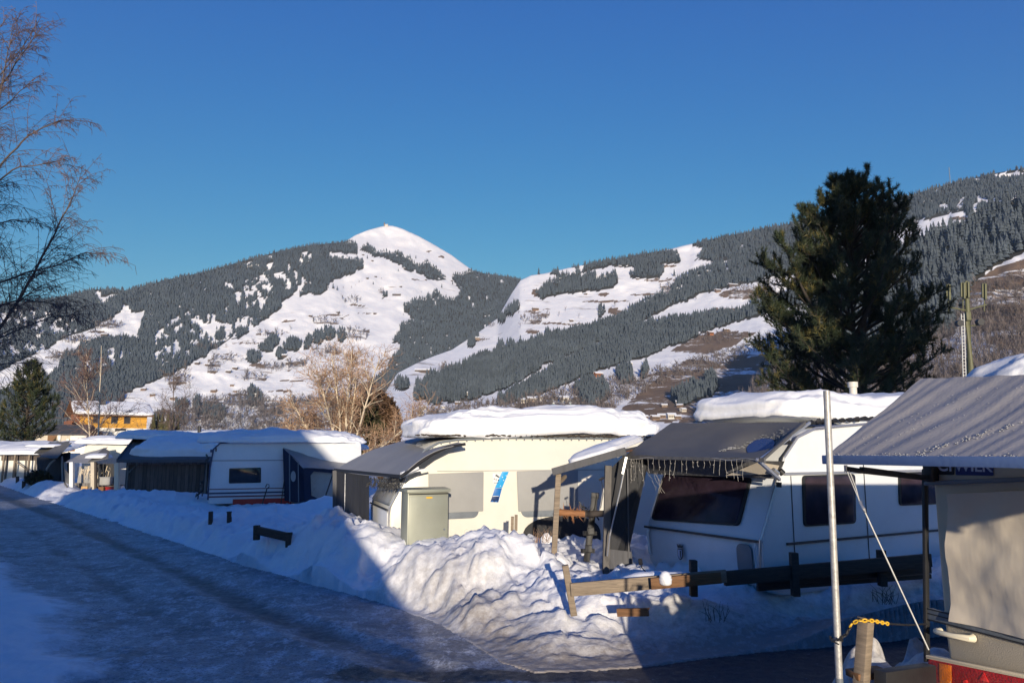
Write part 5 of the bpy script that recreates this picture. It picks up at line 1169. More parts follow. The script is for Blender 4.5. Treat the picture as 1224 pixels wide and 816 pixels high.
# ---------------------------------------------------------------- far caravan with bicycle rack
Y1 = 27.0; T1 = 22.0
o1 = Vector(((256.5 - 612) / FPX * Y1, Y1, 0)); X1 = frame(o1, T1)
r1 = thing('caravan', 'white caravan in blue shade with striped side and red skirt', 'caravan', o1, math.radians(T1)); v1 = Van(X1, r1)
prof = smooth_prof([(0.0, 0.34), (-0.05, 0.6), (-0.02, 1.6), (0.06, 2.28), (0.30, 2.50), (1.2, 2.54), (5.3, 2.54), (5.4, 0.34)], 0.14)
body(v1, prof, 2.35, 'body', M['white'])
side1 = v1.plane((0, 0, 0), (0, -1, 0))
put_window(v1, side1, [(273.5, 577.5), (312, 576.5), (312, 558.5), (274, 559.5)], (0, -1, 0), 'small side window with dark frame', 0.04, 'glass2')
b = MB(X1); b.box((1.3, -0.006, 1.86), (2.6, 0.014, 0.02)); b.box((1.3, -0.006, 0.72), (2.6, 0.014, 0.06)); b.box((-.055, 1.17, .74), (.014, 2.3, .09)); b.box((-.04, 1.17, 1.86), (.03, 2.3, .02)); b.build('stripe', M['navystripe'], r1)['label'] = 'dark navy stripes along the side'
b = MB(X1); b.box((1.3, -0.006, 0.86), (2.6, 0.013, 0.03)); b.box((1.3, -0.006, 0.60), (2.6, 0.013, 0.05)); b.build('stripe', M['maroon'], r1)['label'] = 'thin maroon stripes along the side'
b = MB(X1); b.box((1.8, -0.03, 0.36), (2.0, 0.06, 0.28)); b.build('skirt', M['red'], r1)
b = MB(X1); b.tube([(-0.03, -0.012, 0.5), (-0.02, -0.014, 1.6), (0.06, -0.014, 2.26), (0.28, -0.014, 2.48), (1.2, -.014, 2.53), (2.7, -0.014, 2.53)], 0.03, 6); b.build('corner_trim', M['navystripe'], r1)
b = MB(X1); b.box((0.15, -.012, 2.24), (.04, .02, .12)); b.build('marker_lamp', M['black'], r1)
b = MB(X1); b.box((-.0, 2.0, 2.2), (.06, .22, .1)); b.box((-.0, .3, 2.2), (.06, .22, .1)); b.build('end_lamp', M['navystripe'], r1)
b = MB(X1)   # bicycle rack on the end wall
for yy in (1.1, 1.8): b.tube([(-.06, yy, 1.95), (-.16, yy, 1.9), (-.2, yy, .75), (-.45, yy, .55)], .02, 6)
for xx, zz in ((-.22, .62), (-.42, .60), (-.30, 1.0), (-.28, .8)): b.tube([(xx, .5, zz), (xx, 2.45, zz)], .022, 6)
for yy in (.6, 1.2, 1.8, 2.4): b.tube([(-.18, yy, 1.05), (-.34, yy, 1.06), (-.36, yy, .5)], .018, 6)
for yy in (.8, 1.5): b.tube([(-.16, yy, 1.72), (-.2, yy, 1.75)], .05, 8)
b.tube([(-.12, .95, 1.95), (-.08, .55, .9)], .01, 5); b.tube([(-.1, .55, 1.9), (-.16, 1.15, 2.06), (-.12, 1.5, 2.0)], .03, 6)
b.build('bicycle_rack', M['black'], r1, True, 60)
# navy awning at its right end
X = X1
q = [P(338, 535.5, 27.7), P(362, 556, 27.2), P(368, 594, 27.2), P(368, 602, 27.2), P(340, 598, 27.8)]
b = MB(); b.slab(q, (0, 1, 0), .03); nw = b.build('awning_wall', M['navy'], r1)
b = MB(); b.slab([P(350.5 + 0 * 1 + 3.0 * math.cos(t), 569 + 6.5 * math.sin(t), 27.12) for t in [6.283 * i / 16 for i in range(16)]], (0, 1, 0), .012); b.build('oval_window', M['cover'], nw)
for xx in (346.5, 357): b = MB(); b.beam(P(xx - 0.5, 542 + (xx - 346) * .9, 27.15), P(xx, 600, 27.15), .035, .03); b.build('awning_pole', M['greytrim'], r1)
a00 = P(362, 558.5, 27.0); a10 = P(410, 561, 28.0); a11 = P(428, 538, 30.5); a01 = P(338, 535, 27.9)
fabric_sheet('awning_roof', a00, a10, a11, a01, M['fabric_pale'], r1, 24, 14, 0.08, 0.02)
q = [P(363, 559, 27.1), P(408, 561, 27.95), P(408, 566, 27.95), P(375, 563, 27.3), P(371, 568, 27.2), P(372, 592, 27.2), P(379, 595, 27.25), P(374, 602, 27.2), P(364, 601, 27.1)]
b = MB(); b.slab(q, (0, 1, 0), .03); b.build('awning_frame_cloth', M['navy'], r1)
b = MB(); b.slab([P(370, 563, 27.35), P(406, 563, 28.0), P(404, 595, 28.0), P(372, 598, 27.35)], (0, 1, 0), .01); b.build('awning_window', M['foil'], r1)
b = MB(); b.beam(P(399.5, 562, 27.0), P(379.5, 621, 24.5), .035, .035)
tag(b.build('leaning_pole', M['wooddark']), 'thin dark pole leaning from the snow against the navy awning', 'pole')
b = MB(X1); b.tube([(2.42, -.3, .3), (2.62, -.06, 2.1)], .018, 6)
tag(b.build('fishing_rod', M['wooddark']), 'long thin dark rod leaning on the end of the striped caravan', 'rod')
# snow over it and its awning
snow_cap('roof_snow', X1 @ Matrix.Translation((2.6, 1.5, 2.52)), 3.1, 1.75, 0.48, r1, 0.0, 0.75, 0.4, 0.16, 14, 130, 34)
snow_cap('awning_snow', frame(P(388, 536.5, 31.5), 8), 1.75, 1.6, 0.26, r1, 0.0, 0.7, 0.5, 0.10, 15, 100, 26)
snow_cap('awning_snow', frame(P(330, 533, 33.0), 12), 2.4, 2.0, 0.62, r1, 0.0, 0.9, 0.6, 0.12, 25, 100, 26)
# spade
r = thing('spade', 'dark snow spade stuck in the drift beside the red skirt', 'spade', P(313, 600, 26.2))
b = MB(); b.tube([P(313.5, 602, 26.2), P(319, 584, 26.3)], .02, 6); b.build('shaft', M['black'], r); b = MB(); b.tube([P(317.4, 582, 26.3), P(319, 578.5, 26.3), P(321.6, 579, 26.3), P(321.8, 581.5, 26.3), P(319, 584, 26.3)], .018, 6); b.build('handle', M['black'], r)

# ---------------------------------------------------------------- nearest caravan, cut by the right edge
P_far = P; KN = 0.704
def P(px, py, Y): return P_far(px, py, Y * KN)      # the nearest things stand on a lot barely four and a half metres away
MB.RS = KN
Yn = 6.25 * KN; Tn = 22.0; on = Vector(((1106 - 612) / FPX * Yn, Yn, 0)); Xn = frame(on, Tn)
# its end wall runs from the far corner towards the camera: local y negative
rn = thing('caravan', 'beige hammered-metal caravan at the right edge with red tail lamp', 'caravan', on, math.radians(Tn)); vn_ = Van(Xn, rn)
def yrow(x0, y0, y1, z0, z1, t=0.012, mi=0, b=None): b.box((x0 - t / 2, (y0 + y1) / 2, (z0 + z1) / 2), (t, abs(y1 - y0), z1 - z0), mi); return b
b = MB(Xn); pr = smooth_prof([(0.02, 0.5), (0.0, 0.9), (0.0, 2.2), (0.12, 2.52), (0.5, 2.62), (6.0, 2.6), (6.0, 0.45)], 0.1)
b.slab([(x_, -2.25, 2.25 - (2.25 - z_) * KN) for x_, z_ in pr], (0, 1, 0), 2.25); b.build('body', M['beige'], rn, bevel=0.03)
b = MB(Xn); b.box((3.2, -1.12, .72), (9.0, 3.1, .85)); b.build('skirt', M['black'], rn)  # unseen black box added to block light under the caravan
endp = vn_.plane((0, 0, 0), (-1, 0, 0))
def ep(px, py): return vn_.pix(px, py, endp)
def end_panel(name, cs, material, d0, d1, parent=None, r=0.01, label=None):
    o = quad_panel(vn_, name, [ep(*c_) for c_ in cs], (-1, 0, 0), d0, d1, material, parent or rn, r, bevel=0.003)
    if label: o['label'] = label
    return o
end_panel('corner_rail', [(1106, 560), (1109.5, 560), (1112, 790), (1108.5, 790)], M['black'], 0.0, 0.03)
end_panel('belt_trim', [(1110, 725), (1240, 757), (1240, 772), (1110, 739)], M['greytrim'], 0.004, 0.018)
b_ = [(1110, 725.3), (1240, 757.3), (1240, 759.3), (1110, 727)], [(1110, 731), (1240, 764), (1240, 765.5), (1110, 732.3)], [(1110, 738), (1240, 771), (1240, 773), (1110, 739.6)]
for q_ in b_: end_panel('belt_line', q_, M['black'], 0.0185, 0.022)
end_panel('window', [(1138, 596), (1300, 590), (1300, 775), (1142, 735)], M['greytrim'], 0.004, 0.02, r=0.05, label='rear window hidden behind its silver cover')
# the silver cover, standing off the wall with a wavy free edge
q0, q1, q2, q3 = [ep(*c_) for c_ in ((1137, 590), (1300, 583), (1300, 778), (1142, 741))]
cs_ = [vn_.X @ (p_ + Vector((-0.04, 0, 0))) for p_ in (q3, q2, q1, q0)]
cover = fabric_sheet('silver_window_cover', *cs_, M['silver'], rn, 30, 40, 0.0, 0.012, 0.006, fold=lambda U, V: 0.014 * np.sin(V * 9 + U * 2) * (1 - U) + 0.006 * np.sin(U * 7))
end_panel('handle_shadow_free', [(0, 0)], M['ivory'], 0, 0) if False else None
# stand-off strip at the cover top
end_panel('cover_rail', [(1108, 575), (1300, 566), (1300, 572), (1108, 580)], M['greytrim'], 0.004, 0.03)
# manoeuvring handle
h0, h1 = ep(1125, 753), ep(1163, 762)
b = MB(Xn); off = Vector((-.055, 0, 0)); 
b.tube([h0 + Vector((-.002, 0, 0)), h0 + off * .75, h0 + off + (h1 - h0) * .12, h0 + off + (h1 - h0) * .6, h1 + off * .5 , h1 + Vector((-.002, 0, 0))], [.022, .022, .02, .02, .026, .034], 10)
b.build('grab_handle', M['ivory'], rn, True, 50)
# lamp cluster
lt = end_panel('tail_lamp', [(1113.5, 786), (1240, 812), (1240, 880), (1117, 850)], M['lamp_red'], 0.004, 0.03, r=0.02)
end_panel('indicator_lens', [(1127.5, 791), (1142, 794), (1143, 850), (1129, 847)], M['lamp_orange'], 0.0305, 0.034, lt, 0.004)
end_panel('reflector', [(1115.5, 800), (1119, 801), (1120, 810), (1116, 809)], M['lamp_bright'], 0.0305, 0.034, lt, 0.003)
end_panel('reflector', [(1175, 811), (1181, 802), (1187, 814)], M['lamp_bright'], 0.0305, 0.034, lt, 0.002)
end_panel('reflector', [(1156, 812), (1161, 811), (1162, 818), (1157, 818)], M['lamp_bright'], 0.0305, 0.034, lt, 0.002)
end_panel('lamp_lip', [(1112, 781), (1240, 806), (1240, 811.5), (1112.5, 785.5)], M['beige'], 0.002, 0.04)
# lettering plates under the eave
pl1 = end_panel('letter_plate', [(1120, 567), (1141, 567.3), (1141, 540), (1120, 540)], M['black'], 0.002, 0.006, r=0.008, label='black plate with white letters CI')
pl2 = end_panel('letter_plate', [(1143, 567.5), (1188, 568.3), (1188, 539), (1143, 539)], M['signblue'], 0.002, 0.006, r=0.008, label='dark blue plate with white letters WILK')
pl3 = end_panel('round_badge', [(1112 + 5.5 + 5.5 * math.cos(t), 559.5 + 6.5 * math.sin(t)) for t in [6.283 * i / 14 for i in range(14)]], M['signblue'], 0.002, 0.005, r=0.001)
end_panel('badge_bar', [(1115, 562), (1120, 562.3), (1120, 559.5), (1115, 559.5)], M['signwhite'], 0.0055, 0.007, pl3, 0.001)
xd = Xn.to_3x3() @ Vector((0, -1, 0)); nd = Xn.to_3x3() @ Vector((-1, 0, 0))
def lett(txt, pxa, pyb, hpx, parent, wpx):
    a_ = ep(pxa, pyb); b2 = ep(pxa, pyb - hpx); size = (b2.z - a_.z) / 0.70
    o = text_on('lettering', txt, size, Xn @ (Vector((-0.0075, a_.y, (a_.z + b2.z) / 2))), xd, (0, 0, 1), M['signwhite'], parent, 0.002, size * 0.012)
    return o
lett('CI', 1130.5, 563.5, 15, pl1, 16); lett('WILK', 1164.5, 564, 14, pl2, 40)
# awning roof: eave towards the camera-left, ridge above the caravan end
e0 = P(985.5, 546, 6.05); e1 = P(1290, 549, 4.15); g1 = P(1290, 444.5, 5.05); g0 = P(1101, 452.5, 6.35); e1 = e0 + (e1 - e0) * 2.1; g1 = g0 + (g1 - g0) * 3.0
def foldn(U, V):
    U = U * 2.3; s_ = U * 7 + V * -1.1
    return 0.0065 * np.sin(s_ * 5.2 + 1.6 * np.sin(U * 4 + V * 3)) * (V * (1.15 - V)) ** .5 * (0.6 + 0.4 * np.sin(U * 5)) + 0.0015 * np.sin(s_ * 11 + 2 + 3 * np.sin(U * 9))
awn = fabric_sheet('awning_roof', e0, e1, g1, g0, M['fabric_near'] if 'fabric_near' in M else M['fabric'], rn, 200, 60, 0.03, 0.006, 0.01, fold=foldn)
def biln(U, V):
    c = [e0, e1, g1, g0]; n_ = ((c[1] - c[0]).cross(c[3] - c[0])).normalized(); n_ = n_ if n_.z > 0 else -n_
    return c[0] * (1 - U) * (1 - V) + c[1] * U * (1 - V) + c[2] * U * V + c[3] * (1 - U) * V + n_ * float(-0.03 * 16 * U * (1 - U) * V * (1 - V) + 0.006 * fbm(U * 5, V * 5, 4, 3) + foldn(U, V)), n_
b = MB()
for i in range(520):
    k_ = rng.random()
    if k_ < 0.50: U = rng.random(); V = abs(rng.gauss(0, .018)) + 0.004
    elif k_ < 0.85:
        t = rng.random(); U = 0.46 + 0.50 * t + rng.gauss(0, .010 + .012 * t); V = 0.02 + 0.75 * t + rng.gauss(0, .02)
    else:
        ln = rng.choice([(.12, .35), (.2, .5), (.3, .62), (.05, .22)]); t = rng.random(); U = ln[0] + .28 * t + rng.gauss(0, .003); V = .1 + .75 * t
    U = U / 2.3
    if not (0 < U < 1 and 0 < V < 1): continue
    p, n_ = biln(U, V); s_ = rng.uniform(.0015, .0045) * (1.1 if k_ < .85 else .6)
    b.slab([p + n_ * .002 + Vector((s_ * math.cos(q_) * rng.uniform(.6, 1.5), s_ * math.sin(q_) * rng.uniform(.6, 1.5), 0)) for q_ in [0, 1.26, 2.5, 3.8, 5.0]], n_, 0.003)
b.build('frost', M['frost'], awn)
b = MB(); up = Vector((0, 0, -.0)); d_ = (e1 - e0).normalized(); 
f0 = e0 + Vector((0, 0, .01)); f1 = e1 + Vector((0, 0, .01)); b.slab([f0, f1, f1 + Vector((0, 0, -.048)), f0 + Vector((0, 0, -.048))], Vector((d_.y, -d_.x, 0)), .02)
b.build('eave_strip', M['fascia'], rn, bevel=.004)
b = MB(); b.tube([P(1012, 560, 5.95), P(1025, 562, 5.95), P(1105, 571, 6.2)], .02, 8); b.beam(P(1030, 560, 5.95), P(1106, 570, 6.2), .045, .03); b.build('awning_arm', M['black'], rn)
b = MB(); b.box(Xn @ Vector((-.02, -.015, 2.145)), (.09, .09, .22), 0, math.radians(Tn)); b.build('arm_bracket', M['black'], rn, bevel=.01)
b = MB(); e = P(1113, 447.5, 6.3)
# steel pole in front of the awning
r = thing('steel_pole', 'tall bare galvanised steel pole standing in front of the awning corner', 'pole', G(1003, 820, 0.0))
pb_ = P(1003.5, 817, 5.85); pt_ = P(988, 467, 5.85); dd = (pt_ - pb_).normalized(); pb0 = pb_ - dd * 1.0
b = MB(); b.tube([pb0, pt_], 0.0255, 20); b.build('tube', M['zinc'], r, True, 50)
b = MB(); b.tube([pb0 + dd * .98, pb0 + dd * 1.03], .0275, 16); b.build('collar', M['greytrim'], r, True, 50)
# guy rope with tensioner
r = thing('guy_rope', 'white guy rope with hook running from the awning corner to the beige caravan', 'rope', P(1012, 566, 5.95))
p0 = P(1011, 560, 5.95); p1 = P(1027, 598, 5.75); p2 = P(1034, 612, 5.7); p3 = P(1110, 776, 5.9)
b = MB(); b.tube([p0, p1], .0045, 6); b.tube([p0 + Vector((.015, 0, 0)), P(1023, 583, 5.82), p1], .0045, 6); b.tube([p2, p3], .0055, 6); b.build('cord', M['rope'], r, True, 60)
b = MB(); b.tube([p1, P(1028.5, 600, 5.75), P(1030, 604, 5.72), P(1032.5, 608, 5.7), p2], [.008, .014, .007, .013, .008], 8); b.tube([p0 + Vector((0, 0, .02)), p0 - Vector((0, 0, .02))], .014, 8); b.build('tensioner', M['alu'], r, True, 60)

# ---------------------------------------------------------------- chain post
r = thing('chain_post', 'square wooden post wound with yellow plastic chain by the steel pole', 'post', P(1031, 830, 5.75))
pt_ = P(1035, 741, 5.9); pb_ = P(1029, 822, 5.85); dd = (pt_ - pb_).normalized()
b = MB(); b.beam(pb_ - dd * .7, pt_, .092, .075); b.build('post', M['wood'], r, bevel=.004)
b = MB(); b.beam(pt_ - dd * .0 + Vector((-.0, 0, 0)), pt_ + dd * .012, .10, .08); b.build('cap', M['wood'], r, bevel=.003)
def chain(pts, material, name, link=.026, rad=.006):
    b = MB(); i = 0
    for a_, c_ in zip(pts[:-1], pts[1:]):
        a_, c_ = Vector(a_), Vector(c_); L = (c_ - a_).length; n_ = max(1, int(L / (link * .72))); d = (c_ - a_).normalized()
        for k_ in range(n_):
            m_ = a_ + (c_ - a_) * ((k_ + .5) / n_); u = Vector((0, 0, 1)) if i % 2 else d.cross(Vector((0, 0, 1))).normalized(); i += 1
            b.tube([m_ + d * (link / 2 * math.cos(t)) + u * (link / 3.4 * math.sin(t)) for t in [6.283 * j / 9 for j in range(10)]], rad, 5, 0, False)
    return b.build(name, material, r, True, 60)
chain([P(1015, 750, 5.85), P(1019, 744, 5.83), P(1026, 741.5, 5.8), P(1036, 741, 5.8), P(1044, 741.5, 5.82), P(1062, 745, 5.9)], M['yellow'], 'yellow_chain')
chain([P(1002, 765, 5.8), P(1007, 761, 5.83), P(1012, 757, 5.85), P(1016, 749, 5.85)], M['black'], 'black_chain')
b = MB(); b.tube([P(1062, 745, 5.9), P(1085, 746.5, 6.05), P(1108, 745, 6.2)], .007, 5); b.build('cord', M['black'], r)
b = MB(); b.tube([pt_ for pt_ in [P(999.5, 763, 5.82) + Vector((.03 * math.cos(t), .03 * math.sin(t), .01 * math.sin(3 * t))) for t in [6.283 * i / 14 for i in range(15)]]], .006, 5); b.tube([P(996, 766, 5.8), P(1003, 770, 5.78)], .005, 4); b.build('tie', M['black'], r)
# planks lying at its foot
b = MB(); b.beam(P(1018, 806, 5.9), P(1057, 802, 5.95), .16, .05); tag(b.build('board', M['woodbrown'], bevel=.005), 'short brown board behind the foot of the chain post', 'board')
b = MB(); b.beam(P(1052, 815, 5.75), P(1112, 806, 6.1), .1, .16); tag(b.build('dark_beam', M['black'], bevel=.006), 'dark wet beam lying against the beige caravan corner', 'beam')

P = P_far; MB.RS = 1.0
# ---------------------------------------------------------------- broken rail fence in the bank
r = thing('rail_fence', 'low broken timber fence half buried in the roadside snow bank', 'fence', G(683, 728, .2))
def post(a_, c_, Y, w_=.095, m_='wood', lb=None):
    b = MB(); b.beam(P(*c_, Y), P(*a_, Y), w_, w_ * .8); o = b.build('post', M[m_], r, bevel=.005)
    if lb: o['label'] = lb
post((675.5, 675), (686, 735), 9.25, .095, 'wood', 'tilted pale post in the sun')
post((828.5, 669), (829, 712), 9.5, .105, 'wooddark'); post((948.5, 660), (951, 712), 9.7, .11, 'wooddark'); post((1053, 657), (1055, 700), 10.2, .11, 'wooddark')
b = MB(); b.beam(P(682, 704.5, 9.17), P(868, 688, 9.35), .04, .15); b.build('rail', M['wood'], r, bevel=.005)
b = MB(); b.beam(P(778, 697.5, 9.12), P(862, 690, 9.2), .02, .13); b.build('rail', M['woodbrown'], r, bevel=.005)['label'] = 'reddish brown middle length of the rail'
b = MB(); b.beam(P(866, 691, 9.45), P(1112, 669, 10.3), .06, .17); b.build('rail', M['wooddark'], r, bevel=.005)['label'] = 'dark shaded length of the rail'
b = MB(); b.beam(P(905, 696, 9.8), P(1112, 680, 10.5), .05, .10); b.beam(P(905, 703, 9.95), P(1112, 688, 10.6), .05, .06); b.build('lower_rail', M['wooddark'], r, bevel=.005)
b = MB(); b.beam(P(738, 731.5, 9.05), P(775, 731, 8.9), .05, .085); b.add([P(772, 727.5, 8.9), P(777, 725.5, 8.9), P(772, 736, 8.9), P(772, 729, 9.0)], [(0, 1, 2), (0, 2, 3), (0, 3, 1), (1, 3, 2)])
tag(b.build('broken_plank', M['woodbrown'], bevel=.0), 'short broken brown plank sticking out of the bank below the rail', 'plank')
snow_cap('fence_snow', frame(P(800, 694, 9.5), 5), .62, .16, .11, r, 0.0, .9, .8, .04, 31, 60, 16)
b = MB()
# snow blob hanging on the rail end
snow_cap('fence_snow', frame(P(795.5, 692.5, 9.12), 0), .075, .09, .1, r, .08, 1, 1, .01, 33, 30, 14)

# ---------------------------------------------------------------- small wooden things left of the bank
r = thing('low_barrier', 'low dark timber barrier with two end posts on the snow', 'barrier', P(325, 645, 13.7))
GB_ = drop(326, 645); b = MB(); b.beam(P(308, 633.5, GB_.y), P(344, 641.5, GB_.y - .4), .10, .15); b.build('rail', M['wooddark'], r, bevel=.006)
for px, py, Y in ((307, 627.5, GB_.y), (345.5, 636, GB_.y - .4)): b = MB(); b.beam(P(px, py + 10, Y) - Vector((0, 0, .12)), P(px, py, Y), .11, .11); b.build('post', M['wooddark'], r, bevel=.006)
for px, py, Y, lb in ((252, 611, 17.5, 'short square dark post on the bank, left of a pair'), (274, 612.5, 17.3, 'short round-topped dark post on the bank, right of a pair')):
    g_ = drop(px, py + 13); Y = g_.y; b = MB(); b.beam(Vector((g_.x, Y, g_.z - .15)), P(px, py, Y), .085, .085)
    if px > 260: b.tube([P(px, py, Y), P(px, py - 1.5, Y)], [.06, .07], 8); b.beam(P(px + 2, py + 16, Y), P(px + 2, py + 5, Y), .05, .03)
    tag(b.build('marker_post', M['wooddark'], bevel=.006), lb, 'post', 'short marker posts on the bank')
for px, py, Y, lb in ((21, 569, 45, 'tiny dark stake on the far left drift, left of a pair'), (28.5, 574.5, 43, 'tiny dark stake on the far left drift beside the bush')):
    g_ = drop(px, py + 7); Y = g_.y; b = MB(); b.beam(Vector((g_.x, Y, g_.z - .15)), P(px, py, Y), .13, .13); tag(b.build('stake', M['wooddark']), lb, 'stake', 'stakes on the far left drift')
b = MB(); b.box(P(157, 597.5, 31.5), (.22, .2, .18), 0, .3); b.tube([P(155.5, 594.5, 31.5), P(157, 593, 31.5), P(159, 594.5, 31.5)], .03, 6)
tag(b.build('lantern', M['navy']), 'small dark lantern standing on the drift before the board shed', 'lantern')
# ================================================================== huts and sheds to the left
def wallquad(b, pts, n=(0, 1, 0), t=.06, mi=0): b.slab(pts, n, t, mi)
# board shed
Xs = frame(P(150, 590, 33.0) * 1.0, 6); os_ = Vector((P(150, 590, 33.0).x, 33.0, 0)); Xs = frame(os_, 6)
r = thing('board_shed', 'dark vertical-board shed with deep blue-shaded snow on its roof', 'shed', os_, math.radians(6))
b = MB(Xs); b.box((2.0, .05, .95), (4.0, .06, 1.5)); b.box((4.0, 1.6, .95), (.06, 3.1, 1.5)); b.box((2.0, 3.2, .95), (4.0, .06, 1.5)); b.build('front_wall', M['boards'], r)
b = MB(Xs); b.slab([(0, 0, .1), (-.25, 2.9, .1), (-.25, 2.9, 2.0), (0, 0, 1.75)], (1, 0, 0), .05); b.build('side_wall', M['boardspale'], r)
b = MB(Xs)
for xx in (0.02, 3.3): b.box((xx, 0.0, .9), (.1, .12, 1.7))
b.beam((0, -.02, 1.66), (3.6, -.02, 1.66), .1, .1); b.beam((.05, 0, 1.25), (.4, 0, 1.6), .06, .06); b.build('post', M['boardspale'], r)
b = MB(Xs); b.slab([(-.28, -.35, 1.70), (4.1, -.35, 1.70), (4.1, 3.6, 2.75), (-1.05, 3.6, 2.75)], (0, -.25, 1), .09); b.build('roof', M['fabric'], r)
b = MB(Xs); b.slab([(-.3, -.37, 1.70), (4.1, -.37, 1.70), (4.1, -.37, 1.83), (-.3, -.37, 1.83)], (0, -1, 0), .03); b.beam((-.3, -.37, 1.78), (-1.07, 3.6, 2.84), .05, .16); b.build('barge_board', M['tentgrey'], r)
snow_cap('roof_snow', Xs @ Matrix.Translation((2.1, 2.1, 2.15)) @ Matrix.Rotation(.17, 4, 'X'), 2.35, 1.95, .78, r, 0.1, .65, .45, .14, 41, 120, 30)
snow_cap('rear_snow', Xs @ Matrix.Translation((-.2, 3.4, 2.75)), 1.5, 1.3, .42, r, 0.0, .8, .6, .1, 42, 80, 24)
# cream caravan with cluttered porch
oc = Vector((P(84, 560, 39).x, 39.0, 0)); Xk = frame(oc, 6)
r = thing('caravan', 'small cream caravan behind a sunlit porch full of clutter, far left', 'caravan', oc, math.radians(6))
vk = Van(Xk, r); pr = smooth_prof([(0.0, .4), (0, 1.6), (.12, 2.45), (.5, 2.6), (4.2, 2.6), (4.4, .4)], .15); b = MB(Xk); b.slab([(x_, 1.2, z_) for x_, z_ in pr], (0, 1, 0), 2.2); b.build('body', M['cream'], r, bevel=.05)
snow_cap('roof_snow', Xk @ Matrix.Translation((2.1, 2.2, 2.55)), 2.6, 1.5, .42, r, 0, .7, .45, .1, 43, 100, 26)
a = [P(78, 552, 38.6), P(112, 553.5, 37.6), P(129, 534, 39.4), P(92, 544, 40)]
fabric_sheet('awning_roof', a[0], a[1], a[2], a[3], M['fabric_pale'], r, 20, 12, .06, .02)
b = MB(); b.slab([P(105, 553, 37.4), P(129, 548, 37.0), P(131, 540, 38), P(124, 536, 39)], (0, 0, 1), .05); b.build('porch_roof', M['tentgrey'], r)
snow_cap('porch_snow', frame(P(118, 547, 37.8), 20), .62, .7, .26, r, 0, .8, .8, .05, 45, 50, 16)
for i, (px, m_, w_) in enumerate([(86, 'white', .17), (111.5, 'plasterbeige', .17), (114.5, 'wooddark', .1), (140, 'ivory', .2)]):
    b = MB(); b.beam(P(px, 594, 37.4 - .2 * i), P(px, 552 + (i > 2) * 1, 37.4 - .2 * i), w_, w_); b.build('porch_post', M[m_], r)
b = MB(); b.slab([P(88, 594, 38.4), P(140, 594, 37.6), P(140, 577, 37.6), P(88, 577, 38.4)], (0, 1, 0), .05); b.build('parapet', M['boardspale'], r)
b = MB(); b.slab([P(92, 577, 38.6), P(108, 577, 38.3), P(108, 557, 38.3), P(95, 557, 38.6)], (0, 1, 0), .02); b.build('foil_window', M['foil'], r)
b = MB(); b.slab([P(114, 592, 38.1), P(140, 592, 37.8), P(140, 554, 37.8), P(114, 554, 38.1)], (0, 1, 0), .02); b.build('back_wall', M['tentdark'], r)
b = MB(); b.slab([P(79, 590, 38.5), P(86, 590, 38.5), P(86, 570, 38.5), P(77, 560, 38.5)], (0, 1, 0), .02); b.build('side_curtain', M['tentgrey'], r)
for nm, lb, pts, mm, cat in [('crate', 'small red crate at the foot of the cream porch post', (134, 585.5, 37.2, .5, .25), 'red', 'crate'), ('box', 'grey storage box stacked under the porch roof', (127, 575, 37.4, .5, .35), 'cover', 'box'), ('basket', 'brown basket beside the grey storage box', (121, 586, 37.3, .35, .3), 'woodbrown', 'basket')]:
    px, py, Y, w_, h_ = pts; b = MB(); c_ = P(px, py, Y); b.box(c_, (w_, .3, h_)); b.box(c_ + Vector((0, 0, h_ / 2 + .02)), (w_ + .05, .34, .04)); tag(b.build(nm, M[mm], bevel=.01), lb, cat)
r_ = thing('garden_chair', 'small chair draped with tan cloth in the sunny gap by the porch', 'chair', P(104, 600, 36.5))
b = MB()
for dx in (-.25, .25):
    for dy in (0, .4): b.beam(P(104, 602, 36.3) + Vector((dx, dy, -.1)), P(104, 590, 36.3) + Vector((dx, dy, 0)), .05, .05)
b.build('leg', M['woodbrown'], r_); 
b = MB(); b.box(P(104, 589, 36.5), (.62, .5, .07)); b.box(P(101, 586, 36.7), (.3, .08, .4)); b.slab([P(99, 589, 36.2), P(109, 589, 36.2), P(107, 597, 36.15), P(103, 599, 36.15), P(101, 594, 36.15)], (0, -1, 0), .03); b.build('tan_cloth', M['orange_cloth'], r_)
b = MB(); b.beam(P(115.5, 600, 36), P(114.5, 590, 36), .14, .08); tag(b.build('log_stub', M['orange_wood']), 'short tan log stub upright in the snow right of the draped chair', 'log')
b = MB(); b.beam(P(77, 577, 37.5), P(88, 592, 36.4), .06, .05); tag(b.build('ladder_rail', M['boardspale']), 'thin slanting board lying on the drift before the porch', 'board')
# clutter hanging in the porch
b = MB()
for i in range(60):
    p = P(rng.uniform(92, 138), rng.uniform(556, 566), 37.9); b.tube([p, p + Vector((rng.uniform(-.15, .15), 0, -rng.uniform(.1, .5)))], [.02, .008], 3)
b.build('hanging_garland', M['bark_birch'], r)
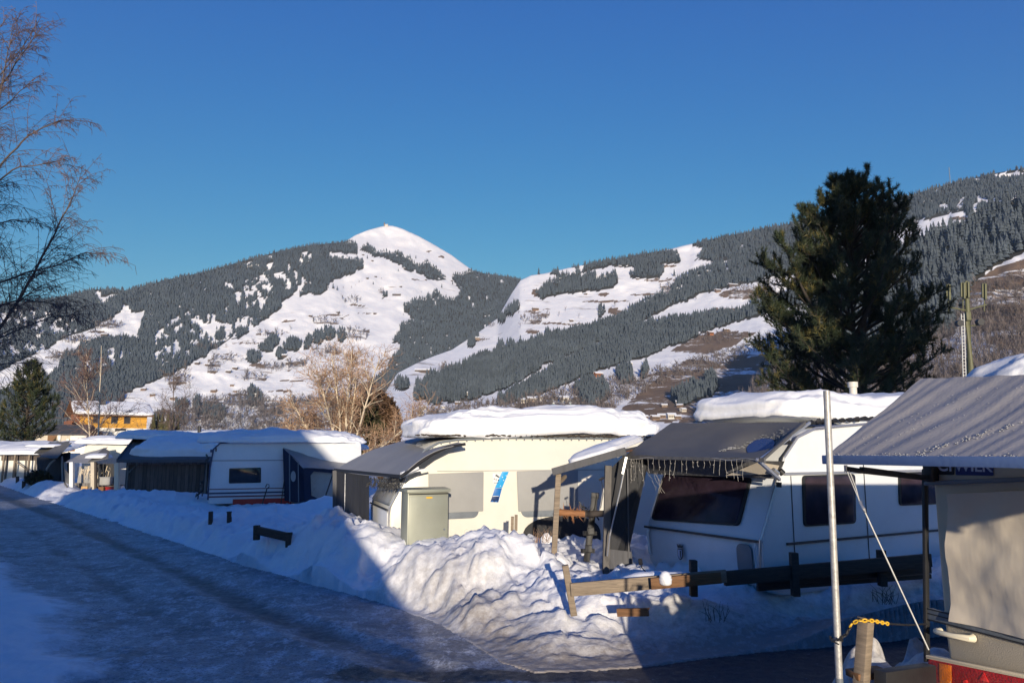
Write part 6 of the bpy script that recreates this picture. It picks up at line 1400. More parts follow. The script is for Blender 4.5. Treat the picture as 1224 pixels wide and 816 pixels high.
# blue-shaded tent roofs
r = thing('awning_tent', 'sagging tent with blue-shaded snow on its folded roof, between hut and caravan', 'tent', P(66, 590, 44))
fabric_sheet('roof', P(40, 541, 45), P(66, 549, 42), P(84, 527, 45), P(60, 528, 48), M['fabric'], r, 16, 10, .1, .05)
fabric_sheet('flap', P(46, 546, 42.5), P(68, 547.5, 41.5), P(86, 529, 43), P(66, 533, 44), M['fabric'], r, 16, 10, .1, .05)
snow_cap('roof_snow', frame(P(58, 534, 45.5), 30), 1.2, .9, .22, r, 0, .8, .8, .06, 47, 50, 16)
b = MB(); b.slab([P(44, 546, 44), P(84, 540, 43), P(82, 592, 43), P(62, 592, 43), P(44, 585, 44)], (0, 1, 0), .03); b.build('wall', M['tentdark'], r)
b = MB(); b.tube([P(55, 562, 42.8), P(60, 554, 42.8), P(66, 549, 42.8)], .06, 6); b.tube([P(74, 545, 42.6), P(75, 590, 42.6)], .05, 6); b.tube([P(78, 552, 42.6), P(80, 588, 42.6)], .08, 6); b.build('tent_pole', M['cover'], r)
# far left hut
oh = Vector((P(-45, 560, 50).x, 50.0, 0)); Xh = frame(oh, 3)
r = thing('hut', 'low pale-walled hut with thick sunlit snow roof at the far left edge', 'hut', oh, math.radians(3))
Lh = (62 + 45) / 900 * 50
b = MB(Xh); b.box((Lh / 2, 1.5, 1.0), (Lh, 3, 2.0)); b.build('wall', M['plaster'], r)
b = MB(Xh); b.slab([(Lh - 2.6, -.3, 1.95), (Lh + .3, -.3, 1.95), (Lh + .3, 3.3, 2.7), (-.3, 3.3, 2.7), (-.3, -.3, 1.95)][0:0] + [(-.3, -.6, 1.92), (Lh + .3, -.6, 1.92), (Lh + .3, 3.4, 2.6), (-.3, 3.4, 2.6)], (0, 0, 1), .12); b.build('roof', M['ivory'], r)
snow_cap('roof_snow', Xh @ Matrix.Translation((Lh / 2, 1.4, 2.25)) @ Matrix.Rotation(.16, 4, 'X'), Lh / 2 + .35, 2.1, .42, r, 0, .7, .3, .1, 48, 110, 26)
b = MB(Xh)
for i in range(9): b.box((.3 + i * .62, -.02, 1.1), (.12, .05, 1.7))
b.build('wall_batten', M['boardspale'], r)
b = MB(Xh); b.box((Lh - 1.9, -.03, 1.72), (3.2, .08, .36)); b.build('dark_board', M['boards'], r)  # strip of dark boards below the eave
for xx in (Lh - 3.1, Lh - 2.4, Lh - 1.5): b = MB(Xh); b.box((xx, -.45, .95), (.1, .1, 1.9)); b.build('porch_post', M['wood'], r)
b = MB(Xh); b.beam((Lh - 2.4, -.45, 1.5), (Lh - 1.5, -.45, .9), .06, .06); b.build('brace', M['wood'], r)
# long snowy roof line behind the shed
ol = Vector((P(165, 520, 62).x, 62.0, 0)); Xl = frame(ol, 2); Ll = 185 / 900 * 62
r = thing('long_hut', 'long low hut whose white roof edge shows behind the shed and striped caravan', 'hut', ol, math.radians(2))
b = MB(Xl); b.box((Ll / 2, 2, 1.6), (Ll, 4, 3.2)); b.build('wall', M['boardspale'], r)
snow_cap('roof_snow', Xl @ Matrix.Translation((Ll / 2, 2, 3.3)), Ll / 2 + .3, 2.4, .55, r, 0, .6, .2, .05, 49, 120, 22)
for px, h_ in ((186, .35), (238, .55)): b = MB(); b.tube([P(px, 517, 62), P(px, 517, 62) + Vector((0, 0, h_))], .14, 8); b.build('vent_pipe', M['black'], r)
b = MB(); b.slab([P(366, 519, 58), P(388, 513, 58), P(408, 519, 58), P(408, 523, 58), P(366, 523, 58)], (0, 1, 0), 5); tag(b.build('cottage', M['woodbrown']), 'small brown cottage gable peeping over the snow at the birch foot', 'cottage')
snow_cap('snow_roof', frame(P(395, 521, 50), 0), 3.2, 2, .5, None, 0, .8, .5, .15, 52, 90, 22)
o = [q for q in bpy.data.objects if q.name == 'snow_roof'][0]; tag(o, 'low sunlit snow heap lying across roofs at the foot of the pale birch', 'snow heap')

# ---------------------------------------------------------------- yellow house
oy = Vector((P(94, 520, 120).x, 120.0, 0.9)); Xy = frame(oy, 38); Ly = 9.8; Wy = 8.0
r = thing('yellow_house', 'yellow timber house with snowy roof and white ground floor', 'house', oy, math.radians(38))
b = MB(Xy); b.box((Ly / 2, Wy / 2, 5.95), (Ly, Wy, 2.3)); b.build('upper_wall', M['yellowwood'], r)
b = MB(Xy); b.add([(0, 0, 7.1), (0, Wy, 7.1), (0, Wy / 2, 9.0), (Ly, 0, 7.1), (Ly, Wy, 7.1), (Ly, Wy / 2, 9.0)], [(0, 2, 1), (3, 4, 5)]); b.box((-.12, Wy / 2, 6.1), (.2, Wy - .1, 1.9)); b.build('gable_wall', M['orangewall'], r)
b = MB(Xy); b.box((Ly / 2 + .0, Wy / 2, 2.4), (Ly + .1, Wy + .1, 4.8)); b.build('lower_wall', M['plaster'], r)
b = MB(Xy)
for s_ in (0, 1):
    y0, y1 = (-.9, Wy / 2) if s_ == 0 else (Wy + .9, Wy / 2)
    b.slab([(-1.1, y0, 6.7), (Ly + 1.0, y0, 6.7), (Ly + 1.0, y1, 8.95), (-1.1, y1, 8.95)], (0, 0, 1), .15)
b.build('roof', M['woodbrown'], r)
for s_ in (0, 1):
    ang = math.atan2(2.25, Wy / 2 + .9); cy_ = (Wy / 2 - .9) / 2 if s_ == 0 else Wy - (Wy / 2 - .9) / 2
    snow_cap('roof_snow', Xy @ Matrix.Translation((Ly / 2, cy_, 7.95)) @ Matrix.Rotation(ang if s_ == 0 else -ang, 4, 'X'), Ly / 2 + 1.0, 2.6, .45, r, 0, .35, .2, .04, 55 + s_, 70, 14)
for xx in (2.3, 4.9, 6.8):
    b = MB(Xy); b.box((xx, -.03, 6.1), (.95, .08, 1.15)); f = b.build('window', M['boards'], r); b = MB(Xy); b.box((xx, -.08, 6.1), (.7, .03, .9)); b.build('pane', M['glass2'], f)
b = MB(Xy); b.box((5.9, -.06, 4.55), (1.6, .1, .35)); b.box((1.5, -.06, 4.3), (2.2, .1, .5)); b.build('opening', M['seam'], r)
b = MB(Xy); b.box((3.4, 2.2, 8.9), (.8, .8, 1.2)); b.build('chimney', M['roofdark'], r)
b = MB(Xy); b.box((-.6, Wy / 2, 5.0), (1.1, Wy, .1)); b.box((-1.1, Wy / 2, 5.5), (.08, Wy, .9)); b.build('balcony', M['orangewall'], r)
og = Vector((P(42, 525, 112).x, 112.0, 0)); Xg = frame(og, 10)
r = thing('outbuilding', 'low dark-roofed outbuilding with mixed pale walls left of the yellow house', 'outbuilding', og, math.radians(10))
b = MB(Xg); b.box((3.4, 2.5, 2.2), (6.8, 5, 4.4)); b.build('wall', M['plasterbeige'], r)
b = MB(Xg); b.box((5.9, -.05, 2.3), (2.2, .1, 4.0)); b.box((3.3, -.1, 2.3), (.4, .2, 4.4)); b.box((4.5, -.1, 2.0), (.35, .2, 3.6)); b.build('white_panel', M['plaster'], r)
b = MB(Xg); b.box((2.3, -.04, 2.3), (1.2, .1, 4.0)); b.box((5.2, -.12, 2.8), (.7, .05, 1.6)); b.build('dark_panel', M['woodbrown'], r)
b = MB(Xg); b.slab([(-.4, -.6, 4.4), (7.6, -.6, 4.4), (6.6, 3, 5.9), (1.2, 3, 5.9)], (0, 0, 1), .12); b.slab([(-.4, 5.6, 4.4), (7.6, 5.6, 4.4), (6.6, 3.02, 5.9), (1.2, 3.02, 5.9)], (0, 0, 1), .12); b.build('roof', M['roofdark'], r)
# dark bush on the drift
def leafball(name, material, c, rx, ry, rz_, n, leaf, seed, parent=None, droop=0.0, zpow=1.0, ridge=0):
    q = np.random.RandomState(seed); d = q.normal(size=(n, 3)); d /= np.linalg.norm(d, axis=1)[:, None]
    rad = q.uniform(0.25, 1, n) ** 0.45 * (1 + .22 * fbm(d[:, 0] * 2.2 + seed, d[:, 2] * 2.2 + d[:, 1], 3, seed))
    p = d * rad[:, None] * np.array([rx, ry, rz_]) + np.array(tuple(c))
    t = q.normal(size=(n, 3)); t /= np.linalg.norm(t, axis=1)[:, None]; t[:, 2] = np.abs(t[:, 2]) + .2 - droop
    u = np.cross(t, q.normal(size=(n, 3))); u /= np.linalg.norm(u, axis=1)[:, None]
    L = leaf * q.uniform(.6, 1.5, n)[:, None]
    V = np.stack([p - u * L * .22, p + u * L * .22, p + t * L], 1).reshape(-1, 3); F = np.arange(n * 3).reshape(-1, 3)
    return raw_mesh(name, V, F, material, None, False, parent)
r = thing('bush', 'dark rounded bush on the drift at the far left', 'bush', P(46, 582, 42))
leafball('foliage', M['hedge_green'], P(46, 573, 42), .68, .5, .42, 5000, .09, 61, r); leafball('twigs', M['black'], P(45, 573, 42), .72, .5, .46, 600, .16, 62, r)
# ---------------------------------------------------------------- snowy roofs behind the white caravan
oq = Vector((P(1226, 450, 30).x, 30.0, 0)); Xq = frame(oq, 10)
r = thing('hut', 'hut at the right edge showing only a domed snow roof above the grey awning', 'hut', oq, math.radians(10))
b = MB(Xq); b.box((3, 2, 2.2), (6, 4, 4.4)); b.build('wall', M['boards'], r)
snow_cap('roof_snow', Xq @ Matrix.Translation((3.0, 2, 4.4)), 3.2, 2.4, 2.0, r, 0, .9, .6, .14, 72, 110, 34)
# ---------------------------------------------------------------- antenna mast
om = G(0, 0); om = Vector((P(1160, 450, 80).x, 80.0, 0)); r = thing('antenna_mast', 'lichen-green antenna mast with ladder and three panel antennas', 'mast', om)
def Q(px, py, dy=0): return P(px, py, 80 + dy)
b = MB(); b.tube([Q(1161.5, 540), Q(1160, 450), Q(1157, 380), Q(1155, 336)], [.42, .38, .27, .16], 14); b.build('pole', M['mast'], r, True, 50)
b = MB()
for dx in (-6.2, -2.8): b.beam(Q(1158 + dx, 470, -.3), Q(1155 + dx, 375, -.3), .07, .07)
for i in range(24): b.beam(Q(1158 - 6.2 - 3 * (i / 24), 468 - i * 3.9, -.3), Q(1158 - 2.8 - 3 * (i / 24), 468 - i * 3.9, -.3), .05, .05)
b.build('ladder', M['galv'], r)
b = MB(); b.tube([Q(1134, 367), Q(1155, 371), Q(1179, 364)], .09, 8); b.tube([Q(1145, 389), Q(1157, 390), Q(1172, 388)], .07, 6); b.build('crossarm', M['mast'], r)
for px, py, py2, lb in ((1133.5, 339, 372, 'left'), (1151, 337, 372, 'mid'), (1156, 336, 358, 'mid'), (1176.5, 338, 372, 'right')):
    b = MB(); b.tube([Q(px, py2), Q(px, py)], .07, 6); b.beam(Q(px + 1.4, py + 20, -.3), Q(px + 1.0, py + 1, -.3), .32, .2); b.beam(Q(px - 1.8, py + 18, -.1), Q(px - 2.0, py + 1, -.1), .2, .2); b.build('panel_antenna', M['mast'], r, bevel=.03)
for px, py in ((1146.5, 386), (1171, 384.5)): b = MB(); b.tube([Q(px - 2, py + .8), Q(px + 2, py, -.6)], [.34, .36], 14); b.build('dish', M['black'], r, True, 40)
b = MB(); b.box(Q(1157, 378, -.3), (.5, .4, .9)); b.build('junction_box', M['mast'], r, bevel=.03)

# ================================================================== trees
def tubes(name, segs, material, parent, n=3):
    """segs: list of (p0, p1, r0, r1); thin tapered prisms joined into one mesh."""
    a = np.array([tuple(s[0]) for s in segs]); c = np.array([tuple(s[1]) for s in segs]); r0 = np.array([s[2] for s in segs]); r1 = np.array([s[3] for s in segs])
    d = c - a; d /= np.linalg.norm(d, axis=1)[:, None] + 1e-9; h = np.where(np.abs(d[:, 2:3]) > .9, np.array([[1., 0, 0]]), np.array([[0, 0, 1.]]))
    u = np.cross(d, h); u /= np.linalg.norm(u, axis=1)[:, None]; v = np.cross(d, u); k = len(segs)
    V = np.zeros((k, 2 * n, 3)); 
    for j in range(n):
        t = 2 * math.pi * j / n; o = u * math.cos(t) + v * math.sin(t); V[:, j] = a + o * r0[:, None]; V[:, n + j] = c + o * r1[:, None]
    F = np.array([[j, (j + 1) % n, n + (j + 1) % n, n + j] for j in range(n)]); F = (F[None] + (np.arange(k) * 2 * n)[:, None, None]).reshape(-1, 4)
    return raw_mesh(name, V.reshape(-1, 3), F, material, None, n > 3, parent)
def walk(segs, p, d, L, r0, r1, steps, R, wob=.15, grav=0.0, out=None):
    p = Vector(p); d = Vector(d).normalized(); pts = [(p.copy(), r0)]
    for i in range(steps):
        d = (d + Vector((R.gauss(0, wob), R.gauss(0, wob), R.gauss(0, wob) + grav))).normalized(); q = p + d * (L / steps)
        ra = r0 + (r1 - r0) * i / steps; rb = r0 + (r1 - r0) * (i + 1) / steps; segs.append((p.copy(), q.copy(), ra, rb)); p = q; pts.append((p.copy(), rb))
    return pts, d
def perp(d, R):
    v = Vector((R.gauss(0, 1), R.gauss(0, 1), R.gauss(0, 1))); v = v - d * v.dot(d); return v.normalized()
def bare_tree(name, base, H, seed, limbs, spread, label, cat, trunkm, twigm, rt=.12, twigs=5, trunk_top=.55, tmin=.006, droop=0.0, lean=0, L1=.42, up=.55, lv3=5, group=None):
    R = random.Random(seed); r = thing(name, label, cat, base, 0, group); S = []; T = []
    tr, td = walk(S, Vector(base) - Vector((0, 0, .4)), (lean, 0, 1), H * .95, rt, .02, 12, R, .035)
    pts = []
    for i in range(limbs):
        f = R.uniform(.12, .95) ** .9 if trunk_top < .99 else R.uniform(.25, .95); k_ = min(len(tr) - 1, int(f * 12)); p, rr = tr[k_]
        an = R.uniform(0, 6.283); L = H * L1 * (1.15 - f * .8) * R.uniform(.7, 1.15); d = Vector((math.cos(an) * spread, math.sin(an) * spread, up + R.uniform(0, .5)))
        q, e = walk(S, p, d, L, max(.012, rr * .55), .010, 6, R, .10, .05)
        for j in range(twigs * 2):
            a_, ra = q[R.randrange(1, len(q))]; dd = (perp(e, R) * .9 + d.normalized() * .7 + Vector((0, 0, .35))).normalized()
            q2, e2 = walk(T, a_, dd, L * R.uniform(.25, .55), max(tmin * 1.6, ra * .45), tmin, 4, R, .14, -droop)
            for m_ in range(lv3):
                a2, r2_ = q2[R.randrange(0, len(q2))]; d3 = (perp(e2, R) * .8 + e2 * .8).normalized(); q3, e3 = walk(T, a2, d3, L * R.uniform(.1, .28), tmin, tmin * .6, 3, R, .16, -droop * 1.5)
                for z_ in range(2):
                    a4, _ = q3[R.randrange(0, len(q3))]; walk(T, a4, perp(e3, R) * .7 + e3, L * R.uniform(.05, .14), tmin * .8, tmin * .5, 2, R, .2, -droop * 2)
    tubes('trunk', S, trunkm, r, 5); tubes('crown', T, twigm, r, 3); return r
bare_tree('bare_tree', Vector((P(112, 530, 75).x, 75, 0)), 13.0, 5, 24, .7, 'bare reddish tree with a slim pale stem before the yellow house', 'tree', M['bark_birch'], M['twig_red'], .1, 5, tmin=.015, L1=.34, up=.6)
bare_tree('bare_tree', Vector((P(117, 530, 70).x, 70, 0)), 12.9, 6, 8, .2, 'thin straight pale birch pole rising through the reddish tree', 'birch', M['bark_birch'], M['twig_brown'], .09, 2, tmin=.012, L1=.12, up=.6)
bare_tree('bare_tree', Vector((P(197, 530, 62).x, 62, 0)), 10.2, 9, 17, .7, 'small bare tree standing alone between yellow house and pale birch', 'tree', M['bark_dark'], M['twig_brown'], .08, 4, .99, tmin=.008, L1=.36, up=.5, lean=.08)
for i, (px, Y, h_) in enumerate([(183, 75, 2.0), (188, 76, 2.3), (193, 75, 2.1), (200, 74, 2.2), (206, 75, 2.0), (212, 76, 1.8)]):
    p_ = P(px, 516, Y); o = raw_mesh('young_spruce', spruce_mid[0] * np.array([1.1, 1.1, 1]) * (h_ + 1.5) + np.array([p_.x, p_.y, 2.3]), spruce_mid[1], M['hedge_green'], None, False); tag(o, 'small dark young spruce in the short row behind the snowy hut roof', 'spruce', 'row of young spruces behind the hut roof')
# the pale birch in the middle with several stems
def birch_mid():
    R = random.Random(21); base = Vector((P(412, 530, 46).x, 46, 1.2)); r = thing('birch', 'sunlit pale many-stemmed birch with a wide round crown of tan twigs', 'birch', base); S = []; T = []
    stems = [(-.95, .75), (-.55, 1.2), (-.15, 1.6), (.12, 1.7), (.35, 1.3), (.6, .95), (1.0, .75), (-.3, 1.0), (.2, 1.0), (-1.2, .5), (.85, .45)]
    for sx, sz in stems:
        L = R.uniform(5.6, 7.3) * (1.0 if sz > .6 else .72); d = Vector((sx, R.uniform(-.6, .6), sz)); q, e = walk(S, base + Vector((sx * .1, 0, 0)), d, L, .10, .022, 9, R, .07, .05)
        for j in range(27):
            f = R.uniform(.3, 1); a_, ra = q[min(9, int(f * 9))]; dd = (perp(e, R) * .8 + e * .9 + Vector((0, 0, .2))).normalized(); L2 = L * R.uniform(.13, .30)
            q2, e2 = walk(T if ra < .03 else S, a_, dd, L2 * .8, max(.015, ra * .5), .011, 4, R, .14)
            for m_ in range(8):
                a2, _ = q2[R.randrange(1, 5)]; q3, e3 = walk(T, a2, perp(e2, R) * .9 + e2 * .8, L2 * R.uniform(.3, .6), .012, .009, 3, R, .2)
                for z_ in range(3): a4, _ = q3[R.randrange(0, 4)]; walk(T, a4, perp(e3, R) + e3 * .8, L2 * R.uniform(.12, .3), .009, .006, 2, R, .25)
    tubes('trunk', S, M['bark_birch'], r, 5); tubes('crown', T, M['twig_tan'], r, 3)
    return r
birch_mid()
bare_tree('bare_shrub', Vector((P(362, 530, 50).x, 50, 1.2)), 4.0, 31, 26, 1.0, 'low reddish bare shrub at the left foot of the pale birch', 'shrub', M['bark_dark'], M['twig_red'], .06, 5, tmin=.012, L1=.5, up=.5)
bare_tree('bare_tree', Vector((P(446, 530, 55).x, 55, 1.0)), 6.4, 33, 34, .8, 'dusky brown bare tree half behind the right side of the pale birch', 'tree', M['bark_dark'], M['twig_brown'], .08, 6, tmin=.012, L1=.42, up=.6)
r = thing('thuja', 'dense rust-brown conical evergreen right of the pale birch', 'evergreen', P(462, 530, 50)); c_ = P(455, 518, 50); leafball('foliage', M['hedge_brown'], c_, 1.45, 1.3, 2.9, 26000, .16, 63, r)
b = MB(); b.tube([Vector((c_.x, c_.y, 0)), Vector((c_.x, c_.y, 4.2))], [.12, .03], 6); b.build('trunk', M['bark_dark'], r)
r = thing('thuja', 'dull green-brown evergreen bush directly behind the pale birch stems', 'evergreen', P(432, 530, 49)); c_ = P(430, 518, 49); leafball('foliage', M['hedge_green'], c_, 1.7, 1.2, 2.2, 20000, .15, 64, r)
b = MB(); b.tube([Vector((c_.x, c_.y, 0)), Vector((c_.x, c_.y, 3))], [.12, .03], 6); b.build('trunk', M['bark_dark'], r)

# pines: whorled limbs, upswept ends, tufts of needles
def pine(name, base, H, proL, proR, label, seed, tuft, dens, needlesN=16, tip_side=True, zb=.12, rt=.2, whorl=.42, group=None, mat_=None, tip=None):
    R = random.Random(seed); r = thing(name, label, 'pine', base, 0, group); S = []; base = Vector(base); tp = []; tdr = []
    walk(S, base - Vector((0, 0, .3)), (0, 0, 1), H, rt, .03, 14, R, .012)
    z = H * zb
    while z < H * .985:
        nb = R.choice([5, 6, 7]); a0 = R.uniform(0, 6.28)
        for j in range(nb):
            an = a0 + 6.283 * j / nb + R.uniform(-.3, .3); c_ = math.cos(an); f = z / H
            Lp = np.interp(f, [a_ for a_, _ in proR], [a_ for _, a_ in proR]) if c_ > 0 else np.interp(f, [a_ for a_, _ in proL], [a_ for _, a_ in proL])
            L = float(Lp) * (abs(c_) + .72 * (1 - abs(c_))) * R.uniform(.78, 1.1); L = max(L, .25)
            if R.random() < .14: continue
            rise = .05 + .75 * f; d = Vector((c_, math.sin(an), rise)); st = max(4, int(L / .35))
            q, e = walk(S, base + Vector((0, 0, z + R.uniform(-.12, .12))), d, L, .02 + .018 * L, .012, st, R, .07, .05)
            for k_, (p, rr) in enumerate(q):
                fr = k_ / st
                if fr < .34: continue
                if fr > .4:
                    tp.append(p); tdr.append((e + Vector((0, 0, .6))).normalized())
                for sb in range(2 if fr < .9 else 3):
                    if R.random() > dens: continue
                    sd = (perp(e, R) * R.uniform(.5, 1) + e * .6 + Vector((0, 0, .35))).normalized(); L2 = (.2 + .2 * L * (1 - .6 * fr)) * R.uniform(.6, 1.1)
                    q2, e2 = walk(S, p, sd, L2, .014, .008, 3, R, .1, .09)
                    for p2, _ in q2[1:]: tp.append(p2); tdr.append((e2 + Vector((0, 0, .5))).normalized())
                    tp.append(q2[-1][0]); tdr.append((Vector((0, 0, 1)) + e2 * .4).normalized())
                    if L2 > .5:
                        for w_ in range(2):
                            p3, _ = q2[R.randrange(1, 3)]; q4, e4 = walk(S, p3, perp(e2, R) * .8 + e2 * .6 + Vector((0, 0, .3)), L2 * .5, .009, .006, 2, R, .1, .1); tp += [q4[1][0], q4[2][0]]; tdr += [e4, e4]
        z += whorl * R.uniform(.75, 1.25) * (1.0 - .35 * z / H)
    tp = np.array([tuple(p) for p in tp]); td = np.array([tuple(p) for p in tdr]); n = len(tp); q = np.random.RandomState(seed)
    P3 = np.repeat(tp, needlesN, 0); D = np.repeat(td, needlesN, 0); m_ = len(P3)
    rn_ = q.normal(size=(m_, 3)); dir_ = D * .9 + rn_ * .62; dir_ /= np.linalg.norm(dir_, axis=1)[:, None]; off = D * q.uniform(-.5, .7, m_)[:, None] * tuft
    u = np.cross(dir_, q.normal(size=(m_, 3))); u /= np.linalg.norm(u, axis=1)[:, None]; L = tuft * q.uniform(.6, 1.25, m_)[:, None]
    Pp = P3 + off; V = np.stack([Pp - u * L * .06, Pp + u * L * .06, Pp + dir_ * L], 1).reshape(-1, 3); F = np.arange(m_ * 3).reshape(-1, 3)
    lf = q.rand(n); mi = np.repeat((lf < .14).astype(int), needlesN)
    tubes('trunk', S, M['bark_pine'], r, 5); raw_mesh('crown', V, F, [M['needle'], tip or M['needle_lit']], mi, False, r)
    print(name, n, 'tufts'); return r
bp_ = Vector((P(1030, 530, 30).x, 30, 0)); k30 = 30 / 900.
def prof_(tab, H, Y): return sorted([((2.25 + (537 - y) / 900. * Y) / H, w_ * Y / 900.) for y, w_ in tab])
Hp = 13.1
pine('pine', bp_, Hp, prof_([(207, 8), (225, 24), (245, 36), (270, 44), (300, 76), (330, 84), (350, 98), (375, 108), (395, 142), (420, 148), (440, 150), (465, 128)], Hp, 30), prof_([(207, 8), (225, 22), (245, 50), (265, 62), (290, 86), (320, 94), (345, 104), (370, 90), (400, 104), (425, 110), (445, 112), (465, 100)], Hp, 30),
     'large dark pine towering behind the white caravan', 77, .2, 1.0, 24, zb=.25, rt=.2, whorl=.36)
pine('pine', Vector((P(30, 530, 58).x, 58, 0)), 8.7, prof_([(437, 4), (455, 16), (475, 26), (495, 34), (515, 38)], 8.7, 58), prof_([(437, 4), (455, 16), (475, 25), (495, 32), (515, 34)], 8.7, 58), 'smaller dark green pine beside the outbuilding at far left', 78, .32, .5, 12, zb=.2, rt=.16, whorl=.42)

# foreground birch whose drooping boughs hang in from the left
def drooping():
    R = random.Random(99); base = Vector((-12.4, 12.5, 0)); r = thing('birch', 'bare birch hanging drooping dark twigs in from the upper left', 'birch', base); S = []; T = []
    walk(S, base, (.02, 0, 1), 15.5, .24, .05, 14, R, .02)
    def bough(pix, Y0, Y1, r0, nsub, L2, side=0, dr=-.05):
        pts = []; m_ = 26; r0 *= .7; L2 *= 1.3; nsub = int(nsub * 1.1)
        px = [a_ for a_, _ in pix]; py = [a_ for _, a_ in pix]; tt = np.linspace(0, 1, len(pix)); wobx = wobz = 0
        for i in range(m_ + 1):
            t = i / m_; wobx = wobx * .8 + R.gauss(0, .5); wobz = wobz * .8 + R.gauss(0, .5)
            pts.append((P(np.interp(t, tt, px) + wobx, np.interp(t, tt, py) + wobz, Y0 + (Y1 - Y0) * t), r0 * (1 - t) + .004))
        for a_, c_ in zip(pts[:-1], pts[1:]): S.append((a_[0], c_[0], a_[1], c_[1]))
        for j in range(nsub):
            f = R.uniform(.06, 1); k_ = min(m_, int(f * m_)); p, rr = pts[k_]; e = (pts[min(m_, k_ + 1)][0] - pts[max(0, k_ - 1)][0]).normalized()
            sgn = 1 if R.random() < .6 else -1
            d = (e * .95 + Vector((.55 * sgn, R.gauss(0, .45), R.uniform(-.1, .5)))).normalized(); L = L2 * R.uniform(.45, 1.1) * (1.15 - .65 * f)
            q, e2 = walk(T, p, d, L, max(.0045, rr * .33), .003, 9, R, .055, dr)
            for m2 in range(int(9 * L / L2) + 4):
                a2, _ = q[R.randrange(1, 10)]; d3 = (e2 * .7 + Vector((R.gauss(.1, .45), R.gauss(0, .4), R.uniform(-.5, .25)))).normalized(); q3, e3 = walk(T, a2, d3, L * R.uniform(.14, .38), .0032, .0024, 5, R, .07, -.10)
                for z_ in range(3):
                    a4, _ = q3[R.randrange(1, 6)]; walk(T, a4, e3 * .8 + Vector((R.gauss(0, .4), R.gauss(0, .3), -.35)), L * R.uniform(.04, .13), 0.0027, .002, 3, R, .08, -.12)
    bough([(-60, 470), (-10, 405), (30, 345), (60, 290), (82, 245), (97, 210)], 12.5, 11.8, .045, 60, 1.05)
    bough([(-120, 420), (-60, 380), (-10, 340), (30, 326), (70, 318), (100, 303), (128, 303)], 12.5, 11.5, .03, 34, .8)
    bough([(-120, 400), (-50, 300), (-5, 205), (30, 165), (62, 148), (82, 144)], 12.5, 12.0, .035, 40, .8)
    bough([(-120, 330), (-50, 200), (-10, 120), (20, 75), (50, 30)], 12.5, 12.2, .035, 44, .8)
    bough([(-130, 260), (-50, 130), (-20, 60), (10, 20)], 12.5, 12.2, .035, 26, .7)
    bough([(-130, 350), (-60, 270), (-20, 230), (20, 200), (55, 195), (80, 190)], 12.5, 11.8, .03, 32, .75)
    bough([(-130, 380), (-60, 300), (-20, 270), (15, 262), (50, 270)], 12.3, 11.6, .03, 26, .75)
    bough([(-120, 500), (-60, 440), (-20, 410), (20, 395), (60, 380), (90, 376)], 12.6, 11.4, .03, 40, .9, dr=-.07)
    bough([(-120, 470), (-60, 400), (-20, 372), (25, 358), (60, 362), (88, 366)], 12.6, 11.8, .03, 36, .9, dr=-.07)
    bough([(-90, 360), (-40, 250), (-8, 150), (8, 70), (16, 28)], 12.4, 12.0, .025, 30, .7)
    bough([(-100, 300), (-50, 180), (-15, 110), (25, 60), (48, 22)], 12.7, 12.4, .022, 26, .6)
    bough([(-120, 300), (-60, 190), (-20, 150), (15, 120), (40, 95)], 12.6, 12.4, .03, 28, .7)
    tubes('trunk', S, M['bark_dark'], r, 5); tubes('crown', T, M['twig_dark'], r, 3); print('birch', len(T))
drooping()
# grass tufts and twigs poking from the snow at the wheel
for i, (px, py, Y, n_, lb) in enumerate([(648, 640, 12.0, 26, 'pale frozen grass tuft at the top of the sunlit heap by the wheel'), (855, 731, 9.0, 14, 'thin dark twigs poking from the bank under the fence'), (1058, 710, 9.1, 22, 'tangle of dark twigs in the shaded bank right of the fence')]):
    b = MB(); p0 = P(px, py, Y)
    for j in range(n_):
        p = p0 + Vector((rng.uniform(-.12, .12), rng.uniform(-.1, .1), -.1)); d = Vector((rng.uniform(-.12, .12), rng.uniform(-.05, .05), rng.uniform(.12, .26))); b.tube([p, p + d * .6, p + d + Vector((rng.uniform(-.07, .07), 0, -.02))], [.0035, .003, .0015], 3)
    tag(b.build('twig_tuft', M['twig_tan'] if i == 0 else M['black']), lb, 'twigs')

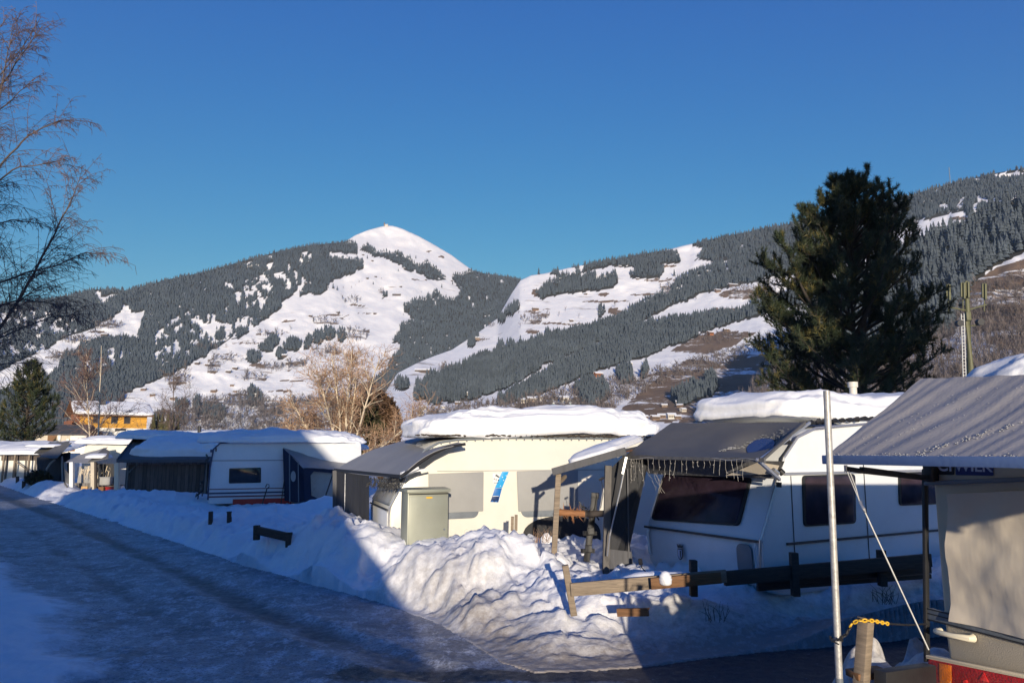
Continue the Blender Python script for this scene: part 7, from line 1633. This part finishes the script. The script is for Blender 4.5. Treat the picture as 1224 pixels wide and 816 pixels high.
# ================================================================== unseen behind the camera: houses read from the shade, casters added for it
def hip_house(name, x0, x1, y0, y1, ze, zr, in_, inl, label):
    r = thing(name, label, 'house', ((x0 + x1) / 2, (y0 + y1) / 2, 0))
    b = MB(); b.box(((x0 + x1) / 2, (y0 + y1) / 2, ze / 2), (x1 - x0 - .6, y1 - y0 - .6, ze)); b.build('wall', M['plasterbeige'], r)
    ym = (y0 + y1) / 2; b = MB(); b.add([(x0, y0, ze), (x1, y0, ze), (x1, y1, ze), (x0, y1, ze), (x0 + inl, ym, zr), (x1 - in_, ym, zr)], [(0, 1, 5, 4), (1, 2, 5), (2, 3, 4, 5), (3, 0, 4), (0, 3, 2, 1)]); b.build('roof', M['roofdark'], r)
    n_ = int((x1 - x0) // 3)
    for i in range(n_):
        xx = x0 + 1.5 + i * 3; b = MB(); b.box((xx, y1 - .3, 1.7), (1.1, .1, 1.2)); f = b.build('window', M['woodbrown'], r); b = MB(); b.box((xx, y1 - .24, 1.7), (.9, .05, 1.0)); b.build('pane', M['glass2'], f)
    return r
hip_house('shade_block', .55, 1.3, -14.2, -10, 2.2, 2.5, .3, .3, 'low carport added unseen behind the viewer to trim the shadow edge')['category'] = 'shade_block'  # unseen low block added to trim the shadow edge on the bank
hip_house('guest_house', -16.1, 0.6, -18, -10, 2.3, 10.4, 7.0, 0.3, 'broad hip-roofed guest house standing behind the viewer and shading the road')
hip_house('guest_house', -44, -19.0, -18, -10, 7.6, 9.8, 0.2, 0.3, 'second, taller guest house behind the viewer, further left')
hip_house('gap_block', -19.1, -16.0, -15, -9, 4.9, 5.7, .4, .4, 'tall narrow garage added unseen behind the viewer to close the light gap')['category'] = 'gap_block'  # unseen block added to stop light between the houses
for x_, y_, h_, lb in ((17.6, -14, 27, 'tall spruce added unseen behind the viewer to shade the pine, left one'), (19.4, -17, 30, 'right one of two unseen spruces added behind the viewer')):  # unseen spruces added to throw shade on the pine
    r = thing('spruce', lb, 'spruce', (x_, y_, 0)); b = MB(); b.tube([(x_, y_, -.2), (x_, y_, h_ * .9)], [.3, .05], 8); b.build('trunk', M['bark_dark'], r)
    t_ = cone_tmpl(11, 13, .19, .35, 5); raw_mesh('crown', t_[0] * h_ + np.array([x_, y_, 0]), t_[1], M['needle'], None, False, r)
